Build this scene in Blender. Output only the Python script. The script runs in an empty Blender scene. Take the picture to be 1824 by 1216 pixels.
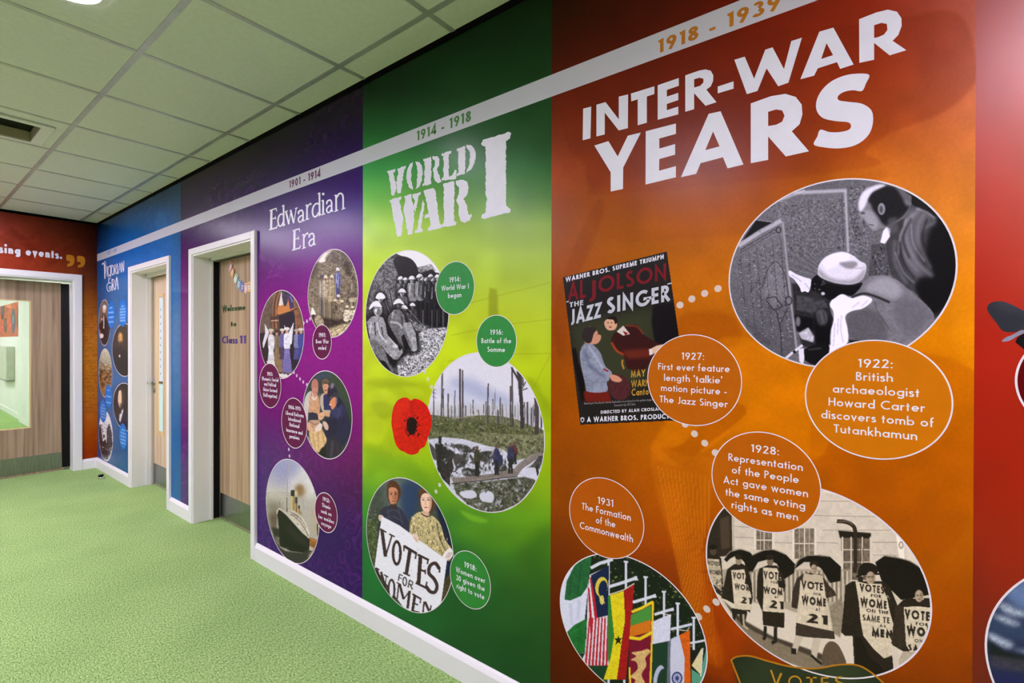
import bpy, bmesh, math, random
import numpy as np
from mathutils import Matrix, Vector
from mathutils.geometry import tessellate_polygon

# ------------------------------------------------------------------ camera, world, exposure
C0 = np.array([6.80168, -1.44886, 1.36197])
YAW, PITCH, ROLL, F0, PX, PY = 2.23197, -.00383, .00232, 877.47363, 912., 612.34333
H = 2.632
FWD = np.array([math.cos(YAW)*math.cos(PITCH), math.sin(YAW)*math.cos(PITCH), math.sin(PITCH)])
RT0 = np.array([math.sin(YAW), -math.cos(YAW), 0.])
UP0 = np.cross(RT0, FWD)
RT = RT0*math.cos(ROLL)+UP0*math.sin(ROLL)
UP = -RT0*math.sin(ROLL)+UP0*math.cos(ROLL)
scn = bpy.context.scene
col = scn.collection
cam = bpy.data.cameras.new('camera'); cam.sensor_width = 36; cam.lens = F0/1824*36
cam.shift_y = (PY-608)/1824; cam.clip_start = .02; cam.clip_end = 60
co = bpy.data.objects.new('camera', cam); col.objects.link(co)
co.matrix_world = Matrix(((RT[0], UP[0], -FWD[0], C0[0]), (RT[1], UP[1], -FWD[1], C0[1]), (RT[2], UP[2], -FWD[2], C0[2]), (0, 0, 0, 1)))
scn.camera = co
wd = bpy.data.worlds.new('world'); scn.world = wd; wd.use_nodes = True
wd.node_tree.nodes['Background'].inputs[0].default_value = (1, 1, 1, 1)
wd.node_tree.nodes['Background'].inputs[1].default_value = .02
scn.view_settings.view_transform = 'Standard'; scn.view_settings.look = 'None'
scn.view_settings.exposure = 0.0; scn.view_settings.gamma = 1; scn.view_settings.use_curve_mapping = False
LAMP = 60.0      # emission strength of the downlight lenses
ADDED_PANEL = 33.5      # emission strength of the unseen square panels added to even the light
ILL = 0.84       # how strongly the lamps light the mural wall (print colours are divided by it)

# ------------------------------------------------------------------ pixel rays met with the real planes
def ray(u, v):
    u = np.asarray(u, float); v = np.asarray(v, float)
    return FWD+RT*((u-PX)/F0)[..., None]-UP*((v-PY)/F0)[..., None]
def onY(u, v, y=0.):
    d = ray(u, v); s = (y-C0[1])/d[..., 1]; return C0+d*s[..., None]
def onX(u, v, x=0.):
    d = ray(u, v); s = (x-C0[0])/d[..., 0]; return C0+d*s[..., None]
def proj(p):
    d = np.asarray(p, float)-C0; w = d@FWD
    return PX+F0*(d@RT)/w, PY-F0*(d@UP)/w
def lin(c):
    c = np.asarray(c, float)/255.
    return np.where(c <= .04045, c/12.92, ((c+.055)/1.055)**2.4)

# ------------------------------------------------------------------ materials
def node_mat(name):
    m = bpy.data.materials.new(name); m.use_nodes = True
    nt = m.node_tree; return m, nt, nt.nodes['Principled BSDF']
def mat(name, rgb, rough=.5, metal=0, spec=.5, noise=None, bump=None, emit=None, alpha=1, trans=0, coat=0):
    m, nt, b = node_mat(name); N = nt.nodes; L = nt.links
    c = lin(rgb); b.inputs['Base Color'].default_value = (*c, 1)
    b.inputs['Roughness'].default_value = rough; b.inputs['Metallic'].default_value = metal
    b.inputs['Specular IOR Level'].default_value = spec; b.inputs['Alpha'].default_value = alpha
    b.inputs['Transmission Weight'].default_value = trans; b.inputs['Coat Weight'].default_value = coat
    if emit: b.inputs['Emission Color'].default_value = (*lin(emit[0]), 1); b.inputs['Emission Strength'].default_value = emit[1]
    tc = N.new('ShaderNodeTexCoord')
    def nz(scale, detail=3):
        mp = N.new('ShaderNodeMapping'); mp.inputs['Scale'].default_value = scale
        n = N.new('ShaderNodeTexNoise'); n.inputs['Scale'].default_value = 1; n.inputs['Detail'].default_value = detail
        L.new(tc.outputs['Object'], mp.inputs[0]); L.new(mp.outputs[0], n.inputs['Vector']); return n
    if noise:                        # (scale xyz, rgb a, rgb b, detail)
        n = nz(noise[0], noise[3] if len(noise) > 3 else 3); r = N.new('ShaderNodeValToRGB')
        r.color_ramp.elements[0].position = .35; r.color_ramp.elements[1].position = .65
        r.color_ramp.elements[0].color = (*lin(noise[1]), 1); r.color_ramp.elements[1].color = (*lin(noise[2]), 1)
        L.new(n.outputs[0], r.inputs[0]); L.new(r.outputs[0], b.inputs['Base Color'])
    if bump:                         # (scale xyz, strength, distance)
        n = nz(bump[0]); bp = N.new('ShaderNodeBump'); bp.inputs['Strength'].default_value = bump[1]; bp.inputs['Distance'].default_value = bump[2]
        L.new(n.outputs[0], bp.inputs['Height']); L.new(bp.outputs[0], b.inputs['Normal'])
    return m
def print_mat(name, rough, spec, bump=0.):
    m, nt, b = node_mat(name); N = nt.nodes; L = nt.links
    a = N.new('ShaderNodeAttribute'); a.attribute_name = 'Col'
    s = N.new('ShaderNodeVectorMath'); s.operation = 'SCALE'; s.inputs['Scale'].default_value = 1/ILL
    L.new(a.outputs['Color'], s.inputs[0]); L.new(s.outputs[0], b.inputs['Base Color'])
    b.inputs['Roughness'].default_value = rough; b.inputs['Specular IOR Level'].default_value = spec
    if bump:
        tc = N.new('ShaderNodeTexCoord'); n = N.new('ShaderNodeTexNoise'); n.inputs['Scale'].default_value = 55; n.inputs['Detail'].default_value = 2
        bp = N.new('ShaderNodeBump'); bp.inputs['Strength'].default_value = bump; bp.inputs['Distance'].default_value = .002
        L.new(tc.outputs['Object'], n.inputs['Vector']); L.new(n.outputs[0], bp.inputs['Height']); L.new(bp.outputs[0], b.inputs['Normal'])
    return m
M = {}
M['print'] = print_mat('photo_print', .34, .16)
M['mural'] = print_mat('mural_vinyl', .27, .15, .10)
M['mural_gloss'] = print_mat('glossier_mural_vinyl', .30, .5, .10)
M['white_paint'] = mat('white_paint', (236, 237, 236), .35, spec=.45, bump=((30, 30, 30), .05, .002))
M['wall_white'] = mat('wall_white', (232, 234, 230), .6, bump=((60, 60, 60), .06, .002))
M['mural_far'] = mat('plum_mural_paint', (74, 58, 104), .5, spec=.2, noise=((.8, .8, .8), (56, 44, 110), (104, 50, 96)))
M['mural_near'] = mat('rust_mural_paint', (140, 50, 30), .5, spec=.2, noise=((.8, .8, .8), (120, 30, 20), (160, 80, 30)))
M['tile'] = mat('ceiling_tile', (226, 227, 222), .9, spec=.2, noise=((40, 40, 40), (225, 226, 222), (230, 231, 227)), bump=((300, 300, 300), .03, .001))
M['rail'] = mat('grid_rail', (196, 198, 200), .28, metal=.35, spec=.5, noise=((12, 12, 12), (188, 190, 192), (200, 202, 204)))
M['black'] = mat('black_rubber', (8, 8, 9), .5, spec=.2, bump=((40, 40, 40), .05, .002))
M['gap'] = mat('shadow_gap', (6, 6, 6), .9, spec=.1, bump=((40, 40, 40), .05, .002))
M['steel'] = mat('brushed_steel', (150, 152, 152), .3, metal=1, noise=((300, 300, 6), (138, 140, 140), (164, 166, 166)))
M['chrome'] = mat('satin_chrome', (205, 206, 205), .2, metal=1, noise=((50, 50, 50), (196, 197, 196), (210, 211, 210)))
M['glass'] = mat('clear_glass', (245, 252, 248), .02, trans=1, spec=.5, noise=((2, 2, 2), (244, 251, 247), (248, 253, 250)))
M['letter'] = mat('white_vinyl', (233, 234, 243), .4, spec=.35, noise=((20, 20, 20), (231, 232, 241), (235, 236, 245)))
M['line'] = mat('white_outline', (236, 228, 232), .4, spec=.35, noise=((20, 20, 20), (234, 226, 230), (238, 230, 234)))
def flat(name, rgb, k=1.):
    c = np.array(rgb, float)
    return mat(name, tuple(c), .40, spec=.18, noise=((25, 25, 25), tuple(c*.985), tuple(np.minimum(255, c*1.015))))
def film(name, rgb, op):
    m, nt, b = node_mat(name); N = nt.nodes; L = nt.links
    b.inputs['Base Color'].default_value = (*lin(rgb), 1); b.inputs['Roughness'].default_value = .42; b.inputs['Specular IOR Level'].default_value = .35
    n = N.new('ShaderNodeTexNoise'); n.inputs['Scale'].default_value = 3
    mr = N.new('ShaderNodeMapRange'); mr.inputs['To Min'].default_value = op-.02; mr.inputs['To Max'].default_value = op+.02
    L.new(n.outputs[0], mr.inputs[0]); L.new(mr.outputs[0], b.inputs['Alpha']); return m
M['ribbon'] = film('translucent_white_film', (240, 241, 250), .68)
M['dot'] = film('translucent_dot_film', (250, 240, 225), .68)
def wood(name, ca, cb, cc):
    m, nt, b = node_mat(name); N = nt.nodes; L = nt.links
    tc = N.new('ShaderNodeTexCoord'); mp = N.new('ShaderNodeMapping'); mp.inputs['Scale'].default_value = (28, 28, .9)
    n = N.new('ShaderNodeTexNoise'); n.inputs['Scale'].default_value = 1; n.inputs['Detail'].default_value = 6; n.inputs['Distortion'].default_value = .5
    r = N.new('ShaderNodeValToRGB'); e = r.color_ramp.elements
    e[0].position = .3; e[1].position = .72; e[0].color = (*lin(ca), 1); e[1].color = (*lin(cc), 1)
    q = e.new(.5); q.color = (*lin(cb), 1)
    L.new(tc.outputs['Object'], mp.inputs[0]); L.new(mp.outputs[0], n.inputs['Vector']); L.new(n.outputs[0], r.inputs[0]); L.new(r.outputs[0], b.inputs['Base Color'])
    b.inputs['Roughness'].default_value = .5; b.inputs['Specular IOR Level'].default_value = .35
    bp = N.new('ShaderNodeBump'); bp.inputs['Strength'].default_value = .1; bp.inputs['Distance'].default_value = .001
    L.new(n.outputs[0], bp.inputs['Height']); L.new(bp.outputs[0], b.inputs['Normal']); return m
M['oak_grey'] = wood('grey_oak_laminate', (128, 106, 84), (158, 136, 110), (180, 158, 130))
M['oak_tan'] = wood('tan_oak_laminate', (150, 124, 94), (178, 152, 118), (196, 172, 138))
M['oak_light'] = wood('light_oak_laminate', (190, 164, 132), (212, 188, 156), (226, 204, 174))
M['lipping'] = wood('oak_lipping', (205, 172, 116), (220, 190, 136), (230, 204, 152))
def carpet():
    m, nt, b = node_mat('green_carpet'); N = nt.nodes; L = nt.links
    tc = N.new('ShaderNodeTexCoord')
    mp = N.new('ShaderNodeMapping'); mp.inputs['Scale'].default_value = (70, 190, 1); mp.inputs['Rotation'].default_value = (0, 0, .25)
    n = N.new('ShaderNodeTexNoise'); n.inputs['Scale'].default_value = 1; n.inputs['Detail'].default_value = 3; n.inputs['Roughness'].default_value = .65
    n2 = N.new('ShaderNodeTexNoise'); n2.inputs['Scale'].default_value = 2.2; n2.inputs['Detail'].default_value = 3
    r = N.new('ShaderNodeValToRGB'); e = r.color_ramp.elements
    e[0].position = .33; e[1].position = .68; e[0].color = (*lin((92, 128, 68)), 1); e[1].color = (*lin((190, 218, 146)), 1)
    q = e.new(.5); q.color = (*lin((148, 182, 108)), 1)
    hs = N.new('ShaderNodeMixRGB'); hs.blend_type = 'MULTIPLY'; hs.inputs[0].default_value = .5
    r2 = N.new('ShaderNodeValToRGB'); r2.color_ramp.elements[0].position = .35; r2.color_ramp.elements[1].position = .65
    r2.color_ramp.elements[0].color = (.74, .80, .74, 1); r2.color_ramp.elements[1].color = (1, 1, 1, 1)
    L.new(tc.outputs['Object'], mp.inputs[0]); L.new(mp.outputs[0], n.inputs['Vector']); L.new(tc.outputs['Object'], n2.inputs['Vector'])
    L.new(n.outputs[0], r.inputs[0]); L.new(n2.outputs[0], r2.inputs[0]); L.new(r.outputs[0], hs.inputs[1]); L.new(r2.outputs[0], hs.inputs[2])
    L.new(hs.outputs[0], b.inputs['Base Color']); b.inputs['Roughness'].default_value = .95; b.inputs['Specular IOR Level'].default_value = .15
    bp = N.new('ShaderNodeBump'); bp.inputs['Strength'].default_value = .5; bp.inputs['Distance'].default_value = .004
    L.new(n.outputs[0], bp.inputs['Height']); L.new(bp.outputs[0], b.inputs['Normal']); return m
M['carpet'] = carpet()

# ------------------------------------------------------------------ object helpers
def link(name, me, m=None, parent=None, **kw):
    o = bpy.data.objects.new(name, me); col.objects.link(o)
    if m is not None and me is not None: me.materials.append(m)
    if parent is not None: o.parent = parent
    for k, v in kw.items(): o[k] = v
    return o
def empty(name, label, cat, loc=(0, 0, 0), group=None, kind=None):
    o = bpy.data.objects.new(name, None); col.objects.link(o); o.location = loc; o.empty_display_size = .05
    if label: o['label'] = label
    if cat: o['category'] = cat
    if group: o['group'] = group
    if kind: o['kind'] = kind
    return o
def put(o, root):               # parent while the part keeps its world coordinates
    o.parent = root; o.matrix_parent_inverse = Matrix.Translation(root.location).inverted(); return o
def mesh(V, Fc, name='m'):
    me = bpy.data.meshes.new(name); me.from_pydata([tuple(map(float, v)) for v in V], [], Fc); me.update(); return me
def boxes(name, bs, m, bevel=0, root=None, **kw):   # bs: (x0,x1,y0,y1,z0,z1)
    bm = bmesh.new()
    for (a, b, c, d, e, f) in bs:
        r = bmesh.ops.create_cube(bm, size=1)
        for v in r['verts']: v.co = Vector(((a+b)/2+v.co.x*(b-a), (c+d)/2+v.co.y*(d-c), (e+f)/2+v.co.z*(f-e)))
    if bevel: bmesh.ops.bevel(bm, geom=bm.edges[:], offset=bevel, segments=2, affect='EDGES', profile=.5)
    me = bpy.data.meshes.new(name); bm.to_mesh(me); bm.free()
    o = link(name, me, m, **kw)
    if root: put(o, root)
    return o
def tube(name, pts, r, m, root=None, seg=12, caps=True, **kw):
    pts = [Vector(p) for p in pts]; V = []; Fc = []
    rr = r if isinstance(r, (list, tuple)) else [r]*len(pts)
    for i, p in enumerate(pts):
        t = (pts[min(i+1, len(pts)-1)]-pts[max(i-1, 0)]).normalized()
        a = t.cross(Vector((0, 0, 1)))
        if a.length < .1: a = t.cross(Vector((1, 0, 0)))
        a.normalize(); b = t.cross(a)
        for k in range(seg):
            an = 2*math.pi*k/seg; V.append(p+a*math.cos(an)*rr[i]+b*math.sin(an)*rr[i])
    for i in range(len(pts)-1):
        for k in range(seg):
            Fc.append((i*seg+k, i*seg+(k+1) % seg, (i+1)*seg+(k+1) % seg, (i+1)*seg+k))
    if caps: Fc.append(tuple(range(seg))[::-1]); Fc.append(tuple(range((len(pts)-1)*seg, len(pts)*seg)))
    me = mesh(V, Fc, name)
    for p in me.polygons: p.use_smooth = len(p.vertices) == 4
    o = link(name, me, m, **kw)
    if root: put(o, root)
    return o

# ------------------------------------------------------------------ canvas: paints the flat prints, colour per vertex
rng = np.random.default_rng(7)
def vnoise(h, w, cx, cy, seed):
    g = np.random.default_rng(abs(int(seed)))
    a = g.random((int(h/cy)+3, int(w/cx)+3))
    y = np.arange(h)/cy; x = np.arange(w)/cx
    yi = y.astype(int); xi = x.astype(int); fy = y-yi; fx = x-xi
    fy = (fy*fy*(3-2*fy))[:, None]; fx = (fx*fx*(3-2*fx))[None]
    A = a[yi][:, xi]; B = a[yi][:, xi+1]; C = a[yi+1][:, xi]; D = a[yi+1][:, xi+1]
    return (A*(1-fx)+B*fx)*(1-fy)+(C*(1-fx)+D*fx)*fy
def smooth_loop(p, n=5, closed=True):
    p = np.array(p, float); out = []
    N = len(p)
    for i in range(N if closed else N-1):
        if closed: a, b, c, d = p[i-1], p[i], p[(i+1) % N], p[(i+2) % N]
        else: a, b, c, d = p[max(i-1, 0)], p[i], p[i+1], p[min(i+2, N-1)]
        for k in range(n):
            t = k/n; out.append(.5*((2*b)+(-a+c)*t+(2*a-5*b+4*c-d)*t*t+(-a+3*b-3*c+d)*t**3))
    if not closed: out.append(p[-1])
    return np.array(out)
class Cv:
    def __init__(s, u0, v0, u1, v1, k=2):
        s.u0, s.v0, s.k = u0, v0, k; s.w = int((u1-u0)*k)+2; s.h = int((v1-v0)*k)+2
        s.a = np.zeros((s.h, s.w, 3)); s.f = (0, 0, 1); s.sd = int(u0*7+v0)
    def fr(s, x0, y0, z): s.f = (x0, y0, z); return s
    def T(s, p):
        p = np.asarray(p, float).reshape(-1, 2); x0, y0, z = s.f
        return np.stack([(p[:, 0]/z+x0-s.u0)*s.k, (p[:, 1]/z+y0-s.v0)*s.k], 1)
    def c(s, c):
        return np.array((c, c, c) if np.isscalar(c) else c, float)
    def fill(s, c): s.a[:] = s.c(c)
    def mask(s, P):
        x0 = max(int(P[:, 0].min())-1, 0); x1 = min(int(P[:, 0].max())+2, s.w)
        y0 = max(int(P[:, 1].min())-1, 0); y1 = min(int(P[:, 1].max())+2, s.h)
        if x1 <= x0 or y1 <= y0: return None
        X = np.arange(x0, x1)+.5; m = np.zeros((y1-y0, x1-x0)); SS = (.17, .5, .83)
        for oy in SS:
            Y = np.arange(y0, y1)+oy; q = np.zeros((y1-y0, x1-x0), bool)
            for (ax, ay), (bx, by) in zip(P, np.roll(P, -1, 0)):
                if ay == by: continue
                lo, hi = min(ay, by), max(ay, by)
                r = np.where((Y >= lo) & (Y < hi))[0]
                if len(r) == 0: continue
                xs = ax+(Y[r]-ay)*(bx-ax)/(by-ay)
                q[r] ^= X[None] > xs[:, None]
            m += q/3.
        return x0, x1, y0, y1, m
    def blurm(s, m, r):
        for _ in range(2):
            for ax in (0, 1):
                k = 2*r+1; p = np.pad(m, [(r+1, r) if a == ax else (0, 0) for a in (0, 1)], mode='constant')
                cs = np.cumsum(p, ax)
                m = (cs[k:, :]-cs[:-k, :])/k if ax == 0 else (cs[:, k:]-cs[:, :-k])/k
        return m
    def poly(s, pts, c, a=1., soft=0, sm=False, tex=0, ts=3, c2=None):
        P = s.T(pts)
        if sm: P = smooth_loop(P)
        if soft:
            r = max(1, int(soft*s.k/2)); R = 2*r+2
            mk = s.mask(np.vstack([P]))
            if mk is None: return
            x0, x1, y0, y1, m = mk
            X0, X1, Y0, Y1 = max(0, x0-R), min(s.w, x1+R), max(0, y0-R), min(s.h, y1+R)
            mm = np.zeros((Y1-Y0, X1-X0)); mm[y0-Y0:y1-Y0, x0-X0:x1-X0] = m
            m = s.blurm(mm, r); x0, x1, y0, y1 = X0, X1, Y0, Y1
        else:
            mk = s.mask(P)
            if mk is None: return
            x0, x1, y0, y1, m = mk
        m = (m*a)[..., None]; cc = s.c(c)[None, None]
        if c2 is not None:
            t = np.linspace(0, 1, y1-y0)[:, None, None]; cc = cc*(1-t)+s.c(c2)*t
        if tex:
            s.sd += 1; n = vnoise(y1-y0, x1-x0, ts, ts, s.sd)*.6+vnoise(y1-y0, x1-x0, ts*2.7, ts*2.7, s.sd+99)*.4
            cc = cc*(1+tex*(n-.5)*2)[..., None]
        s.a[y0:y1, x0:x1] = s.a[y0:y1, x0:x1]*(1-m)+np.clip(cc, 0, 255)*m
    def ell(s, x, y, rx, ry, c, a=1., soft=0, rot=0, **k):
        t = np.linspace(0, 2*math.pi, 25)[:-1]; r = math.radians(rot)
        s.poly(np.stack([x+rx*np.cos(t)*math.cos(r)-ry*np.sin(t)*math.sin(r), y+rx*np.cos(t)*math.sin(r)+ry*np.sin(t)*math.cos(r)], 1), c, a, soft, **k)
    def line(s, pts, w, c, a=1., sm=False, **k):
        p = smooth_loop(pts, 5, False) if sm else np.array(pts, float)
        for q in ribbon(p, w): s.poly(q, c, a, **k)
    def speck(s, pts, n, cols, r=(1, 2), a=.9, asp=1., sd=0):
        P = np.array(pts, float); g = np.random.default_rng(abs(s.sd+sd+n)); x0, y0 = P.min(0); x1, y1 = P.max(0)
        for i in range(n):
            x = g.uniform(x0, x1); y = g.uniform(y0, y1)
            ins = False
            for (ax, ay), (bx, by) in zip(P, np.roll(P, -1, 0)):
                if (ay > y) != (by > y) and x < ax+(y-ay)*(bx-ax)/(by-ay): ins = not ins
            if not ins: continue
            q = g.uniform(*r); an = g.uniform(0, math.pi); c, d = math.cos(an), math.sin(an)
            s.poly([(x+c*q*asp, y+d*q*asp), (x-d*q, y+c*q), (x-c*q*asp, y-d*q*asp), (x+d*q, y-c*q)], cols[i % len(cols)], a)
    def noise(s, amp, cell=3, add=0):
        s.sd += 3; n = vnoise(s.h, s.w, cell, cell, s.sd)-.5
        s.a = np.clip(s.a*(1+2*amp*n[..., None])+add*n[..., None], 0, 255)
    def text(s, t, p0, p1, h, c, w=.16, a=1.):
        for q in text_quads(t, p0, p1, h, w): s.poly(q, c, a)
    def at(s, u, v):
        x = np.clip((u-s.u0)*s.k-.5, 0, s.w-2); y = np.clip((v-s.v0)*s.k-.5, 0, s.h-2)
        xi = x.astype(int); yi = y.astype(int); fx = (x-xi)[..., None]; fy = (y-yi)[..., None]
        A = s.a
        return (A[yi, xi]*(1-fx)+A[yi, xi+1]*fx)*(1-fy)+(A[yi+1, xi]*(1-fx)+A[yi+1, xi+1]*fx)*fy

def ribbon(p, w, closed=False):
    """quads of a stroke of width w along the points p, mitred"""
    p = np.array(p, float); p = p[np.r_[True, np.hypot(*np.diff(p, axis=0).T) > 1e-4]] if len(p) > 1 else p; n = len(p)
    if n < 2: return []
    d = np.diff(p, axis=0); L = np.hypot(d[:, 0], d[:, 1]); L[L == 0] = 1; d = d/L[:, None]
    nn = np.stack([-d[:, 1], d[:, 0]], 1); O = np.zeros((n, 2))
    for i in range(n):
        if i == 0: o = nn[0]
        elif i == n-1: o = nn[-1]
        else:
            o = nn[i-1]+nn[i]; q = np.hypot(*o)
            o = nn[i] if q < .3 else o/q/max(.35, (o/q)@nn[i])
        O[i] = o
    if np.allclose(p[0], p[-1]) and n > 3:
        o = nn[0]+nn[-1]; o /= max(np.hypot(*o), 1e-6); O[0] = O[-1] = o
    A = p+O*w/2; B = p-O*w/2
    return [np.array([A[i], A[i+1], B[i+1], B[i]]) for i in range(n-1)]

# ------------------------------------------------------------------ geometric sans lettering made of strokes
def arc(cx, cy, rx, ry, a0, a1, n=None):
    n = n or max(3, int(abs(a1-a0)/16)); t = np.radians(np.linspace(a0, a1, n+1))
    return list(zip(cx+rx*np.cos(t), cy+ry*np.sin(t)))
def glyph(ch, w):
    h = w/2; X = .62; R = .31-h; a = 1.06
    bowl = lambda cx=.31: arc(cx, .31, R, R, 0, 360, 18)
    st = lambda x, y0, y1: [(x, y0), (x, y1)]
    arch = lambda x0, x1: arc((x0+x1)/2, X-(x1-x0)/2-h*.9, (x1-x0)/2, (x1-x0)/2, 180, 0)+[(x1, 0)]
    G = {
     ' ': (.26, []), '.': (w+.02, [[(0, h), (w, h)]]), ':': (w, [[(0, h), (w, h)], [(0, X-h), (w, X-h)]]), ',': (w, [[(h, w), (0, -.1)]]),
     '-': (.3, [[(0, .32), (.3, .32)]]), "'": (w*.8, [[(w*.5, 1.04), (w*.3, .74)]]), '(': (.24, [arc(.34, .45, .34-h, .62, 120, 240)]), ')': (.24, [arc(-.1, .45, .34-h, .62, 60, -60)]),
     '"': (.24, [[(.05, 1.04), (.02, .76)], [(.2, 1.04), (.17, .76)]]), '`': (w, [[(0, 1.04), (w*.8, .78)]]),
     'a': (X, [bowl(), st(X-h, 0, X)]), 'b': (X, [bowl(), st(h, 0, a)]), 'c': (.5, [arc(.31, .31, R, R, 48, 312)]),
     'd': (X, [bowl(), st(X-h, 0, a)]), 'e': (X, [arc(.31, .31, R, R, 0, 318, 16), [(h, .31), (X-h*.4, .31)]]),
     'f': (.32, [[(.13, 0), (.13, .86)]+arc(.29, .86, .16, .2-h, 180, 80, 4), [(0, X-h), (.3, X-h)]]),
     'g': (X, [bowl(), [(X-h, X), (X-h, -.05)]+arc(.31, -.05, R, .24-h, 0, -150, 7)]),
     'h': (.53, [st(h, 0, a), arch(h, .53-h)]), 'i': (w, [st(h, 0, X), [(h, .78), (h, .78+w*1.1)]]), 'j': (w, [[(h, X), (h, -.2)], [(h, .78), (h, .78+w*1.1)]]),
     'k': (.5, [st(h, 0, a), [(h, .27), (.42, X)], [(.18, .33), (.47, 0)]]), 'l': (w, [st(h, 0, a)]),
     'm': (.86, [st(h, 0, X), arch(h, .43), arch(.43, .86-h)]), 'n': (.53, [st(h, 0, X), arch(h, .53-h)]), 'o': (X, [bowl()]),
     'p': (X, [bowl(), st(h, -.3, X)]), 'q': (X, [bowl(), st(X-h, -.3, X)]), 'r': (.34, [st(h, 0, X), arc(.27, .35, .27-h, .27-h, 180, 70, 5)]),
     's': (.4, [[(.36, .5)]+arc(.2, .46, .16-h*.4, .17-h, 40, 200, 6)+[(.2, .32)]+arc(.2, .17, .19-h*.5, .17-h*.6, 60, -160, 8)]),
     't': (.32, [st(.15, 0, .86), [(0, X-h), (.3, X-h)]]), 'u': (.52, [[(h, X), (h, .26)]+arc(.26, .26, .26-h, .26-h, 180, 360)+[(.52-h, X)], st(.52-h, 0, X)]),
     'v': (.52, [[(h*.7, X), (.26, h*.8), (.52-h*.7, X)]]), 'w': (.78, [[(h*.7, X), (.22, h), (.39, X-h*.6), (.56, h), (.78-h*.7, X)]]),
     'x': (.5, [[(0, 0), (.5, X)], [(0, X), (.5, 0)]]), 'y': (.52, [[(h*.7, X), (.27, .05)], [(.52-h*.7, X), (.14, -.3)]]),
     'z': (.48, [[(0, X-h), (.42, X-h), (.05, h), (.48, h)]]),
     '1': (.32, [[(.03, .85), (.22, 1-h), (.22, 0)]]), '0': (.56, [arc(.28, .5, .28-h, .5-h, 0, 360, 20)]),
     '2': (.54, [arc(.27, .72, .25-h, .28-h, 165, -30, 10)+[(.08, h), (.52, h)]]),
     '3': (.52, [arc(.25, .74, .21-h*.6, .26-h, 150, -80, 9), arc(.25, .27, .26-h*.6, .27-h, 80, -155, 10)]),
     '4': (.58, [[(.56, .26), (.07, .26), (.42, .96), (.42, 0)]]), '5': (.54, [[(.46, 1-h), (.16, 1-h), (.1, .56)]+arc(.24, .31, .27-h, .31-h, 110, -150, 11)]),
     '6': (.56, [arc(.28, .31, .28-h, .31-h, 0, 360, 16), [(.06+h*.3, .42), (.36, 1)]]), '7': (.54, [[(.02, 1-h), (.48, 1-h), (.16, 0)]]),
     '8': (.54, [arc(.27, .75, .22-h*.7, .25-h, 0, 360, 14), arc(.27, .28, .27-h, .28-h, 0, 360, 16)]),
     '9': (.56, [arc(.28, .69, .28-h, .31-h, 0, 360, 16), [(.5-h*.3, .58), (.2, 0)]]),
     'A': (.74, [[(h*.7, 0), (.37, 1-h), (.74-h*.7, 0)], [(.16, .3), (.58, .3)]]),
     'B': (.52, [[(h, 0), (h, 1-h), (.25, 1-h)]+arc(.25, .76, .22-h, .24-h, 90, -90, 7)+[(h, .52)], [(.25, .52)]+arc(.25, .27, .27-h, .27-h, 90, -90, 8)+[(h, h)]]),
     'C': (.8, [arc(.5, .5, .5-h, .5-h, 50, 310, 16)]), 'D': (.74, [[(h, 0), (h, 1-h), (.26, 1-h)]+arc(.26, .5, .48-h, .5-h, 90, -90, 12)+[(h, h)]]),
     'E': (.48, [[(.46, 1-h), (h, 1-h), (h, h), (.46, h)], [(h, .53), (.44, .53)]]), 'F': (.46, [[(.45, 1-h), (h, 1-h), (h, 0)], [(h, .53), (.42, .53)]]),
     'G': (.9, [arc(.5, .5, .5-h, .5-h, 50, 345, 18)+[(.97, .44), (.52, .44)]]), 'H': (.66, [st(h, 0, 1), st(.66-h, 0, 1), [(h, .53), (.66-h, .53)]]),
     'I': (w, [st(h, 0, 1)]), 'J': (.36, [[(.36-h, 1), (.36-h, .2)]+arc(.14, .2, .22-h, .22-h, 0, -120, 6)]), 'K': (.62, [st(h, 0, 1), [(h, .42), (.52, 1)], [(.2, .56), (.58, 0)]]),
     'L': (.42, [[(h, 1), (h, h), (.42, h)]]), 'M': (.84, [[(h*.8, 0), (.16, 1-h), (.42, .12), (.68, 1-h), (.84-h*.8, 0)]]), 'N': (.7, [[(h, 0), (h, 1-h), (.7-h, h), (.7-h, 1)]]),
     'O': (1., [arc(.5, .5, .5-h, .5-h, 0, 360, 24)]), 'P': (.5, [[(h, 0), (h, 1-h), (.24, 1-h)]+arc(.24, .72, .26-h, .28-h, 90, -90, 8)+[(h, .44)]]),
     'R': (.55, [[(h, 0), (h, 1-h), (.24, 1-h)]+arc(.24, .72, .27-h, .28-h, 90, -90, 8)+[(h, .44)], [(.22, .44), (.53, 0)]]),
     'S': (.52, [arc(.26, .74, .2-h*.4, .26-h, 40, 215, 8)+[(.3, .47)]+arc(.25, .27, .25-h*.7, .27-h, 50, -150, 9)]), 'T': (.52, [[(0, 1-h), (.52, 1-h)], st(.26, 0, 1)]),
     'U': (.62, [[(h, 1), (h, .31)]+arc(.31, .31, .31-h, .31-h, 180, 360, 9)+[(.62-h, 1)]]), 'V': (.7, [[(h*.7, 1), (.35, h), (.7-h*.7, 1)]]),
     'W': (1.08, [[(h*.7, 1), (.3, h), (.54, .95), (.78, h), (1.08-h*.7, 1)]]), 'Y': (.66, [[(h*.7, 1), (.33, .45), (.33, 0)], [(.66-h*.7, 1), (.33, .45)]]), 'Z': (.56, [[(.03, 1-h), (.5, 1-h), (.05, h), (.54, h)]]),
    }
    return G.get(ch, (.3, []))
def layout(t, w, gap=None):
    gap = (.1+w*.25) if gap is None else gap; x = 0; S = []
    for ch in t:
        ad, ss = glyph(ch, w); S.append((ch, [[(px+x, py) for px, py in s] for s in ss])); x += ad+gap
    return x-gap, S
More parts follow.
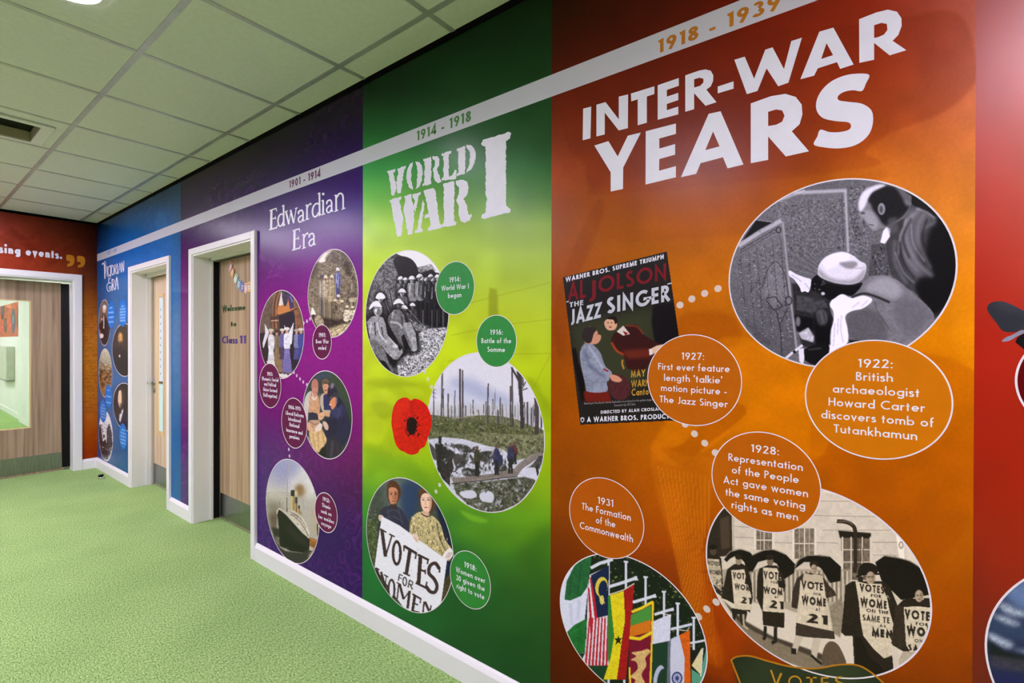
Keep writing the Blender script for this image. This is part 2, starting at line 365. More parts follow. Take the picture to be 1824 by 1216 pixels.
def text_quads(t, p0, p1, h, w=.16, up=None, per=False, idx=False):
    """quads of a text line from baseline start p0 to end p1 (y down frame), cap height h"""
    W, S = layout(t, w); p0 = np.array(p0, float); p1 = np.array(p1, float); ex = (p1-p0)/W
    ey = np.array((0, -h)) if up is None else np.array(up, float)*h
    out = []
    for ch, ss in S:
        q = []
        for i, s in enumerate(ss):
            for r in ribbon(s, w):
                g = np.array([p0+ex*a+ey*b for a, b in r]); q.append((g, i) if idx else g)
        if per: out.append((ch, q))
        else: out += q
    return out

def LY(l):                      # height of a printed layer over the wall, fractions of a millimetre apart
    return .0008+(l-.0008)*.3
# ------------------------------------------------------------------ meshes lying on the mural wall (plane Y=0) or others
def wallpts(P, lay, plane='Y', base=0.):
    P = np.asarray(P, float)
    return onY(P[:, 0], P[:, 1], base-LY(lay)) if plane == 'Y' else onX(P[:, 0], P[:, 1], base+LY(lay))
def poly_mesh(name, loops, lay, m, root=None, plane='Y', base=0., **kw):
    """flat polygon(s) given as lists of loops in photo pixels: [[outer, hole, ..], ..]"""
    V = []; Fc = []
    for g in loops:
        b = len(V); P = [np.asarray(l, float) for l in g]
        for l in P: V += list(wallpts(l, lay, plane, base))
        for tr in tessellate_polygon([[Vector((x, y, 0)) for x, y in l] for l in P]): Fc.append(tuple(b+i for i in tr))
    o = link(name, mesh(V, Fc, name), m, **kw)
    if root: put(o, root)
    return o
def text_mesh(name, lines, lay, m, root=None, w=.15, plane='Y', base=0., hpx=10, **kw):
    """lines: (text, uL, uR, v of baseline at the middle); set horizontally on the plane in real size"""
    V = []; Fc = []; lay = LY(lay)
    for ln in lines:
        t, uL, uR, vb = ln[:4]; hp = ln[4] if len(ln) > 4 else hpx; ww = ln[5] if len(ln) > 5 else w
        um = (uL+uR)/2; f = (lambda u, v: onY(u, v, base-lay)) if plane == 'Y' else (lambda u, v: onX(u, v, base+lay))
        a = f(uL, vb); b = f(uR, vb); z = f(um, vb)[2]; h = f(um, vb-hp)[2]-z
        ax = 0 if plane == 'Y' else 1
        for q, i in text_quads(t, (a[ax], z), (b[ax], z), h, ww, up=(0, 1), idx=True):
            k = len(V); l_ = lay+i*2.5e-5
            for x, zz in q: V.append((x, base-l_, zz) if plane == 'Y' else (base+l_, x, zz))
            Fc.append((k, k+1, k+2, k+3))
    o = link(name, mesh(V, Fc, name), m, **kw)
    if root: put(o, root)
    return o
def grid_print(name, cv, box, step, lay, inside, m, root=None, plane='Y', base=0., **kw):
    lay = LY(lay); u0, v0, u1, v1 = box; nx = max(2, int((u1-u0)/step)+1); ny = max(2, int((v1-v0)/step)+1)
    U, V = np.meshgrid(np.linspace(u0, u1, nx), np.linspace(v0, v1, ny))
    P = (onY(U, V, base-lay) if plane == 'Y' else onX(U, V, base+lay))
    keep = inside(P, U, V)
    c = np.clip(lin(cv.at(U, V)), 0, 1)
    fk = keep[:-1, :-1] & keep[1:, :-1] & keep[:-1, 1:] & keep[1:, 1:]
    idx = np.arange(nx*ny).reshape(ny, nx)
    q = np.stack([idx[:-1, :-1], idx[1:, :-1], idx[1:, 1:], idx[:-1, 1:]], -1)[fk]
    used = np.unique(q); rm = -np.ones(nx*ny, int); rm[used] = np.arange(len(used)); q = rm[q]
    me = bpy.data.meshes.new(name); nf = len(q)
    me.vertices.add(len(used)); me.vertices.foreach_set('co', P.reshape(-1, 3)[used].astype(np.float32).ravel())
    me.loops.add(nf*4); me.loops.foreach_set('vertex_index', q.astype(np.int32).ravel())
    me.polygons.add(nf); me.polygons.foreach_set('loop_start', np.arange(0, nf*4, 4, dtype=np.int32)); me.polygons.foreach_set('loop_total', np.full(nf, 4, np.int32))
    me.update(calc_edges=True)
    at = me.color_attributes.new('Col', 'FLOAT_COLOR', 'POINT')
    cc = np.ones((len(used), 4), np.float32); cc[:, :3] = c.reshape(-1, 3)[used]; at.data.foreach_set('color', cc.ravel())
    o = link(name, me, m, **kw)
    if root: put(o, root)
    return o
def circ(cx, cz, rx, rz, n=96, y=0.):
    t = np.linspace(0, 2*math.pi, n+1)[:-1]; return np.stack([cx+rx*np.cos(t), np.full(n, y), cz+rz*np.sin(t)], 1)
def fit(L, R, T, B):
    """circle on the wall whose picture has these extents"""
    x0 = onY(L, 600)[0]; x1 = onY(R, 600)[0]; cx = (x0+x1)/2; rx = (x1-x0)/2
    zc = onY((L+R)/2, (T+B)/2)[2]; rz = rx
    for _ in range(12):
        u, v = proj(circ(cx, zc, rx, rz)); k = rz*2/(v.max()-v.min())
        zc += ((v.max()+v.min())/2-(T+B)/2)*k; rz *= (B-T)/(v.max()-v.min())
    return cx, zc, rx, rz
def ring_mesh(name, e, w, lay, m, root, xr=None):
    lay = LY(lay); cx, cz, rx, rz = e; V = list(circ(cx, cz, rx-w/2, rz-w/2, y=-lay))+list(circ(cx, cz, rx+w/2, rz+w/2, y=-lay)); n = 96
    return put(link(name, mesh(V, [(i, (i+1) % n, n+(i+1) % n, n+i) for i in range(n) if not xr or V[n+i][0] < xr], name), m), root)
def disc_mesh(name, e, lay, m, root):
    lay = LY(lay); cx, cz, rx, rz = e; V = list(circ(cx, cz, rx, rz, y=-lay))
    return put(link(name, mesh(V, [tuple(range(96))[::-1]], name), m), root)
def photo(label, e, art, step=1., ring=.0032, lay=.0022, cat='photo', name='round_photo', xr=None):
    cx, cz, rx, rz = e; u, v = proj(circ(cx, cz, rx, rz)); u1 = min(u.max()+1, 2060); v1 = min(v.max()+1, 1500)
    box = (u.min()-1, v.min()-1, u1, v1)
    cv = Cv(*box); art(cv)
    r = empty(name, label, cat, (cx, 0, cz-rz))
    ins = lambda P, U, V: (((P[..., 0]-cx)/rx)**2+((P[..., 2]-cz)/rz)**2 <= 1.003) & ((P[..., 0] <= xr) if xr else True)
    grid_print('photo_print', cv, box, step, lay, ins, M['print'], r)
    if ring: ring_mesh('border', e, ring, lay+.0004, M['line'], r, xr)
    return r
def caption(label, e, rgb, lines, zf, hz, w=.15, lay=.0032, ring=.0025, name='caption_bubble'):
    cx, cz, rx, rz = e; r = empty(name, label, 'caption', (cx, 0, cz-rz))
    disc_mesh('disc', e, lay, flat('bubble_colour', rgb), r)
    ring_mesh('border', e, ring, lay+.0004, M['line'], r)
    x0, y0, k = zf
    text_mesh('lettering', [(t, a/k+x0, b/k+x0, c/k+y0) for t, a, b, c in lines], lay+.0004, M['letter'], r, w=w, hpx=hz/k)
    return r
def Fr(P, x0, y0, k): return [(x/k+x0, y/k+y0) for x, y in P]

# ================================================================== THE ROOM
XE, YW = 9.6, -4.3          # near end and left side of the lobby (out of view)
D2 = (1.206, 2.142, 2.004); D3 = (2.664, 3.613, 2.006); D1Y = (-1.05, -.192, 2.0)
TH = .26
boxes('floor', [(-9.2, XE, YW, 1.2, -.08, 0)], M['carpet'], kind='structure')
# mural wall (right-hand wall), openings left free
wall_m = boxes('wall_right', [(-4.88, D2[0], .0, TH, 0, 2.75), (D2[0], D2[1], 0, TH, D2[2], 2.75), (D2[1], D3[0], 0, TH, 0, 2.75), (D3[0], D3[1], 0, TH, D3[2], 2.75), (D3[1], XE, 0, TH, 0, 2.75)], M['wall_white'], kind='structure')
wall_b = boxes('wall_back', [(-.2, 0, D1Y[1], -.0002, 0, 2.75), (-.2, 0, D1Y[0], D1Y[1], D1Y[2], 2.75), (-.2, 0, YW, D1Y[0], 0, 2.75)], M['wall_white'], kind='structure')
boxes('wall_left', [(0, XE, YW-.2, YW, 0, 2.75)], M['mural_far'], kind='structure')
boxes('wall_left_beyond', [(-9.2, -.001, YW-.2, YW, 0, 2.75)], M['wall_white'], kind='structure')
boxes('wall_near', [(XE, XE+.2, YW, .3, 0, 2.75)], M['mural_near'], kind='structure')

# ceiling: a slab above, lay-in tiles and exposed grid rails below it
ceil = boxes('ceiling', [(-9.2, XE, YW, 1.2, 3.0, 3.1)], M['wall_white'], kind='structure')
xs = [4.769-.6*k for k in range(-8, 8)]; xs = sorted([0.0]+[x for x in xs if x > .02])+[XE]
ys = [0., -.142]+[-.142-.6*k for k in range(1, 7)]+[YW]
VENT = (2.369, 2.969, -1.342, -.742)
LIGHTS = [(x, -1.042) for x in (.869, 4.469, 7.469)]
ADDED_PANELS = [(.869, -1.642), (2.069, -1.642), (3.269, -3.442), (3.869, -2.242), (5.669, -2.242), (7.469, -1.642), (1.469, -3.442), (8.669, -1.642)]
tmesh = {}
for i in range(len(xs)-1):
    for j in range(len(ys)-1):
        x0, x1, y1, y0 = xs[i], xs[i+1], ys[j], ys[j+1]
        if abs(x0-VENT[0]) < .02 and abs(y0-VENT[2]) < .02: continue
        k = (round(x1-x0, 3), round(y1-y0, 3))
        if k not in tmesh:
            a, b = k[0]/2-.0025, k[1]/2-.0025; z = (.0015, .016)
            bm = bmesh.new(); r = bmesh.ops.create_cube(bm, size=1)
            for v in r['verts']: v.co = Vector((v.co.x*2*a, v.co.y*2*b, .009+v.co.z*.015))
            bmesh.ops.bevel(bm, geom=[e for e in bm.edges if e.verts[0].co.z < .01 and e.verts[1].co.z < .01], offset=.002, segments=1, affect='EDGES')
            me = bpy.data.meshes.new('ceiling_tile'); bm.to_mesh(me); bm.free(); me.materials.append(M['tile']); tmesh[k] = me
        t = link('ceiling_tile', tmesh[k]); t.location = ((x0+x1)/2, (y0+y1)/2, H); t.parent = ceil
for y in ys[1:-1]: boxes('grid_rail', [(0, XE, y-.012, y+.012, H-.0015, H+.001)], M['rail'], root=ceil)
for x in xs[1:-1]:
    for j in range(len(ys)-1):
        boxes('grid_rail', [(x-.012, x+.012, ys[j+1]+.0125, ys[j]-.0125 if j else 0, H-.0012, H+.001)], M['rail'], root=ceil)
boxes('gap_shadow_strip_1', [(0, XE, -.004, 0, 2.607, 2.634)], M['gap'], kind='structure')  # black strips stand in for the shadow gap at the ceiling edge
boxes('gap_shadow_strip_2', [(0, .004, YW, -.004, 2.607, 2.634)], M['gap'], kind='structure')

# baseboards
def skirt(name, a, b, axis):
    prof = [(0, 0), (-.018, 0), (-.018, .084), (-.016, .0885), (-.009, .1005), (-.004, .1065), (0, .1075)]
    V = []; n = len(prof)
    for s in (a, b):
        for y, z in prof: V.append((s, y, z) if axis == 'x' else (-y, s, z))
    Fc = [(i, (i+1) % n, n+(i+1) % n, n+i) for i in range(n)]+[tuple(range(n))[::-1], tuple(range(n, 2*n))]
    me = mesh(V, Fc, name); bm = bmesh.new(); bm.from_mesh(me); bmesh.ops.recalc_face_normals(bm, faces=bm.faces[:]); bm.to_mesh(me); bm.free()
    link(name, me, M['white_paint'], kind='structure')
skirt('baseboard_right', 3.6655, XE, 'x'); skirt('baseboard_middle', 2.1985, 2.6055, 'x'); skirt('baseboard_corner', .018, 1.1435, 'x'); skirt('baseboard_back', -.1275, -.0, 'y')

# ------------------------------------------------------------------ doors
def frame_y(name, x0, x1, z1, ox0, ox1, oz, depth, root):
    """architrave and lining of an opening in the mural wall"""
    A = M['white_paint']; t = .02
    boxes('architrave', [(ox0, x0, -t, 0, 0, oz)], A, .003, root); boxes('architrave', [(x1, ox1, -t, 0, 0, oz)], A, .003, root)
    boxes('architrave', [(x0-.001, x1+.001, -t, 0, z1, oz)], A, .003, root)
    s = .012
    boxes('lining', [(x0-.0005, x0+s, -.012, depth, 0, z1)], A, .002, root); boxes('lining', [(x1-s, x1+.0005, -.012, depth, 0, z1)], A, .002, root)
    boxes('lining', [(x0+s, x1-s, -.012, depth, z1-s, z1+.0005)], A, .002, root)
# door with the welcome lettering
d3 = empty('door_3', 'grey-brown oak door with welcome lettering, set deep in the purple wall', None, (3.14, .17, 0), kind='structure')
frame_y('f', D3[0], D3[1], D3[2], 2.606, 3.665, 2.052, .26, d3)
boxes('door_stop_bead', [(D3[0]+.012, D3[0]+.024, .105, .122, 0, D3[2]-.012), (D3[1]-.024, D3[1]-.012, .105, .122, 0, D3[2]-.012), (D3[0]+.012, D3[1]-.012, .105, .122, D3[2]-.03, D3[2]-.012)], M['white_paint'], .001, d3)
boxes('finger_guard', [(D3[0]+.010, D3[0]+.020, .1235, .161, .006, 1.972)], M['black'], .001, d3)
boxes('edge_strip', [(2.684, 2.7035, .160, .166, .008, 1.975)], M['steel'], .001, d3)
boxes('leaf', [(2.685, 3.598, .165, .209, .012, 1.976)], M['oak_tan'], .001, d3)
boxes('kick_plate', [(2.708, 3.58, .1630, .165, .018, .2)], M['steel'], .0005, d3)
boxes('drop_seal', [(2.69, 3.595, .1600, .165, .004, .0125)], M['chrome'], .0005, d3)
# narrow-window door
d2 = empty('door_2', 'pale oak door with narrow glazed slot, set deep in the blue wall', None, (1.67, .17, 0), kind='structure')
frame_y('f', D2[0], D2[1], D2[2], 1.143, 2.198, 2.052, .26, d2)
boxes('door_stop_bead', [(D2[0]+.012, D2[0]+.026, .10, .14, 0, D2[2]-.012), (D2[1]-.026, D2[1]-.012, .10, .14, 0, D2[2]-.012), (D2[0]+.012, D2[1]-.012, .10, .14, D2[2]-.04, D2[2]-.012)], M['white_paint'], .001, d2)
L2 = (1.222, 2.125, 1.965)
gx = (1.379, 1.488, .525, 1.77)
boxes('leaf', [(L2[0], gx[0], .158, .202, .012, L2[2]), (gx[1], L2[1], .158, .202, .012, L2[2]), (gx[0], gx[1], .158, .202, .012, gx[2]), (gx[0], gx[1], .158, .202, gx[3], L2[2])], M['oak_light'], 0, d2)
o_, i_ = (gx[0]-.065, gx[1]+.024, gx[2]-.035, gx[3]+.03), gx
boxes('window_bead', [(o_[0], i_[0], .1535, .160, o_[2], o_[3]), (i_[1], o_[1], .1535, .160, o_[2], o_[3]), (i_[0], i_[1], .1535, .160, o_[2], i_[2]), (i_[0], i_[1], .1535, .160, i_[3], o_[3])], M['lipping'], .001, d2)
boxes('glass', [(gx[0], gx[1], .1580, .1600, gx[2], gx[3])], M['glass'], 0, d2)
boxes('frosted_film', [(gx[0]+.002, gx[1]-.002, .1560, .1574, gx[2]+.002, .965)], flat('mint_film', (206, 240, 238)), 0, d2, label='pale mint film on the lower slot glass')
boxes('frosted_film', [(gx[0]+.002, gx[1]-.002, .1560, .1574, .99, gx[3]-.002)], flat('blue_white_film', (214, 232, 240)), 0, d2, label='blue-white film with small grey marks on the upper slot glass')
boxes('film_mark', [(gx[0]+.034, gx[0]+.052, .1555, .1560, 1.05+i*.066, 1.072+i*.066) for i in range(10)], flat('grey_mark', (150, 166, 176)), 0, d2)['kind'] = 'stuff'
boxes('kick_plate', [(L2[0]+.01, L2[1]-.01, .156, .158, .018, .205)], M['steel'], .0005, d2)
boxes('drop_seal', [(L2[0], L2[1], .153, .158, .004, .012)], M['chrome'], .0005, d2)
hd = tube('handle', [(1.262, .158, .972), (1.262, .151, .972), (1.262, .150, .972)], [.026, .026, .022], M['chrome'], d2, 24)
lv = tube('lever', [(1.262, .150, .972), (1.262, .108, .972), (1.266, .100, .972), (1.275, .097, .972), (1.335, .097, .972)], [.010, .010, .0095, .009, .008], M['chrome'], None, 12)
lv.parent = hd
es = tube('escutcheon', [(1.262, .158, .895), (1.262, .151, .895)], .025, M['chrome'], d2, 24)
kh = boxes('keyhole', [(1.258, 1.266, .1495, .1512, .882, .902)], M['black'], .001); kh.parent = es
# cross-corridor door with the vision panel
d1 = empty('door_1', 'grey oak door with large vision panel and black finger guard, in the rust-coloured back wall', None, (-.15, -.6, 0), kind='structure')
A = M['white_paint']
boxes('architrave', [(0, .02, D1Y[1], -.128, 0, 2.06)], A, .003, d1); boxes('architrave', [(0, .02, D1Y[0]-.064, D1Y[0], 0, 2.06)], A, .003, d1)
boxes('architrave', [(0, .02, D1Y[0]-.001, D1Y[1]+.001, 2.0, 2.06)], A, .003, d1)
boxes('lining', [(-.2, .012, D1Y[1]-.010, D1Y[1]+.0005, 0, 2.0)], A, .002, d1); boxes('lining', [(-.2, .012, D1Y[0]-.0005, D1Y[0]+.01, 0, 2.0)], A, .002, d1)
boxes('lining', [(-.2, .012, D1Y[0]+.01, D1Y[1]-.01, 1.988, 2.0005)], A, .002, d1)
XL = -.148; wy = (-.98, -.497, .476, 1.772)
boxes('leaf', [(XL-.044, XL, wy[1], -.263, .012, 1.972), (XL-.044, XL, -1.04, wy[0], .012, 1.972), (XL-.044, XL, wy[0], wy[1], .012, wy[2]), (XL-.044, XL, wy[0], wy[1], wy[3], 1.972)], M['oak_grey'], 0, d1)
boxes('window_lipping', [(XL-.046, XL+.002, wy[1]-.006, wy[1]+.0005, wy[2], wy[3]), (XL-.046, XL+.002, wy[0], wy[1]-.006, wy[2]-.0005, wy[2]+.006), (XL-.046, XL+.002, wy[0], wy[1]-.006, wy[3]-.006, wy[3]+.0005)], M['lipping'], 0, d1)
boxes('glass', [(XL-.026, XL-.020, wy[0], wy[1]-.006, wy[2]+.006, wy[3]-.006)], M['glass'], 0, d1)
boxes('kick_plate', [(XL, XL+.002, -1.03, -.268, .02, .19)], M['steel'], .0005, d1)
boxes('threshold_strip', [(XL-.05, XL+.006, -1.04, -.215, .001, .011)], M['oak_grey'], .001, d1)
# finger guard: folded black rubber between leaf edge and jamb
P = [(XL+.001, -.268), (XL+.010, -.262), (XL+.006, -.250), (XL+.016, -.242), (XL+.010, -.231), (XL+.022, -.224), (XL+.018, -.214), (XL+.030, -.2035)]
V = []; n = len(P)
for z, dx in ((.03, .006), (.6, 0), (1.3, 0), (1.965, -.004)):
    for x, y in P: V.append((x+dx, y+dx, z))
V += [(x-.003, y, z) for x, y, z in V]
Fc = []
for r in range(3):
    for i in range(n-1): Fc.append((r*n+i, r*n+i+1, (r+1)*n+i+1, (r+1)*n+i)); Fc.append((4*n+r*n+i, 4*n+(r+1)*n+i, 4*n+(r+1)*n+i+1, 4*n+r*n+i+1))
fg = put(link('finger_guard', mesh(V, Fc, 'fg'), M['black']), d1)
for p in fg.data.polygons: p.use_smooth = True
boxes('lower_pivot', [(XL-.02, XL+.012, -.250, -.204, .001, .028)], M['steel'], .002, d1)

# ------------------------------------------------------------------ lights and vent
def downlight(x, y):
    r = empty('ceiling_downlight', 'round white recessed downlight in a ceiling tile, at the top left edge' if x == 4.469 else 'round white recessed downlight near the ' + ('back wall' if x < 2 else 'red panel') + ', out of the frame', 'ceiling light', (x, y, H), 'round downlights in the suspended ceiling')
    t = np.linspace(0, 2*math.pi, 41)[:-1]
    prof = [(.100, -.001), (.120, -.001), (.122, -.003), (.119, -.006), (.103, -.005), (.100, -.003)]
    V = [(x+a*math.cos(q), y+a*math.sin(q), H+z) for a, z in prof for q in t]; n = 40; m = len(prof)
    Fc = [(i*n+k, i*n+(k+1) % n, ((i+1) % m)*n+(k+1) % n, ((i+1) % m)*n+k) for i in range(m) for k in range(n)]
    put(link('trim_ring', mesh(V, Fc, 'ring'), M['white_paint']), r)
    V = [(x+.101*math.cos(q), y+.101*math.sin(q), H-.003) for q in t]
    put(link('diffuser', mesh(V, [tuple(range(n))[::-1]], 'lens'), lampm), r)
    return r
lampm, nt, b = node_mat('lamp_diffuser'); b.inputs['Base Color'].default_value = (.9, .9, .9, 1)
b.inputs['Emission Color'].default_value = (1, .88, 1.1, 1); b.inputs['Emission Strength'].default_value = LAMP
for x, y in LIGHTS: downlight(x, y)
panelm = mat('added_panel_diffuser', (240, 240, 240), .5, emit=((255, 255, 255), ADDED_PANEL))
panelm.node_tree.nodes['Principled BSDF'].inputs['Emission Color'].default_value = (.985, .865, 1.09, 1)
for x, y in ADDED_PANELS:  # unseen panels added for soft, even light on the mural
    pl = empty('added_panel_light', 'square white panel light added to light the lobby evenly, out of the frame', 'ceiling light', (x, y, H), 'panel lights added in the lobby ceiling')
    boxes('diffuser', [(x-.28, x+.28, y-.28, y+.28, H-.006, H-.0016)], panelm, 0, pl)
    boxes('frame', [(x-.298, x-.28, y-.298, y+.298, H-.009, H-.0016), (x+.28, x+.298, y-.298, y+.298, H-.009, H-.0016), (x-.28, x+.28, y-.298, y-.28, H-.009, H-.0016), (x-.28, x+.28, y+.28, y+.298, H-.009, H-.0016)], M['white_paint'], 0, pl)
v = empty('ceiling_air_grille', 'white square air grille recessed in the ceiling tiles, dark inside', 'air vent', (2.65, -1.04, H))
f0 = (2.426, 2.854, -1.24, -.80); g0 = (2.466, 2.812, -1.20, -.857)
boxes('ceiling_tile', [(VENT[0]+.003, f0[0]+.01, VENT[2]+.003, VENT[3]-.003, H+.0015, H+.016), (f0[1]-.01, VENT[1]-.003, VENT[2]+.003, VENT[3]-.003, H+.0015, H+.016), (f0[0]+.01, f0[1]-.01, VENT[2]+.003, f0[2]+.01, H+.0015, H+.016), (f0[0]+.01, f0[1]-.01, f0[3]-.01, VENT[3]-.003, H+.0015, H+.016)], M['tile'], 0, ceil)
boxes('frame', [(f0[0], g0[0], f0[2], f0[3], H-.012, H), (g0[1], f0[1], f0[2], f0[3], H-.012, H), (g0[0], g0[1], f0[2], g0[2], H-.012, H), (g0[0], g0[1], g0[3], f0[3], H-.012, H)], M['white_paint'], .003, v)
dp = .17
boxes('duct_side', [(g0[0]-.01, g0[0], g0[2], g0[3], H-.002, H+dp), (g0[1], g0[1]+.01, g0[2], g0[3], H-.002, H+dp), (g0[0], g0[1], g0[2]-.01, g0[2], H-.002, H+dp), (g0[0], g0[1], g0[3], g0[3]+.01, H-.002, H+dp)], mat('duct_beige', (186, 182, 150), .6, noise=((20, 20, 20), (182, 178, 146), (190, 186, 154))), 0, v)
boxes('filter', [(g0[0], g0[1], g0[2], g0[3], H+.055, H+.065)], mat('duct_shade_dark', (34, 34, 30), .9, spec=.1, noise=((200, 200, 200), (26, 26, 22), (44, 44, 38))), 0, v)  # dark sheet stands in for the shade inside the open duct

# ------------------------------------------------------------------ room beyond the vision panel
boxes('wall_corridor', [(-4.9, -4.88, .0, 1.0, 0, 2.75), (-4.0, -3.9, .262, 1.0, 0, 2.75)], M['wall_white'], kind='structure')
wb = boxes('wall_beyond', [(-9.2, -4.9, .05, .25, 0, 2.75)], M['wall_white'], kind='structure')
boxes('wall_far', [(-9.4, -9.2, YW, 1.2, 0, 2.75)], M['wall_white'], kind='structure')
boxes('ceiling_beyond', [(-9.2, -.2, YW, 0, H, H+.05)], M['tile'], kind='structure')
boxes('baseboard_beyond', [(-9.2, -4.9, .034, .05, 0, .1)], M['white_paint'], .004, kind='structure')
beyond_m = mat('added_corridor_diffuser', (240, 240, 240), .5, emit=((255, 250, 255), 32.0))
for X in (-2.5, -5.5, -7.6):  # panels added out of view to brighten the corridor
    for Y in (-1.3, -3.0):
        pl = empty('added_panel_light', 'square white panel light added, unseen, to brighten the corridor beyond the glazed door', 'ceiling light', (X, Y, H), 'panel lights added in the corridor beyond')
        boxes('diffuser', [(X-.28, X+.28, Y-.28, Y+.28, H-.006, H-.001)], beyond_m, 0, pl)
        boxes('frame', [(X-.298, X-.28, Y-.298, Y+.298, H-.009, H-.001), (X+.28, X+.298, Y-.298, Y+.298, H-.009, H-.001), (X-.28, X+.28, Y-.298, Y-.28, H-.009, H-.001), (X-.28, X+.28, Y+.28, Y+.298, H-.009, H-.001)], M['white_paint'], 0, pl)
dsp = empty('hand_towel_dispenser', 'pale metal towel dispenser on the white wall seen through the vision panel', 'dispenser', (-6.2, 0, .63))
boxes('cabinet', [(-6.85, -5.66, -.06, .048, .66, 1.26)], mat('pale_metal', (196, 202, 186), .35, metal=.3, noise=((8, 8, 8), (190, 196, 180), (202, 208, 192))), .01, dsp)
boxes('lower_lip', [(-6.8, -5.72, -.05, .045, .63, .665)], M['steel'], .004, dsp)
dk = empty('soap_dispenser', 'dark soap dispenser left of the pale towel dispenser through the glass', 'dispenser', (-7.4, 0, .9))
boxes('body', [(-7.75, -7.1, -.08, .048, .82, 1.24)], mat('smoked_plastic', (70, 72, 70), .3, noise=((20, 20, 20), (60, 62, 60), (80, 82, 80))), .02, dk)
boxes('spout', [(-7.5, -7.35, -.1, -.02, .76, .83)], M['black'], .01, dk)
boxes('floor_beyond_niche', [(-4.88, -4.0, .26, 1.0, .0005, .012)], mat('grey_vinyl', (150, 155, 152), .5, noise=((10, 10, 10), (145, 150, 147), (156, 161, 158))), kind='structure')
boxes('wall_niche', [(-4.9, -3.9, 1.0, 1.1, 0, 2.75)], M['wall_white'], kind='structure')

# door stop on the carpet by the corner
ds = empty('floor_door_stop', 'small chrome and black door stop on the green carpet near the corner', 'door stop', (.60, -.10, 0))
tube('base', [(.60, -.10, 0), (.60, -.10, .006), (.60, -.10, .022)], [.02, .02, .016], M['chrome'], ds, 20)
tube('rubber_ring', [(.60, -.10, .0225), (.60, -.10, .026), (.60, -.10, .036), (.60, -.10, .040)], [.019, .023, .023, .018], M['black'], ds, 20)

# lettering and bunting on the welcome door
YD = .1648
for name, lines, rgb, lab, z in (('welcome_lettering', [('Welcome', 396, 436.5, 553.5, 10.5, .19), ('to', 411, 420.5, 581, 9.5, .19)], (30, 84, 44), 'dark green letters reading Welcome to, stuck on the oak door', 1.45),
                                 ('class_lettering', [('Class', 395.6, 422.5, 611.5, 13, .19), ('11', 427, 437.5, 611.5, 14, .22)], (84, 62, 140), 'violet letters reading Class 11, stuck on the oak door below the green words', 1.33)):
    r = empty(name, lab, 'door sign', (2.93, YD, z)); mm = flat(name, rgb)
    for t, a, b_, vb, hp, w in lines:
        um = (a+b_)/2; A_ = onY(a, vb, YD-.002); B_ = onY(b_, vb, YD-.002); z0 = onY(um, vb, YD-.002)[2]; hh = onY(um, vb-hp, YD-.002)[2]-z0
        for ch, qs in text_quads(t, (A_[0], z0), (B_[0], z0), hh, w, up=(0, 1), per=True):
            V = []; Fc = []
            for q in qs:
                k = len(V); V += [(x, YD-.0025, zz) for x, zz in q]+[(x, YD-.0002, zz) for x, zz in q]
                Fc.append((k, k+1, k+2, k+3)); Fc += [(k+i, k+(i+1) % 4, k+4+(i+1) % 4, k+4+i) for i in range(4)]
            if V: put(link('letter', mesh(V, Fc, 'letter'), mm), r)
bn = empty('letter_bunting', 'string of small pastel letter cards hung on the oak door', 'bunting', (3.1, YD, 1.85))
sp = smooth_loop(Fr([(352, 335), (368, 390), (400, 450), (430, 477), (470, 482), (520, 470), (575, 440)], 320, 380, 3.8), 4, False)
S3 = [tuple(onY(a, b, YD-.006)) for a, b in sp]
tube('string', S3, .0012, M['black'], bn, 6)
for i, (x, y, an, c, ch) in enumerate([(347, 362, -20, (236, 176, 178), 'W'), (356, 398, -24, (240, 178, 104), 'E'), (380, 440, -34, (206, 226, 204), 'L'), (401, 478, -20, (150, 186, 206), 'C'), (424, 500, -6, (128, 138, 196), 'O'), (448, 506, 0, (240, 196, 190), 'M'), (470, 498, 10, (236, 196, 120), 'E')]):
    c3 = onY(x/3.8+320, y/3.8+380, YD-.004); w, h = .052, .075; a = math.radians(an); V = []
    for dy in (-.001, .001):
        for sx, sz in ((-.5, .5), (.5, .5), (.5, -.35), (0, -.5), (-.5, -.35)):
            X_, Z_ = sx*w, sz*h; V.append((c3[0]+X_*math.cos(a)-Z_*math.sin(a), c3[1]+dy, c3[2]+X_*math.sin(a)+Z_*math.cos(a)))
    cd = put(link('card', mesh(V, [(0, 1, 2, 3, 4), (9, 8, 7, 6, 5)]+[(i_, i_+5, (i_+1) % 5+5, (i_+1) % 5) for i_ in range(5)], 'card'), flat('card_colour', c)), bn)
    V = []; Fc = []
    for q in text_quads(ch, (-.012, -.016), (.012, -.016), .034, .2, up=(0, 1)):
        k = len(V); V += [(c3[0]+X_*math.cos(a)-Z_*math.sin(a), c3[1]-.0014, c3[2]+X_*math.sin(a)+Z_*math.cos(a)) for X_, Z_ in q]; Fc.append((k, k+1, k+2, k+3))
    l = link('card_letter', mesh(V, Fc, 'cl'), M['letter']); put(l, bn) ; l.parent = cd

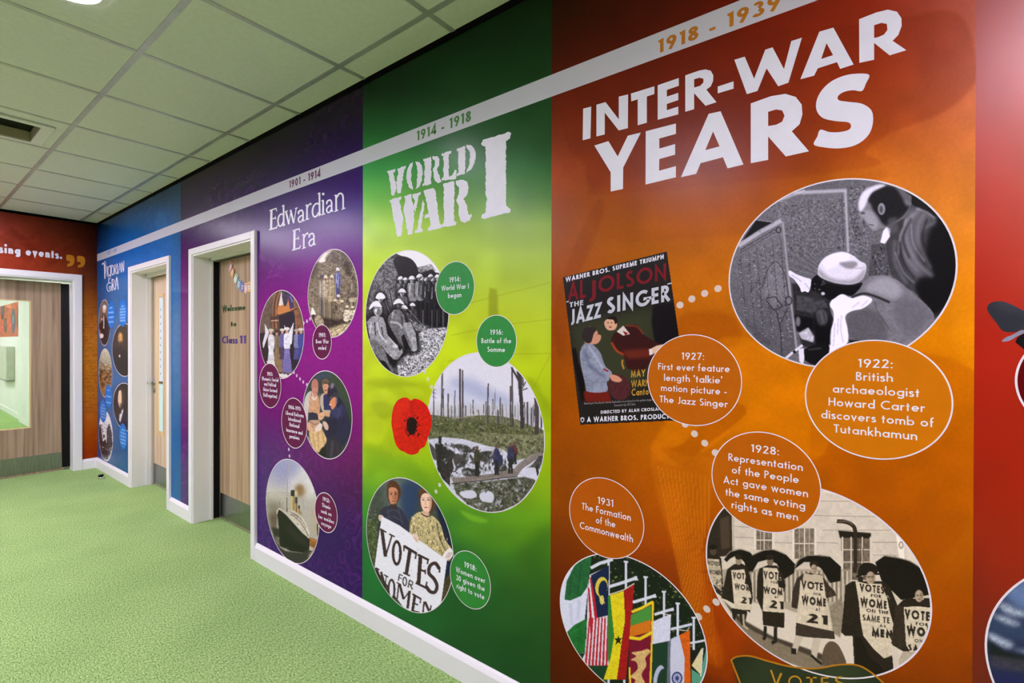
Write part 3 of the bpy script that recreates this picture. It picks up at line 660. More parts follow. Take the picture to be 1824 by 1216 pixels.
# ================================================================== THE MURAL: coloured era panels with their printed gradients and some top-right glare in the colours
def table(cv, us, vs, rows, snooth=True):
    """colour table over photo positions us x vs, smoothly interpolated"""
    T = np.array(rows, float)
    U = np.arange(cv.w)/cv.k+cv.u0; V = np.arange(cv.h)/cv.k+cv.v0
    def idx(x, g):
        g = np.array(g, float); x = np.clip(x, g[0], g[-1]); i = np.clip(np.searchsorted(g, x, 'right')-1, 0, len(g)-2)
        t = (x-g[i])/(g[i+1]-g[i]); return i, t
    iu, tu = idx(U, us); iv, tv = idx(V, vs); tu = tu[None, :, None]; tv = tv[:, None, None]
    cv.a = (T[iv][:, iu]*(1-tu)+T[iv][:, iu+1]*tu)*(1-tv)+(T[iv+1][:, iu]*(1-tu)+T[iv+1][:, iu+1]*tu)*tv
def era(label, x0, x1, us, vs, rows, paint, step=2.4, lay=.0008, z0=.1, z1=2.6085, holes=(), plane='Y', root=None, k=.8, box=None, m='mural'):
    if box is None:
        f = (lambda x, z: proj((x, 0, z))) if plane == 'Y' else (lambda x, z: proj((0, x, z)))
        c = np.array([f(x, z) for x in (x0, x1) for z in (z0, z1)]); box = (c[:, 0].min()-4, max(c[:, 1].min(), -160), min(c[:, 0].max()+4, 2080), min(c[:, 1].max(), 1330))
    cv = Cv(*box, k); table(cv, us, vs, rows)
    if paint: paint(cv)
    ax = 0 if plane == 'Y' else 1
    # snap the grid to the panel: columns on its own edges
    U0, V0, U1, V1 = box
    xa = proj((x0, 0, 1.4))[0] if plane == 'Y' else proj((0, x0, 1.4))[0]; xb = min(proj((x1, 0, 1.4))[0] if plane == 'Y' else proj((0, x1, 1.4))[0], 2070)
    nx = int((xb-xa)/step)+2
    xs_ = np.interp(np.linspace(xa, xb, nx), [xa, xb], [xa, xb])
    X = (onY(xs_, np.full(nx, 608.)) if plane == 'Y' else onX(xs_, np.full(nx, 608.)))[:, ax]; X[0] = x0; X[-1] = min(x1, X[-1]) if xb >= 2070 else x1
    cuts = sorted([h[0] for h in holes]+[h[1] for h in holes]); X = np.array(sorted(set(list(X)+cuts)))
    hpx = 1216/2.4; dz = step/(F0/1.6)*1.0
    nz = int((z1-z0)/(.0045 if x1 < 2.6 else .0028))+2 if plane == 'Y' else int((z1-z0)/.007)+2
    Z = sorted(set(list(np.linspace(z0, z1, nz))+[h[2] for h in holes])); Z = np.array(Z)
    XX, ZZ = np.meshgrid(X, Z)
    P = np.stack([XX, np.full_like(XX, -lay), ZZ], -1) if plane == 'Y' else np.stack([np.full_like(XX, lay), XX, ZZ], -1)
    u, v = proj(P.reshape(-1, 3)); u = u.reshape(XX.shape); v = v.reshape(XX.shape)
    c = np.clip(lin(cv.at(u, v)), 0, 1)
    ny, nx = XX.shape; id_ = np.arange(nx*ny).reshape(ny, nx)
    mx = (X[:-1]+X[1:])/2; mz = (Z[:-1]+Z[1:])/2; MX, MZ = np.meshgrid(mx, mz); keep = np.ones(MX.shape, bool)
    for h in holes: keep &= ~((MX > h[0]) & (MX < h[1]) & (MZ < h[2]))
    q = np.stack([id_[:-1, :-1], id_[:-1, 1:], id_[1:, 1:], id_[1:, :-1]], -1)[keep]
    me = bpy.data.meshes.new('era_panel'); nf = len(q)
    me.vertices.add(nx*ny); me.vertices.foreach_set('co', P.reshape(-1, 3).astype(np.float32).ravel())
    me.loops.add(nf*4); me.loops.foreach_set('vertex_index', q.astype(np.int32).ravel())
    me.polygons.add(nf); me.polygons.foreach_set('loop_start', np.arange(0, nf*4, 4, dtype=np.int32)); me.polygons.foreach_set('loop_total', np.full(nf, 4, np.int32))
    me.update(calc_edges=True); at = me.color_attributes.new('Col', 'FLOAT_COLOR', 'POINT')
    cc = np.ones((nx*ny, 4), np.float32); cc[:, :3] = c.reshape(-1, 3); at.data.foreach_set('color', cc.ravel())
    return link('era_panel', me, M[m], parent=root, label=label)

def p_red(cv):
    cv.fr(0, 0, 1); cv.noise(.03, 40)
era('red wartime panel at the right end of the wall', 6.936, 8.6, (1735, 1824, 2070), (-160, 0, 300, 500, 600, 800, 950, 1050, 1216, 1330),
    [[(120, 40, 30), (150, 60, 50), (150, 60, 50)], [(150, 58, 48), (165, 75, 66), (165, 75, 66)], [(180, 62, 48), (186, 78, 60), (186, 78, 60)], [(174, 38, 14), (178, 52, 32), (178, 52, 32)], [(168, 30, 3), (172, 36, 10), (172, 36, 10)],
     [(152, 26, 0), (158, 30, 0), (158, 30, 0)], [(142, 24, 0), (150, 26, 0), (150, 26, 0)], [(124, 12, 0), (136, 18, 0), (136, 18, 0)], [(98, 5, 0), (104, 8, 0), (104, 8, 0)], [(80, 4, 0), (90, 4, 0), (90, 4, 0)]], p_red, root=wall_m, m='mural_gloss')
def p_orange(cv):
    cv.fr(0, 0, 1)
    # ghosted figure shapes printed into the background
    cv.poly([(1000, 180), (1060, 130), (1330, 60), (1560, 40), (1700, 20), (1738, 100), (1735, 150), (1680, 200), (1590, 235), (1540, 270), (1540, 300), (1100, 345), (1050, 330), (1040, 290), (1010, 260)], (110, 28, 4), .28, 6, True)
    cv.poly([(1075, 330), (1540, 300), (1545, 340), (1400, 420), (1310, 420), (1100, 430), (1060, 400)], (150, 70, 0), .35, 12, True)
    cv.poly([(985, 560), (1010, 470), (1060, 360), (1075, 380), (1030, 500), (1000, 640)], (120, 50, 0), .3, 5, True)
    cv.poly([(1215, 560), (1300, 560), (1320, 610), (1260, 620), (1210, 600)], (140, 60, 0), .35, 8, True)
    cv.poly([(1490, 640), (1735, 660), (1735, 900), (1640, 1000), (1480, 880), (1440, 820)], (160, 70, 0), .32, 6, True)
    cv.poly([(1690, 610), (1738, 660), (1738, 560), (1700, 520)], (222, 140, 10), .35, 5)
    cv.poly([(1205, 700), (1290, 600), (1400, 640), (1450, 720), (1475, 790), (1440, 820), (1380, 790), (1310, 770), (1260, 800), (1200, 830), (1160, 800), (1180, 760)], (222, 130, 0), .35, 5, True)
    cv.poly([(1215, 790), (1290, 720), (1330, 735), (1250, 800), (1220, 830), (1180, 800)], (150, 66, 0), .4, 4, True)
    cv.poly([(1160, 790), (1215, 810), (1270, 820), (1265, 900), (1250, 1010), (1290, 1180), (1240, 1150), (1200, 980), (1170, 880)], (196, 104, 6), .45, 6, True)
    for i in range(13): cv.line([(1172+i*7.5, 830+i*1.5), (1198+i*5.5, 960+i*4), (1228+i*4, 1110+i*6)], 2.2, (222, 134, 20), .38, True)
    cv.poly([(1255, 1040), (1330, 1120), (1300, 1216), (1240, 1190)], (170, 60, 0), .4, 10)
    for (x, y) in ((1560, 330), (1610, 380)): cv.ell(x, y, 90, 60, (230, 140, 50), .16, 30)
    cv.noise(.05, 30); cv.noise(.025, 3)
era('orange inter-war panel, dark rust at its top', 5.849, 6.936, (982, 1150, 1350, 1550, 1735), (-160, 0, 100, 200, 300, 400, 500, 600, 700, 800, 900, 1000, 1100, 1216, 1330),
    [[(35, 5, 0), (60, 10, 0), (90, 15, 0), (110, 30, 10), (150, 90, 70)],
     [(48, 10, 2), (76, 15, 4), (112, 24, 5), (138, 36, 14), (172, 84, 66)], [(70, 16, 3), (92, 22, 4), (122, 32, 6), (150, 46, 14), (186, 92, 58)],  # last column holds lamp glare mixed into the print colour
     [(108, 36, 12), (108, 32, 2), (124, 36, 5), (168, 70, 18), (204, 108, 52)], [(150, 64, 28), (132, 54, 4), (140, 58, 5), (194, 98, 20), (214, 124, 48)],
     [(152, 76, 22), (164, 88, 6), (186, 98, 8), (206, 120, 20), (218, 132, 40)], [(150, 72, 4), (176, 96, 4), (194, 108, 8), (206, 122, 10), (222, 132, 15)],
     [(146, 70, 0), (172, 90, 4), (190, 104, 4), (205, 120, 0), (220, 130, 0)], [(146, 70, 0), (172, 92, 0), (198, 110, 0), (206, 116, 0), (212, 122, 0)],
     [(142, 66, 0), (168, 86, 0), (186, 100, 0), (182, 94, 0), (190, 100, 0)], [(132, 60, 0), (160, 74, 0), (176, 86, 0), (168, 82, 0), (182, 94, 0)],
     [(100, 34, 0), (140, 54, 3), (160, 68, 4), (160, 76, 0), (172, 86, 0)], [(84, 24, 0), (116, 38, 0), (152, 58, 4), (150, 64, 0), (156, 68, 0)],
     [(72, 18, 0), (92, 26, 0), (122, 44, 4), (122, 50, 0), (134, 54, 0)], [(60, 12, 0), (80, 20, 0), (105, 35, 0), (105, 40, 0), (115, 42, 0)]], p_orange, root=wall_m)
def p_green(cv):
    cv.fr(640, 430, 3.286)
    cv.poly([(760, 290), (775, 275), (795, 278), (808, 300), (810, 500), (762, 500)], (128, 140, 20), .6, 1, True)
    for l in (([(540, 548), (820, 490), (1120, 455)]), ([(650, 360), (800, 320), (1120, 240)]), ([(520, 700), (850, 660), (1120, 655)]), ([(1010, 870), (1120, 660)])): cv.line(l, 4, (140, 150, 30), .55)
    cv.poly([(20, 840), (180, 800), (320, 830), (420, 860), (400, 1216), (20, 1216)], (160, 180, 10), .5, 6, True)
    for P in ([(40, 900), (120, 860), (220, 900), (180, 980), (90, 1010)], [(30, 1040), (110, 1020), (170, 1080), (120, 1180), (40, 1160)], [(250, 840), (340, 850), (380, 900), (300, 900)], [(120, 880), (160, 860), (190, 900), (150, 920)]): cv.poly(P, (204, 224, 40), .4, 5, True)
    for P in ([(60, 950), (160, 940), (220, 1000), (140, 1040)], [(20, 820), (200, 810), (340, 830), (300, 850), (120, 850)]): cv.poly(P, (138, 160, 14), .4, 5, True)
    cv.poly([(70, 640), (200, 610), (330, 800), (450, 780), (480, 700), (490, 810), (20, 820)], (176, 196, 20), .3, 6, True)
    cv.poly([(980, 800), (1040, 830), (1075, 900), (1120, 960), (1120, 1100), (1085, 1100), (1060, 950)], (130, 156, 16), .5, 6, True)
    cv.fr(640, 780, 2.789)
    cv.poly([(16, 40), (120, 60), (180, 90), (250, 100), (340, 200), (380, 330), (300, 260), (200, 160), (100, 170), (40, 200)], (90, 140, 20), .35, 12, True)
    cv.poly([(500, 360), (560, 380), (640, 410), (600, 420), (540, 400)], (130, 190, 40), .5, 4, True)
    cv.poly([(860, 480), (948, 430), (948, 760), (860, 700), (800, 600)], (40, 84, 20), .4, 25, True)
    cv.poly([(470, 440), (760, 380), (940, 330), (948, 440), (800, 540), (640, 560)], (120, 180, 20), .25, 20, True)
    cv.speck([(40, 60), (330, 200), (330, 100), (60, 20)], 60, [(150, 200, 30), (90, 150, 20)], (4, 12), .14)
    cv.noise(.05, 26)
era('green First World War panel, lime in the middle', 4.753, 5.849, (646, 810, 980), (0, 160, 250, 300, 350, 400, 450, 550, 650, 750, 820, 870, 920, 970, 1060, 1150, 1216, 1330),
    [[(5, 30, 16), (8, 34, 14), (14, 40, 14)], [(8, 42, 18), (20, 62, 26), (26, 64, 28)], [(34, 112, 48), (36, 92, 46), (34, 76, 34)], [(62, 160, 80), (62, 130, 66), (46, 100, 48)],
     [(110, 188, 78), (96, 152, 66), (76, 124, 54)], [(172, 218, 72), (150, 186, 70), (132, 166, 66)], [(190, 224, 60), (174, 206, 72), (158, 186, 74)], [(192, 216, 34), (186, 208, 38), (172, 194, 50)],
     [(194, 218, 22), (188, 212, 20), (176, 198, 26)], [(184, 210, 18), (172, 200, 14), (158, 186, 14)], [(150, 196, 24), (140, 178, 14), (146, 178, 12)], [(96, 158, 36), (104, 154, 24), (126, 164, 20)], [(50, 130, 44), (66, 128, 34), (96, 146, 22)],
     [(34, 112, 48), (46, 108, 38), (74, 126, 24)], [(28, 104, 46), (30, 88, 36), (44, 88, 28)], [(30, 96, 44), (28, 80, 34), (30, 74, 28)], [(28, 90, 42), (24, 76, 34), (28, 68, 28)], [(20, 80, 38), (20, 64, 30), (22, 58, 26)]], p_green, root=wall_m)
def swirl(cv, amp, colr, seed, f=11., cell=26):
    n = vnoise(cv.h, cv.w, cell*.55, cell, seed)+.45*vnoise(cv.h, cv.w, cell*.25, cell*.45, seed+5)
    s = np.sin(n*f*2); m = np.clip((s-.45)*2.2, 0, 1)*amp
    gate = np.clip((vnoise(cv.h, cv.w, cell*2, cell*3, seed+9)-.25)*2, 0, 1)
    m = (m*gate)[..., None]; cv.a = cv.a*(1-m)+np.array(colr, float)*m
def p_purple(cv):
    cv.k = cv.k
    swirl(cv, .20, (160, 60, 170), 31); swirl(cv, .16, (60, 0, 80), 77, 9)
    cv.fr(320, 380, 3.8)   # leaf sprays of the damask near the door
    for pts in ([(560, 470), (600, 430), (640, 350), (690, 290)], [(590, 440), (640, 420), (700, 430)], [(600, 400), (660, 380), (700, 330)]): cv.line(pts, 7, (150, 70, 160), .35, True)
    for x, y, r in ((690, 370, 20), (660, 410, -30), (620, 330, 60), (560, 300, 40)): cv.ell(x, y, 34, 15, (146, 66, 160), .25, 2, r)
    cv.noise(.03, 3)
era('purple Edwardian panel, violet at the top and magenta in the middle', 2.396, 4.753, (322, 400, 470, 560, 646), (120, 200, 260, 320, 370, 420, 480, 560, 640, 700, 780, 830, 880, 950, 1070, 1100),
    [[(14, 0, 20)]*5, [(14, 0, 20), (14, 0, 20), (16, 0, 22), (16, 0, 28), (18, 0, 34)], [(16, 0, 24), (18, 0, 28), (18, 0, 34), (24, 0, 52), (30, 0, 70)],
     [(22, 2, 32), (24, 2, 44), (28, 0, 62), (38, 0, 84), (46, 0, 98)], [(30, 6, 52), (34, 8, 66), (40, 4, 90), (50, 0, 110), (54, 0, 122)], [(44, 12, 76), (52, 22, 84), (62, 10, 104), (80, 0, 124), (84, 0, 126)],
     [(78, 8, 92), (80, 20, 96), (92, 14, 112), (118, 0, 130), (108, 4, 128)], [(98, 0, 104), (110, 0, 110), (128, 14, 126), (142, 0, 134), (136, 2, 132)],
     [(106, 2, 106), (112, 0, 108), (124, 4, 116), (134, 0, 124), (138, 0, 124)], [(100, 4, 104), (106, 0, 104), (108, 8, 104), (122, 0, 114), (132, 0, 118)],
     [(80, 14, 100), (86, 6, 96), (78, 14, 98), (98, 0, 96), (112, 0, 96)], [(68, 22, 104), (72, 14, 96), (64, 16, 98), (84, 0, 88), (92, 0, 80)], [(64, 24, 104), (66, 16, 96), (58, 14, 98), (62, 2, 84), (68, 0, 72)],
     [(58, 20, 100), (58, 14, 94), (50, 10, 94), (46, 4, 86), (48, 2, 80)], [(50, 10, 90), (50, 10, 90), (44, 6, 88), (40, 4, 82), (44, 4, 84)], [(50, 10, 90), (50, 10, 90), (44, 6, 88), (40, 4, 82), (44, 4, 84)]],
    p_purple, holes=(D3,), root=wall_m, step=2.)
def p_blue(cv):
    cv.a *= np.array((.85, .86, .88))
    swirl(cv, .12, (70, 150, 210), 12, 8, 20)
    cv.fr(220, 440, 6.08)
    cv.fr(180, 300, 10.13); cv.poly([(1000, 820), (1070, 760), (1130, 830), (1190, 980), (1180, 1060), (990, 1100)], (30, 120, 190), .3, 4, True)
    cv.noise(.03, 4)
era('blue Victorian panel beside the corner', 0.001, 2.396, (174, 200, 228, 300, 322), (300, 345, 380, 420, 460, 520, 580, 640, 720, 780, 840, 900),
    [[(0, 30, 60), (0, 40, 80), (0, 50, 90), (0, 55, 90), (0, 60, 95)], [(0, 40, 76), (0, 46, 90), (0, 56, 100), (0, 64, 106), (0, 70, 112)], [(0, 36, 76), (0, 60, 120), (0, 84, 150), (0, 84, 150), (0, 80, 130)],
     [(0, 44, 96), (0, 84, 158), (0, 100, 180), (0, 106, 180), (0, 96, 150)], [(0, 74, 146), (0, 100, 184), (0, 110, 196), (4, 116, 196), (0, 104, 164)], [(24, 90, 150), (26, 104, 172), (30, 110, 180), (24, 120, 188), (20, 104, 164)],
     [(46, 100, 148), (54, 108, 160), (56, 112, 166), (70, 126, 178), (54, 110, 160)], [(46, 98, 150), (54, 110, 166), (56, 112, 170), (64, 124, 182), (52, 110, 164)], [(40, 94, 150), (42, 100, 160), (36, 102, 164), (36, 112, 176), (36, 104, 160)],
     [(20, 84, 146), (14, 90, 152), (6, 94, 156), (10, 104, 172), (14, 100, 160)], [(0, 76, 136), (0, 88, 148), (0, 92, 156), (0, 100, 172), (0, 96, 160)], [(0, 76, 136), (0, 88, 148), (0, 92, 156), (0, 102, 174), (0, 98, 164)]], p_blue, holes=(D2,), root=wall_m, step=1.5)
def p_rust(cv):
    cv.fr(0, 360, 6.08)
    for pts in ([(0, 420), (120, 300), (300, 380), (420, 300), (600, 420), (560, 600), (420, 560), (300, 640)], [(500, 680), (600, 520), (760, 380), (820, 420), (700, 560), (560, 720)], [(100, 280), (220, 330), (380, 500), (340, 560)]): cv.poly(pts, (96, 28, 14), .28, 4, True)
    for pts in ([(300, 720), (520, 560), (800, 400)], [(0, 330), (200, 420), (420, 420)], [(60, 380), (260, 520), (300, 640)]): cv.line(pts, 14, (170, 70, 46), .25, True, soft=2)
    cv.fr(0, 360, 2.432)
    g = random.Random(4)
    for i in range(34):
        y = 445+i*14+g.uniform(-4, 4); x = 358
        while x < 420:
            w = g.uniform(3, 9)
            if g.random() < .6: cv.line([(x, y), (x+w*.5, y+g.uniform(-3, 3)), (x+w, y-g.uniform(0, 3))], 2., (84, 44, 6), .8)
            x += w+g.uniform(1, 5)
    cv.noise(.05, 6)
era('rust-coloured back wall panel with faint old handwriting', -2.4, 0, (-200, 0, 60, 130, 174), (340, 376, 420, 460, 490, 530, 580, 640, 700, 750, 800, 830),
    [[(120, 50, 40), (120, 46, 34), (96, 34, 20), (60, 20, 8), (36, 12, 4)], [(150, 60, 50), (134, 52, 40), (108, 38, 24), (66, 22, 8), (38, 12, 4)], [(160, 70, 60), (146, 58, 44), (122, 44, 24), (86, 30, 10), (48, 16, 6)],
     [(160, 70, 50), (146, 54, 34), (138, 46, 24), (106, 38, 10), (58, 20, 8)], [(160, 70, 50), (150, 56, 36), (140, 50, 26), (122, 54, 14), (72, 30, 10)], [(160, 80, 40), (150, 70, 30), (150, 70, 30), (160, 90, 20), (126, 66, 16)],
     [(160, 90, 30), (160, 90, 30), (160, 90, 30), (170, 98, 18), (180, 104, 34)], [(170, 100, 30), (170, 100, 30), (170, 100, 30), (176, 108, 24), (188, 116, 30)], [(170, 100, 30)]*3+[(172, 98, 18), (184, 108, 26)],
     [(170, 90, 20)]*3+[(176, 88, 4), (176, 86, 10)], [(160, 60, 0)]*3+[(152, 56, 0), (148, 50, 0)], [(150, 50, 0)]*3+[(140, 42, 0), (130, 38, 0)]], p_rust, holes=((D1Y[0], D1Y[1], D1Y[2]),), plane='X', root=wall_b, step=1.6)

# ------------------------------------------------------------------ timeline ribbon, headings, quotation
rb = empty('timeline_ribbon', 'long translucent white timeline stripe running across all the coloured panels', 'timeline', (4.5, 0, 2.22))
put(link('stripe', mesh([(0, -.00095, 2.2211), (8.6, -.00095, 2.2211), (8.6, -.00095, 2.2978), (0, -.00095, 2.2978)], [(0, 1, 2, 3)], 'stripe'), M['ribbon']), rb)
def date_text(lines, lay, m, root, w, label):
    t, a, b, v, h = lines[0]; W, S = layout(t, w); y, z, f = t.split(' '); k = (b-a)/W; p = onY(np.array([a, b]), np.array([v, v]))
    X = lambda q: float(proj((p[0, 0]+(p[1, 0]-p[0, 0])*q/W, 0, 2.24))[0])
    i0 = 0; vb0 = onY((a+b)/2, v)[2]
    for part in (y, z, f):
        i = t.index(part, i0); q0 = layout(t[:i]+part[0], w)[0]-glyph(part[0], w)[0]; q1 = q0+layout(part, w)[0]; i0 = i+len(part)
        ua, ub = X(q0), X(q1); um = (ua+ub)/2; xm = onY(um, v)[0]; vv = float(proj((xm, 0, vb0))[1]); hh = h*abs((proj((xm, 0, vb0+.03))[1]-vv)/(proj((onY((a+b)/2, v)[0], 0, vb0+.03))[1]-v))
        text_mesh('date_lettering', [(part, ua, ub, vv, hh)], lay, m, root, w=w, label=label+(' (dash)' if part == '-' else ' part '+part))
date_text([('1901 - 1914', 450+440/6.757, 450+818/6.757, 280+302/6.757, 13.6)], .0017, flat('date_purple', (104, 10, 84)), rb, w=.2, label='purple date 1901 - 1914')
date_text([('1914 - 1918', 640+283/2.764, 640+550/2.764, 644/2.764, 18)], .0017, flat('date_green', (70, 128, 58)), rb, w=.2, label='green date 1914 - 1918')
date_text([('1918 - 1939', 980+415/2.161, 980+885/2.161, 119/2.161, 25.5)], .0017, flat('date_orange', (188, 118, 30)), rb, w=.2, label='orange date 1918 - 1939')
date_text([('1837 - 1901', 120+541/7.6, 120+668/7.6, 360+693/7.6, 7)], .0017, flat('date_blue', (60, 130, 205)), rb, w=.18, label='blue date 1837 - 1901')
def heading(name, label, loops, fr, root_at, jag=0, word='letters'):
    r = empty(name, label, 'heading', tuple(onY(*root_at)))
    g = random.Random(11)
    for L in loops:
        q = []
        for l in L:
            l = [np.array(p, float) for p in l]
            if jag:
                o = []
                for a, b in zip(l, l[1:]+l[:1]):
                    n = max(1, int(np.hypot(*(b-a))/9))
                    for i in range(n): o.append(a+(b-a)*i/n+(np.array((g.uniform(-jag, jag), g.uniform(-jag, jag))) if i else 0))
                l = o
            q.append(Fr(l, *fr))
        poly_mesh('letter', [q], .0018, M['letter'], r)
    return r
Z1 = (980, 0, 2.161)
S_ = smooth_loop([(1227, 287), (1216, 320), (1200, 350), (1165, 347), (1130, 354), (1108, 370), (1112, 386), (1150, 392), (1200, 399), (1236, 424), (1243, 465), (1232, 508), (1205, 540), (1165, 562), (1110, 571), (1055, 567), (1015, 556), (1028, 526), (1040, 499), (1075, 508), (1115, 508), (1150, 499), (1158, 482), (1145, 470), (1100, 466), (1052, 455), (1028, 430), (1024, 395), (1040, 355), (1075, 318), (1120, 295), (1170, 284)], 4)
heading('inter_war_heading', 'large white capitals reading INTER-WAR', [
 [[(127, 418), (158, 410), (155, 532), (125, 540)]], [[(178, 403), (213, 393), (264, 459), (264, 372), (300, 363), (299, 493), (264, 502), (210, 433), (210, 517), (178, 525)]],
 [[(311, 360), (401, 332), (401, 362), (372, 371), (372, 472), (337, 482), (337, 382), (312, 390)]], [[(414, 328), (495, 300), (495, 330), (449, 346), (449, 372), (493, 357), (493, 385), (449, 400), (449, 424), (493, 410), (493, 440), (414, 461)]],
 [[(520, 290), (575, 271), (598, 267), (618, 272), (628, 290), (627, 312), (618, 332), (601, 345), (640, 393), (598, 407), (554, 358), (554, 420), (520, 430)], [(554, 305), (575, 299), (590, 303), (590, 317), (578, 330), (554, 337)]],
 [[(645, 333), (706, 313), (706, 341), (645, 359)]], [[(709, 230), (749, 218), (785, 303), (828, 191), (856, 182), (900, 266), (928, 158), (969, 145), (917, 318), (878, 332), (833, 263), (798, 350), (757, 362)]],
 [[(963, 305), (1036, 122), (1090, 106), (1168, 248), (1116, 265), (1104, 239), (1030, 263), (1016, 291)], [(1064, 166), (1089, 212), (1043, 227)]],
 [[(1189, 74), (1255, 48), (1300, 37), (1335, 45), (1352, 70), (1353, 100), (1340, 135), (1318, 157), (1371, 193), (1307, 213), (1247, 165), (1247, 230), (1190, 242)], [(1247, 97), (1275, 88), (1296, 92), (1298, 115), (1285, 133), (1262, 143), (1247, 146)]]], Z1, (1200, 200))
heading('years_heading', 'largest white capitals, reading YEARS, beneath the words INTER-WAR', [
 [[(170, 560), (224, 543), (260, 602), (299, 522), (349, 510), (281, 645), (280, 727), (233, 737), (233, 663)]], [[(368, 505), (484, 475), (484, 515), (420, 533), (420, 572), (481, 554), (481, 595), (420, 612), (419, 657), (484, 639), (484, 682), (367, 710)]],
 [[(503, 682), (610, 438), (656, 428), (744, 633), (683, 648), (665, 605), (579, 628), (562, 669)], [(627, 506), (652, 563), (597, 578)]],
 [[(772, 398), (850, 370), (905, 361), (945, 373), (968, 402), (971, 440), (960, 478), (930, 505), (996, 582), (907, 602), (839, 525), (839, 615), (772, 628)], [(839, 430), (870, 421), (893, 425), (902, 445), (893, 468), (870, 480), (839, 485)]],
 [S_]], Z1, (1200, 330))
Z2 = (640, 0, 2.764)
heading('world_war_heading', 'white stencil capitals reading WORLD WAR I on the green panel', [
 [[(135, 843), (178, 831), (176, 846), (168, 850), (186, 925), (172, 962), (160, 962), (145, 862)]], [[(188, 830), (230, 815), (228, 828), (220, 836), (206, 948), (190, 953), (181, 905), (192, 850)]],
 [[(265, 797), (263, 815), (255, 840), (255, 890), (263, 918), (265, 932), (248, 925), (236, 900), (232, 865), (238, 830), (250, 806)]], [[(277, 794), (296, 797), (308, 815), (312, 850), (308, 890), (296, 918), (277, 930), (284, 900), (288, 850), (284, 818)]],
 [[(315, 782), (354, 770), (354, 905), (312, 917), (312, 905), (320, 900), (322, 795), (315, 793)]], [[(360, 768), (385, 768), (395, 785), (393, 815), (382, 834), (396, 872), (405, 895), (388, 902), (373, 890), (362, 840), (372, 812), (372, 790), (360, 782)]],
 [[(405, 755), (453, 742), (453, 752), (440, 762), (440, 870), (458, 862), (470, 835), (479, 838), (474, 880), (405, 890), (405, 878), (414, 872), (414, 767), (405, 767)]],
 [[(480, 732), (521, 718), (521, 853), (478, 868), (478, 856), (488, 850), (488, 744), (480, 744)]], [[(527, 712), (550, 714), (565, 730), (573, 760), (568, 800), (552, 832), (528, 852), (528, 838), (540, 815), (546, 775), (540, 740), (528, 726)]],
 [[(148, 985), (208, 968), (205, 980), (197, 988), (217, 1075), (206, 1162), (186, 1166), (154, 998)]], [[(220, 966), (258, 955), (257, 975), (272, 1050), (262, 1151), (240, 1156), (217, 1030), (226, 985)]], [[(262, 957), (302, 944), (302, 956), (292, 964), (277, 1045), (267, 1028), (274, 985), (262, 972)]],
 [[(312, 982), (322, 1005), (316, 1040), (303, 1120), (313, 1130), (311, 1141), (273, 1148), (273, 1136), (285, 1130)]], [[(317, 938), (364, 925), (374, 937), (396, 1100), (406, 1108), (403, 1122), (338, 1136), (338, 1122), (350, 1112), (345, 1068), (322, 1076), (322, 1060), (341, 1052), (334, 1000)]],
 [[(413, 905), (465, 891), (469, 902), (466, 1085), (479, 1095), (475, 1108), (405, 1119), (405, 1108), (416, 1095), (416, 920), (413, 918)]], [[(475, 888), (512, 885), (532, 895), (539, 925), (532, 955), (512, 980), (530, 1010), (535, 1052), (545, 1060), (552, 1050), (554, 1065), (545, 1085), (520, 1098), (500, 1090), (490, 1060), (488, 1010), (478, 990), (490, 955), (490, 920), (476, 905)]],
 [[(600, 705), (608, 688), (650, 675), (700, 662), (735, 648), (748, 655), (742, 680), (722, 695), (722, 1010), (735, 1022), (746, 1030), (742, 1045), (700, 1055), (660, 1065), (620, 1078), (600, 1072), (605, 1055), (622, 1045), (628, 975), (622, 960), (622, 722), (602, 714)]]], Z2, (780, 400), 2.6)
# serif headings drawn from weighted strokes
def stroke_heading(name, label, fr, letters, at_):
    r = empty(name, label, 'heading', tuple(onY(*at_)))
    for strokes in letters:
        V = []; Fc = []
        for i, (pts, w) in enumerate(strokes):
            P = smooth_loop(pts, 4, False) if len(pts) > 2 else np.array(pts, float)
            for q in ribbon(P, w):
                k = len(V); V += list(wallpts(Fr(q, *fr), .0018+.00008*i)); Fc.append((k, k+1, k+2, k+3))
        put(link('letter', mesh(V, Fc, 'letter'), M['letter']), r)
E_ = lambda x, y, s=1, h=1.: [([(x+18, y+6), (x+14, y+232)], 27), ([(x-6, y+10), (x+80, y-18)], 13), ([(x+74, y-24), (x+82, y+18)], 9), ([(x+20, y+112), (x+68, y+96)], 12), ([(x+66, y+78), (x+68, y+116)], 9), ([(x-12, y+244), (x+80, y+214)], 15), ([(x+76, y+224), (x+92, y+184)], 11)]
def a_(x, y, s=1., k=0):   # double-storey a, k = slope
    return [([(x+8*s, y+28*s), (x+24*s, y+4*s), (x+52*s, y-4*s), (x+66*s, y+24*s), (x+66*s, y+70*s), (x+68*s, y+124*s)], 19), ([(x+64*s, y+54*s), (x+30*s, y+70*s), (x+10*s, y+104*s), (x+22*s, y+136*s), (x+46*s, y+130*s), (x+66*s, y+98*s)], 16), ([(x+64*s, y+126*s), (x+86*s, y+118*s)], 12), ([(x+10*s, y+30*s), (x+14*s, y+42*s)], 18)]
def r_(x, y, h=180, s=1.): return [([(x, y+6), (x, y+h)], 20), ([(x-18, y+16), (x+2, y+2)], 11), ([(x-20, y+h+6), (x+26, y+h-10)], 11), ([(x+2, y+50), (x+22, y+6), (x+50, y-14)], 15), ([(x+42, y-14), (x+48, y+6)], 20)]
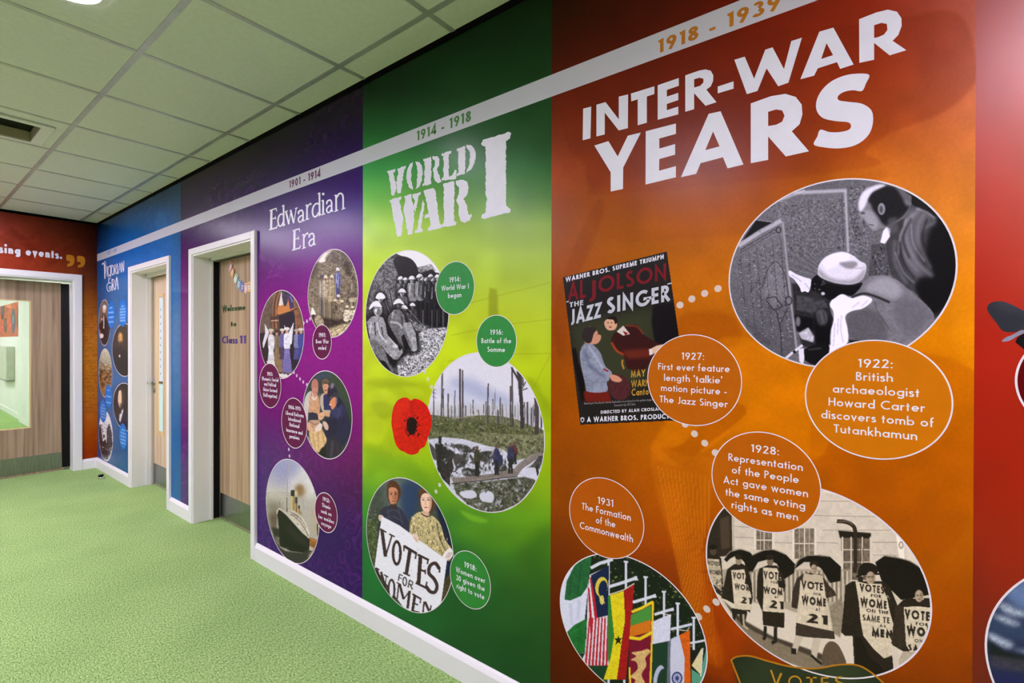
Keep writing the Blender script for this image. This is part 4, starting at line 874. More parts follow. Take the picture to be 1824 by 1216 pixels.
stroke_heading('edwardian_heading', 'white serif lettering reading Edwardian Era on the purple panel', (450, 280, 6.757), [
 E_(208, 632),
 [([(372, 572), (374, 818)], 20), ([(352, 592), (374, 574)], 10), ([(366, 830), (392, 806)], 13), ([(366, 690), (340, 684), (312, 720), (306, 780), (322, 828), (350, 818), (370, 778)], 18)],
 [([(400, 648), (436, 806)], 21), ([(436, 806), (462, 640)], 9), ([(456, 632), (494, 792)], 21), ([(494, 792), (526, 610)], 9), ([(388, 656), (424, 642)], 10), ([(510, 618), (542, 606)], 10)],
 a_(540, 642), r_(654, 566, 182),
 [([(804, 424), (806, 694)], 21), ([(782, 444), (806, 426)], 10), ([(796, 708), (824, 682)], 13), ([(800, 566), (768, 556), (734, 590), (720, 650), (732, 706), (764, 712), (800, 660)], 19)],
 [([(848, 516), (848, 678)], 21), ([(828, 528), (850, 512)], 11), ([(826, 696), (874, 678)], 11), ([(850, 428), (849, 456)], 27)],
 a_(880, 520, 1.06),
 [([(1004, 452), (1006, 640)], 21), ([(984, 466), (1006, 450)], 11), ([(984, 654), (1030, 636)], 11), ([(1008, 490), (1040, 440), (1072, 440), (1088, 480), (1090, 616)], 20), ([(1070, 628), (1116, 610)], 11)],
 E_(486, 876), r_(616, 922, 172), a_(668, 922, 1.05)], (540, 440))
stroke_heading('victorian_heading', 'ornate white lettering reading Victorian Era on the blue panel', (120, 360, 7.6), [
 [([(470, 846), (484, 826), (502, 856), (508, 1036)], 14), ([(506, 1010), (520, 900), (512, 806), (494, 816)], 7)], [([(538, 872), (538, 1000)], 9), ([(528, 874), (548, 868)], 5), ([(528, 1002), (548, 996)], 5)],
 [([(572, 872), (556, 880), (550, 930), (560, 1000), (576, 980)], 8)], [([(586, 850), (586, 1010)], 10), ([(562, 868), (608, 852)], 8), ([(550, 1030), (590, 960)], 5)],
 [([(614, 850), (600, 880), (598, 940), (610, 988), (624, 960), (628, 900), (614, 850)], 8)],
 [([(640, 846), (640, 982)], 9), ([(640, 846), (660, 856), (656, 900), (642, 910)], 7), ([(646, 908), (662, 970)], 8)], [([(676, 836), (676, 968)], 10), ([(666, 838), (686, 832)], 5), ([(666, 972), (686, 966)], 5)],
 [([(692, 964), (712, 824), (728, 952)], 8), ([(700, 912), (720, 906)], 5)], [([(738, 946), (738, 812), (762, 940), (764, 792)], 8)],
 [([(586, 1030), (560, 1042), (562, 1082), (584, 1094), (548, 1100), (534, 1150), (552, 1204), (584, 1190), (590, 1140), (566, 1150), (570, 1180)], 8)],
 [([(606, 1042), (606, 1200)], 11), ([(606, 1042), (634, 1058), (628, 1110), (608, 1122)], 8), ([(616, 1120), (636, 1188)], 10)], [([(648, 1186), (668, 1016), (688, 1180)], 10), ([(656, 1120), (678, 1114)], 6)]], (195, 510))
q = empty('quotation_lettering', 'rounded white lettering ending in events, on the rust-coloured back wall', 'wall lettering', (0, -.55, 2.17))
text_mesh('lettering', [('sing events.', -1.5, 110.8, 455.4, 15, .25)], .0018, M['letter'], q, plane='X')
q = empty('quotation_mark', 'gold closing quotation mark above the glazed door', 'wall lettering', (0, -.18, 2.17))
gm = flat('quote_gold', (196, 126, 26))
for dx, dy in ((0, 0), (115, 12)): poly_mesh('comma', [[Fr(smooth_loop([(720+dx, 574+dy), (760+dx, 570+dy), (795+dx, 582+dy), (808+dx, 620+dy), (798+dx, 668+dy), (768+dx, 692+dy), (728+dx, 694+dy), (732+dx, 668+dy), (752+dx, 662+dy), (758+dx, 642+dy), (742+dx, 634+dy), (722+dx, 630+dy)], 3), 0, 360, 6.08)]], .0018, gm, q, plane='X')

# ------------------------------------------------------------------ captions
G1, G2, G3 = (640, 430, 3.286), (640, 780, 2.789), (980, 420, 3.378)
G4, G5 = (1230, 600, 3.071), (980, 820, 3.0706)
K1, K2, K3 = (460, 430, 5.29), (460, 640, 6.4), (460, 810, 6.08)
gr, og, pu = (52, 148, 70), (196, 106, 0), (98, 0, 68)
caption('green caption bubble reading 1914: World War I began', fit(776.9, 845.1, 465.9, 560), (50, 146, 66), [('1914:', 527, 592, 236), ('World War I', 481, 640, 281), ('began', 519, 598, 328)], G1, 29)
caption('green caption bubble reading 1916: Battle of the Somme', fit(849.4, 920.3, 561.2, 653.4), (50, 144, 64), [('1916:', 765, 840, 545), ('Battle of the', 715, 889, 595), ('Somme', 750, 853, 646)], G1, 30)
caption('green caption bubble reading 1918: Women over 30 given the right to vote', fit(803, 875.2, 980.4, 1084), (50, 138, 54), [('1918:', 521, 582, 651), ('Women over', 480, 625, 693), ('30 given the', 481, 623, 733), ('right to vote', 484, 621, 774)], G2, 27)
caption('orange caption bubble reading 1927: First ever feature length talkie, overlapping the poster', fit(1154.4, 1321.6, 596, 757.5), (192, 100, 0), [('1927:', 790, 926, 744), ('First ever feature', 650, 1080, 812), ("length 'talkie'", 685, 1034, 880), ('motion picture -', 667, 1062, 944), ('The Jazz Singer', 658, 1068, 1016)], G3, 42, .13)
caption('largest orange caption bubble, reading 1922: British archaeologist', fit(1435.5, 1697.3, 605.9, 817.2), (210, 120, 0), [('1922:', 915, 1105, 168), ('British', 905, 1107, 241), ('archaeologist', 778, 1252, 316), ('Howard Carter', 755, 1282, 393), ('discovers tomb of', 715, 1330, 468), ('Tutankhamun', 783, 1240, 543)], G4, 47, .13, ring=.003)
caption('orange caption bubble reading 1928: Representation of the People Act', fit(1269.4, 1463.5, 769, 947.8), (192, 98, 0), [('1928:', 330, 483, 637), ('Representation', 207, 614, 704), ('of the People', 226, 592, 772), ('Act gave women', 180, 643, 838), ('the same voting', 191, 627, 905), ('rights as men', 224, 588, 970)], G4, 42, .13)
caption('orange caption bubble reading 1931 The Formation of the Commonwealth', fit(1015.8, 1148.4, 850.3, 994.2), (184, 88, 0), [('1931', 260, 346, 244), ('The Formation', 173, 441, 298), ('of the', 250, 356, 354), ('Commonwealth', 162, 453, 409)], G5, 38, .13)
caption('small purple caption bubble reading 1901: Boer War ended', fit(557.4, 590.8, 578.4, 639.3), pu, [('1901:', 570, 636, 900), ('Boer War', 543, 663, 960), ('ended', 565, 640, 1020)], K1, 40, .19, ring=.004)
caption('purple caption bubble reading 1903: Women\'s Social and Political Union formed', fit(462.3, 500.9, 647, 725.9), pu, [('1903:', 102, 165, 186), ("Women's Social", 42, 230, 246), ('and Political', 67, 203, 305), ('Union formed', 58, 215, 368), ('(Suffragettes)', 57, 213, 432)], K2, 42, .2, ring=.004)
caption('purple caption bubble reading 1906-1911: Liberal Reforms', fit(502.2, 547.5, 708.8, 797.8), pu, [('1906-1911:', 343, 487, 574), ('Liberal Reforms', 313, 517, 645), ('introduced', 342, 483, 708), ('National', 355, 468, 772), ('Insurance and', 320, 505, 840), ('pensions', 357, 468, 905)], K2, 44, .2, ring=.004)
caption('purple caption bubble reading 1912: Titanic sank on her maiden voyage', fit(561.6, 601.5, 877, 948.2), (104, 0, 70), [('1912:', 697, 775, 506), ('Titanic', 690, 782, 576), ('sank on', 680, 792, 644), ('her maiden', 652, 820, 714), ('voyage', 683, 790, 776)], K3, 42, .2, ring=.004)
# the blue panel's bubbles carry lines too fine to read: rows of small strokes
def blue_bubble(label, e, rows, side=0, n=5):
    cx, cz, rx, rz = e; r = empty('caption_bubble', label, 'caption', (cx, 0, cz-rz)); disc_mesh('disc', e, .0032, flat('bubble_blue', (0, 116, 214)), r)
    V = []; Fc = []; g = random.Random(int(cx*1000))
    for i in range(rows):
        z = cz+rz*.5-i*rz*1.05/max(rows-1, 1); w = rx*(.35 if i == 0 else .68); x = cx-w
        while x < cx+w:
            d = g.uniform(.012, .03); h = rz*.065
            k = len(V); V += [(x, -.00164, z-h), (min(x+d, cx+w), -.00164, z-h), (min(x+d, cx+w), -.00164, z+h), (x, -.00164, z+h)]; Fc.append((k, k+1, k+2, k+3)); x += d+.009
    put(link('fine_lettering', mesh(V, Fc, 'fl'), flat('pale_blue_lettering', (150, 200, 245))), r)
blue_bubble('bright blue caption bubble overlapping the seated statesman portrait, left of its neighbour', fit(191.9, 204.9, 535.9, 583.9), 4)
blue_bubble('bright blue caption bubble nearest the door frame, highest on the blue panel', fit(211.9, 226.2, 533, 581.8), 6)
blue_bubble('bright blue caption bubble at the foot of the brown group scene', fit(187.6, 199.9, 684.4, 726.3), 3)
blue_bubble('bright blue caption bubble above the black-and-white street scene', fit(177.7, 190, 711.5, 752), 5)
blue_bubble('bright blue caption bubble beneath the bearded man\'s portrait, lowest on the blue panel', fit(212.8, 226.4, 754, 799.5), 5)

# ------------------------------------------------------------------ connecting dots
def dots(label, pts, rp, m='dot', op=None):
    r = empty('dot_trail', label, 'dots', tuple(onY(*pts[0])))
    for u, v in pts:
        c = onY(u, v); R = abs(onY(u, v-rp)[2]-c[2]); V = [(c[0]+R*math.cos(t), -.00102, c[2]+R*math.sin(t)) for t in np.linspace(0, 2*math.pi, 25)[:-1]]
        put(link('dot', mesh(V, [tuple(range(24))[::-1]], 'dot'), M[m]), r)
dots('four pale dots between the poster and the tomb photo', Fr([(782, 416), (853, 379), (930, 346), (1010, 317)], *G3), 6.2)
dots('pale dots under the 1927 bubble leading to the 1928 bubble', Fr([(812, 1132), (869, 1190)], *G3)+Fr([(78, 580), (136, 632)], *G4), 6.0)
dots('three pale dots between the flags photo and the marchers photo', Fr([(812, 852), (857, 811), (908, 773)], *G5), 6.2)
dots('pale dots under the trench photo', Fr([(384, 762), (403, 805), (424, 850)], *G1), 3.6)
dots('two pale dots above the portrait of two women', Fr([(400, 232), (382, 265)], *G2), 3.6)
M['dotp'] = film('lilac_dot_film', (240, 200, 240), .75)
dots('tiny lilac dots between the church doorway photo and the soldiers photo', Fr([(430, 768), (461, 750), (490, 728)], *K1), 3.2, 'dotp')
dots('diagonal lilac dots between the church doorway photo and the photo of three men', Fr([(408, 148), (441, 184), (478, 222), (515, 256), (556, 286)], *K2), 3.0, 'dotp')
dots('two lilac dots above the liner picture', Fr([(350, 1024), (358, 1100)], *K2), 3.0, 'dotp')

# ------------------------------------------------------------------ round pictures (flat prints)
def a_tomb(c):
    c.fr(1280, 300, 3.377); c.fill(98)
    c.poly([(60, 60), (1440, 60), (1440, 1200), (60, 1200)], 98, tex=.22, ts=2)
    c.poly([(230, 300), (460, 140), (775, 128), (780, 520), (600, 650), (430, 620), (400, 330)], 106, tex=.24, ts=2, c2=96)
    c.poly([(780, 75), (1100, 75), (1100, 400), (920, 460), (900, 640), (785, 520)], 100, tex=.26, ts=2)
    c.speck([(270, 200), (760, 180), (760, 480), (420, 560), (400, 330)], 1500, [66, 150, 60, 132], (1.5, 5), .55, 2.6)
    c.speck([(785, 110), (900, 110), (900, 520), (785, 520)], 420, [56, 150, 54, 140], (2, 6), .6, 1.8)
    for i in range(9): c.line([(405, 380+i*26), (640, 600+i*8)], 3, 60 if i % 2 else 140, .45)
    c.line([(455, 146), (770, 132)], 20, 176, .9, soft=2); c.line([(762, 136), (780, 506)], 15, 172, .9, soft=2); c.line([(742, 160), (752, 480)], 5, 64, .7)
    c.line([(330, 205), (520, 130)], 12, 190, .8, soft=2)
    c.poly([(135, 445), (225, 312), (330, 318), (335, 345), (150, 430)], 14); c.line([(200, 305), (325, 322)], 8, 120)
    # carved door leaf
    c.poly([(108, 478), (375, 308), (396, 335), (472, 1082), (385, 1140), (250, 1062), (120, 870), (62, 660)], 112, tex=.24, ts=2, c2=84)
    c.poly([(290, 560), (350, 540), (400, 620), (420, 760), (330, 840), (270, 760)], 128, .5, 6, tex=.2)
    c.line([(118, 466), (250, 380), (378, 312)], 26, 178, .9, soft=2); c.line([(386, 320), (410, 560), (436, 800), (468, 1078)], 11, 158, .8, soft=1)
    c.line([(130, 490), (350, 360)], 4, 50); c.line([(128, 508), (345, 380)], 3, 56)
    g = random.Random(5)
    for j in range(6):
        x0 = 110+j*48
        for i in range(24):
            y = 540+i*24-j*16+g.uniform(-4, 4); x = x0+i*3+g.uniform(-4, 4)
            if x > 380+i*2 or y < 480-j*20 or y > 1040 or (y > 880 and x < 220): continue
            for _ in range(2):
                w = g.uniform(5, 17); hh = g.uniform(-11, 11); xx = x+g.uniform(-8, 14); yy = y+g.uniform(-9, 9)
                c.line([(xx, yy), (xx+w, yy+hh)], 3.2, g.choice([36, 46, 178, 166, 34]), .85)
        c.line([(x0+22, 520-j*22), (x0+62, 980-j*10)], 3.4, 48, .6)
    c.line([(260, 720), (300, 600), (350, 560), (400, 640), (420, 770)], 5, 46, .8, True); c.line([(285, 780), (340, 770), (385, 830), (330, 850), (285, 790)], 6, 40, .85)
    c.ell(422, 795, 22, 28, 46, .85); c.ell(422, 795, 15, 20, 112, 1); c.line([(345, 850), (372, 980), (380, 1130)], 6, 44, .8, True); c.line([(420, 830), (370, 940)], 5, 44, .8)
    c.ell(360, 370, 17, 20, 40, .8); c.ell(360, 370, 10, 13, 120, .9)
    c.poly([(150, 910), (240, 960), (330, 1060), (240, 1050)], 70, .5, 4, tex=.4)
    # dark gap below, small side panel
    c.poly([(440, 690), (600, 700), (720, 790), (690, 1090), (500, 1070), (455, 880)], 42, soft=3, tex=.3)
    c.poly([(470, 760), (640, 790), (660, 840), (560, 870), (465, 850)], 74, .8, 2, tex=.35)
    c.poly([(920, 455), (1010, 450), (1040, 640), (900, 645)], 78, tex=.4, ts=2); c.speck([(930, 470), (1005, 470), (1030, 640), (925, 640)], 60, [40, 120], (3, 8), .6, 1.6)
    c.poly([(455, 880), (570, 900), (570, 980), (470, 980)], 18, .9, 2); c.poly([(480, 990), (540, 955), (575, 1010), (570, 1045), (500, 1025)], 178, soft=2, tex=.2); c.ell(478, 920, 14, 30, 150, .7, 2)
    # standing man leaning in
    c.poly([(1100, 290), (1130, 225), (1200, 225), (1310, 285), (1410, 420), (1440, 600), (1420, 760), (1300, 900), (1200, 760), (1090, 700), (1040, 640), (1010, 480), (1030, 400)], 62, sm=True, tex=.12, ts=6)
    c.poly([(1120, 250), (1200, 235), (1290, 290), (1240, 360), (1190, 520), (1240, 640), (1150, 640), (1100, 480), (1110, 340)], 104, .7, 9, True)
    c.poly([(1290, 250), (1440, 400), (1440, 700), (1390, 800), (1290, 880), (1190, 740), (1210, 660), (1290, 640), (1250, 520), (1270, 380), (1310, 330)], 20, .9, 7, True)
    c.poly([(1110, 75), (1220, 110), (1330, 220), (1310, 290), (1170, 220), (1120, 180)], 26, .95, 2); c.poly([(1110, 130), (1160, 165), (1160, 220), (1128, 220)], 110, .8, 1)
    for P, w in (([(1210, 240), (1140, 330), (1130, 430), (1190, 560), (1290, 650)], 16), ([(1170, 270), (1100, 380), (1120, 520), (1200, 620)], 10), ([(1240, 270), (1200, 350), (1210, 470), (1280, 600)], 10), ([(1310, 290), (1290, 330), (1230, 360)], 12), ([(1060, 430), (1060, 560), (1130, 690)], 12)): c.line(P, w*1.4, 170, .34, True, soft=5)
    for P, w in (([(1130, 300), (1090, 420), (1080, 520)], 9), ([(1190, 240), (1250, 260), (1300, 300)], 14), ([(1060, 500), (1110, 620), (1180, 690)], 8), ([(1160, 330), (1170, 450), (1240, 560)], 7)): c.line(P, w, 186, .4, True, soft=2)
    for P in ([(1160, 300), (1110, 420), (1150, 540)], [(1090, 440), (1110, 560), (1180, 660)], [(1255, 300), (1225, 420), (1270, 520)]): c.line(P, 12, 26, .6, True, soft=3)
    c.poly([(990, 375), (1010, 350), (1036, 362), (1030, 410), (1000, 452), (972, 445)], 222, soft=1)
    c.poly([(1030, 400), (1060, 290), (1110, 280), (1110, 350), (1085, 390)], 56, soft=3)
    c.poly([(842, 190), (880, 128), (960, 96), (1050, 108), (1100, 165), (1122, 218), (1155, 225), (1120, 290), (1060, 330), (1010, 352), (975, 362), (938, 376), (908, 352), (906, 336), (880, 312), (882, 296), (850, 292), (846, 250), (835, 240)], 118, sm=True)
    c.poly([(896, 180), (950, 112), (1050, 108), (1100, 165), (1124, 220), (1150, 228), (1110, 285), (1060, 320), (1015, 345), (985, 330), (960, 290), (930, 250), (915, 215)], 30, .95, 4, True, tex=.15)
    c.poly([(842, 200), (875, 135), (955, 98), (1005, 102), (930, 140), (900, 180), (880, 230), (850, 260)], 220, .92, 3, True)
    c.poly([(850, 270), (890, 250), (930, 270), (960, 330), (940, 368), (905, 345), (880, 312)], 158, .7, 4, True); c.ell(868, 268, 14, 6, 40, .8, 2); c.line([(905, 336), (935, 342)], 6, 40, .7)
    c.ell(980, 243, 22, 36, 150, .9, 1); c.ell(978, 246, 11, 22, 60, .8, 2); c.poly([(1020, 300), (1070, 290), (1085, 380), (1040, 400), (1015, 350)], 84, .8, 5)
    # crouching man: arm, jacket, hat
    c.poly([(424, 612), (470, 636), (520, 655), (556, 668), (552, 712), (540, 744), (520, 738), (498, 742), (488, 715), (455, 668), (426, 645)], 214, sm=True); c.line([(520, 690), (545, 725)], 4, 120, .6); c.line([(440, 640), (500, 680)], 6, 150, .5)
    c.poly([(800, 775), (880, 670), (960, 643), (1070, 668), (1150, 735), (1270, 840), (1290, 920), (1180, 1070), (1000, 1045), (850, 1050), (770, 1010), (690, 900), (672, 810), (740, 760)], 112, sm=True, tex=.12, ts=5)
    c.poly([(880, 730), (950, 660), (1040, 660), (1100, 720), (1080, 790), (980, 760)], 158, .7, 8, True); c.poly([(770, 880), (860, 830), (960, 870), (1010, 960), (1000, 1050), (850, 1055), (780, 1010)], 82, .8, 8, True, tex=.15)
    c.poly([(1060, 780), (1200, 800), (1270, 880), (1180, 1000), (1080, 940)], 88, .5, 10, True)
    c.poly([(668, 815), (705, 768), (748, 756), (800, 778), (870, 764), (925, 790), (870, 840), (800, 858), (762, 890), (775, 960), (778, 1040), (730, 1085), (690, 1110), (655, 1115), (668, 1000), (690, 920), (690, 860)], 226, sm=True, soft=1)
    for P in ([(700, 930), (690, 1070)], [(740, 880), (735, 960), (750, 1050)], [(720, 900), (715, 1000)], [(850, 800), (800, 840)], [(900, 790), (860, 830)]): c.line(P, 9, 140, .5, True, soft=2)
    c.line([(800, 775), (870, 752), (940, 768), (1030, 805)], 14, 30, .85, True, soft=1); c.line([(940, 800), (960, 870), (1040, 980)], 8, 60, .5, True, soft=2)
    c.poly([(556, 680), (590, 640), (640, 660), (720, 690), (800, 698), (862, 685), (850, 720), (800, 765), (740, 755), (680, 790), (640, 775), (600, 745), (566, 735)], 22, sm=True, tex=.2)
    c.speck([(565, 660), (640, 660), (640, 740), (580, 740)], 26, [80, 8], (3, 8), .8); c.ell(628, 752, 12, 10, 205, .9, 1); c.poly([(555, 735), (600, 750), (620, 790), (580, 800), (556, 760)], 50, .9, 3)
    c.poly([(596, 625), (604, 580), (640, 535), (700, 508), (760, 503), (812, 525), (850, 556), (884, 575), (886, 620), (858, 672), (800, 696), (720, 692), (650, 672), (606, 648)], 206, sm=True)
    c.poly([(600, 600), (660, 650), (740, 670), (820, 660), (884, 600), (880, 640), (855, 680), (790, 697), (700, 690), (640, 670), (604, 640)], 132, .75, 5, True)
    c.poly([(630, 560), (680, 520), (750, 508), (790, 530), (760, 560), (700, 580), (650, 600)], 236, .8, 6, True)
    c.poly([(724, 568), (770, 560), (822, 560), (835, 580), (800, 602), (755, 594)], 118, .8, 3, True); c.line([(760, 592), (850, 600), (880, 588)], 5, 120, .5, True, soft=1)
    c.poly([(574, 870), (600, 840), (650, 838), (675, 900), (672, 1060), (590, 1070), (574, 960)], 20, soft=2); c.poly([(585, 860), (620, 842), (655, 870), (650, 930), (610, 940), (590, 900)], 96, .8, 5, True)
    for P in ([(600, 870), (615, 930)], [(630, 860), (640, 920)]): c.line(P, 7, 30, .6, soft=2)
    c.poly([(500, 1108), (560, 1065), (655, 1050), (660, 1120), (600, 1180), (530, 1160)], 24, soft=1, sm=True); c.line([(540, 1090), (620, 1080)], 7, 110, .6, True, soft=2)
    c.poly([(480, 1085), (512, 1080), (516, 1140), (508, 1180), (486, 1160)], 204); c.line([(395, 1150), (440, 1110), (505, 1062)], 15, 200); c.line([(450, 1095), (462, 1110)], 18, 40)
    c.poly([(780, 1030), (900, 1040), (940, 1045), (800, 1060)], 14, .9, 2)
    c.noise(.05, 2); c.a = np.clip((c.a-90)*1.15+92, 8, 245)*np.array((1., .99, 1.06))
photo('large round black-and-white photo of two men at a carved tomb door', fit(1298.7, 1703.4, 318.7, 654.5), a_tomb, 1.0, .0034)

def a_trench(c):
    c.fr(640, 430, 3.286); c.fill(58); c.poly([(30, 40), (540, 40), (540, 800), (30, 800)], 64, tex=.7, ts=2)
    c.poly([(215, 70), (300, 40), (420, 60), (480, 190), (430, 175), (400, 140), (340, 150), (300, 100), (260, 90)], 212)
    c.poly([(60, 350), (80, 220), (150, 110), (215, 90), (240, 200), (200, 380), (120, 330), (80, 360)], 92, tex=.75, ts=2)
    c.poly([(200, 110), (240, 85), (300, 100), (335, 140), (345, 190), (300, 210), (240, 210), (215, 160)], 26, sm=True, tex=.5)
    c.poly([(340, 150), (420, 130), (450, 170), (400, 190), (345, 180)], 130, .8, tex=.6); c.poly([(370, 180), (430, 160), (455, 195), (390, 205)], 30, .9)
    c.poly([(215, 700), (260, 640), (340, 620), (345, 540), (400, 510), (530, 500), (515, 590), (440, 700), (340, 790), (230, 785)], 140, tex=.8, ts=1.5)
    c.speck([(215, 700), (345, 540), (530, 500), (440, 700), (340, 790), (230, 785)], 900, [225, 30, 190, 60], (1.5, 4.5), .75, 2.)
    c.poly([(150, 380), (210, 330), (250, 380), (220, 430), (200, 480), (150, 460)], 70, .8, 2, tex=.6); c.poly([(130, 430), (170, 460), (200, 560), (250, 650), (210, 640), (160, 560)], 14, .95)
    c.poly([(325, 235), (370, 215), (480, 215), (520, 340), (530, 500), (430, 500), (350, 470), (335, 360)], 22, .98, 1, tex=.5)
    for x in (360, 385, 412, 440, 470, 500): c.line([(x, 330), (x-3, 480)], 5, 66, .55); 
    for x in (372, 425, 455, 490): c.line([(x, 400), (x, 500)], 6, 150, .5)
    def soldier(x, y, s, body=110, face=150):
        c.poly([(x-32*s, y+34*s), (x-24*s, y-16*s), (x, y-24*s), (x+26*s, y-16*s), (x+36*s, y+36*s), (x+36*s, y+120*s), (x-30*s, y+120*s)], 16, .75, 4, sm=True)
        c.poly([(x-26*s, y+38*s), (x-10*s, y+28*s), (x+12*s, y+28*s), (x+28*s, y+40*s), (x+30*s, y+130*s), (x-22*s, y+130*s)], body, tex=.3, ts=3, sm=True)
        c.line([(x-12*s, y+40*s), (x-16*s, y+110*s)], 5*s, 205, .6); c.line([(x+14*s, y+45*s), (x+18*s, y+110*s)], 4*s, 30, .7); c.line([(x, y+40*s), (x+2*s, y+100*s)], 4*s, 40, .7)
        c.ell(x, y+14*s, 11*s, 15*s, face); c.ell(x+3*s, y+18*s, 6*s, 9*s, 60, .6); c.poly([(x-21*s, y+8*s), (x-14*s, y-10*s), (x, y-17*s), (x+14*s, y-10*s), (x+22*s, y+8*s), (x, y+4*s)], 205, sm=True); c.line([(x-20*s, y+8*s), (x+20*s, y+8*s)], 5*s, 70, .8)
    for x, y, s, b in ((243, 218, .9, 100), (271, 222, .75, 60), (308, 216, .95, 128), (354, 206, 1., 120), (374, 222, .8, 90), (398, 224, .95, 40), (418, 204, .8, 40), (440, 226, 1., 30), (457, 206, .8, 40)): soldier(x, y, s, b)
    soldier(250, 292, 1.05, 90); soldier(311, 372, .8, 60, 90); soldier(262, 388, 1., 120); soldier(123, 320, 1.25, 60)
    for P in ([(148, 345), (188, 460)], [(178, 285), (200, 390)], [(280, 395), (330, 450), (385, 510)], [(262, 470), (300, 560)], [(130, 590), (190, 745)]): c.line(P, 6, 20, .9); c.line([(p[0]+4, p[1]) for p in P], 3, 180, .6)
    # seated men in front
    c.poly([(158, 450), (190, 390), (240, 380), (276, 420), (300, 470), (350, 560), (350, 650), (250, 660), (200, 600), (160, 520)], 14, .8, 6, sm=True)
    c.poly([(170, 440), (200, 400), (235, 395), (262, 430), (275, 500), (310, 560), (332, 625), (318, 645), (295, 620), (262, 540), (245, 560), (262, 620), (268, 640), (238, 625), (215, 560), (190, 520), (165, 470)], 100, tex=.32, ts=3)
    c.poly([(250, 480), (300, 470), (330, 540), (340, 630), (318, 645), (300, 590)], 146, .9, tex=.35, ts=3); c.poly([(290, 450), (350, 480), (400, 500), (390, 530), (330, 520)], 110, .9, tex=.7)
    c.line([(180, 470), (230, 480), (250, 510)], 12, 170, .7, True); c.line([(200, 410), (190, 450)], 7, 190, .6); c.line([(245, 440), (255, 490)], 6, 20, .8)
    c.ell(231, 378, 17, 22, 56); c.ell(226, 376, 7, 10, 110, .6); c.poly([(200, 368), (210, 345), (230, 334), (248, 345), (262, 368), (232, 360)], 206, sm=True)
    c.poly([(40, 480), (60, 425), (150, 425), (175, 520), (270, 640), (230, 715), (190, 730), (100, 640), (44, 560)], 12, .8, 6, sm=True)
    c.poly([(45, 470), (70, 440), (105, 432), (140, 445), (155, 490), (165, 545), (215, 600), (238, 640), (250, 625), (256, 650), (225, 690), (200, 690), (160, 650), (130, 610), (95, 590), (60, 560)], 128, tex=.32, ts=3)
    c.poly([(60, 560), (110, 590), (150, 640), (170, 700), (200, 760), (180, 770), (130, 700), (80, 640), (55, 590)], 100, tex=.35, ts=3)
    c.poly([(100, 690), (150, 700), (190, 765), (150, 750)], 12); c.line([(70, 470), (60, 540)], 9, 190, .6); c.line([(105, 470), (120, 540), (160, 590)], 9, 195, .6, True); c.line([(90, 470), (95, 550)], 6, 24, .8); c.line([(130, 500), (140, 560)], 6, 22, .8); c.line([(170, 560), (225, 620)], 8, 190, .5)
    c.ell(108, 402, 24, 34, 150); c.ell(112, 412, 14, 20, 60, .55); c.ell(98, 400, 6, 16, 215, .7); c.poly([(58, 400), (66, 370), (88, 350), (112, 350), (130, 378), (126, 386), (90, 378)], 205, sm=True); c.line([(62, 398), (124, 384)], 6, 50, .7)
    c.poly([(96, 332), (106, 308), (125, 300), (146, 312), (150, 332), (122, 336)], 225, sm=True)
    c.ell(212, 612, 16, 12, 190, .7, 1); c.ell(320, 634, 18, 9, 160, .7, 1)
    # punchy contrast, fine grain
    c.noise(.1, 1.6); c.a = np.clip((c.a-84)*1.3+88, 6, 240); c.a *= np.array((1, 1, 1.03))
photo('round black-and-white photo of helmeted soldiers in a trench', fit(651.6, 799.8, 445.8, 670.4), a_trench, .9)

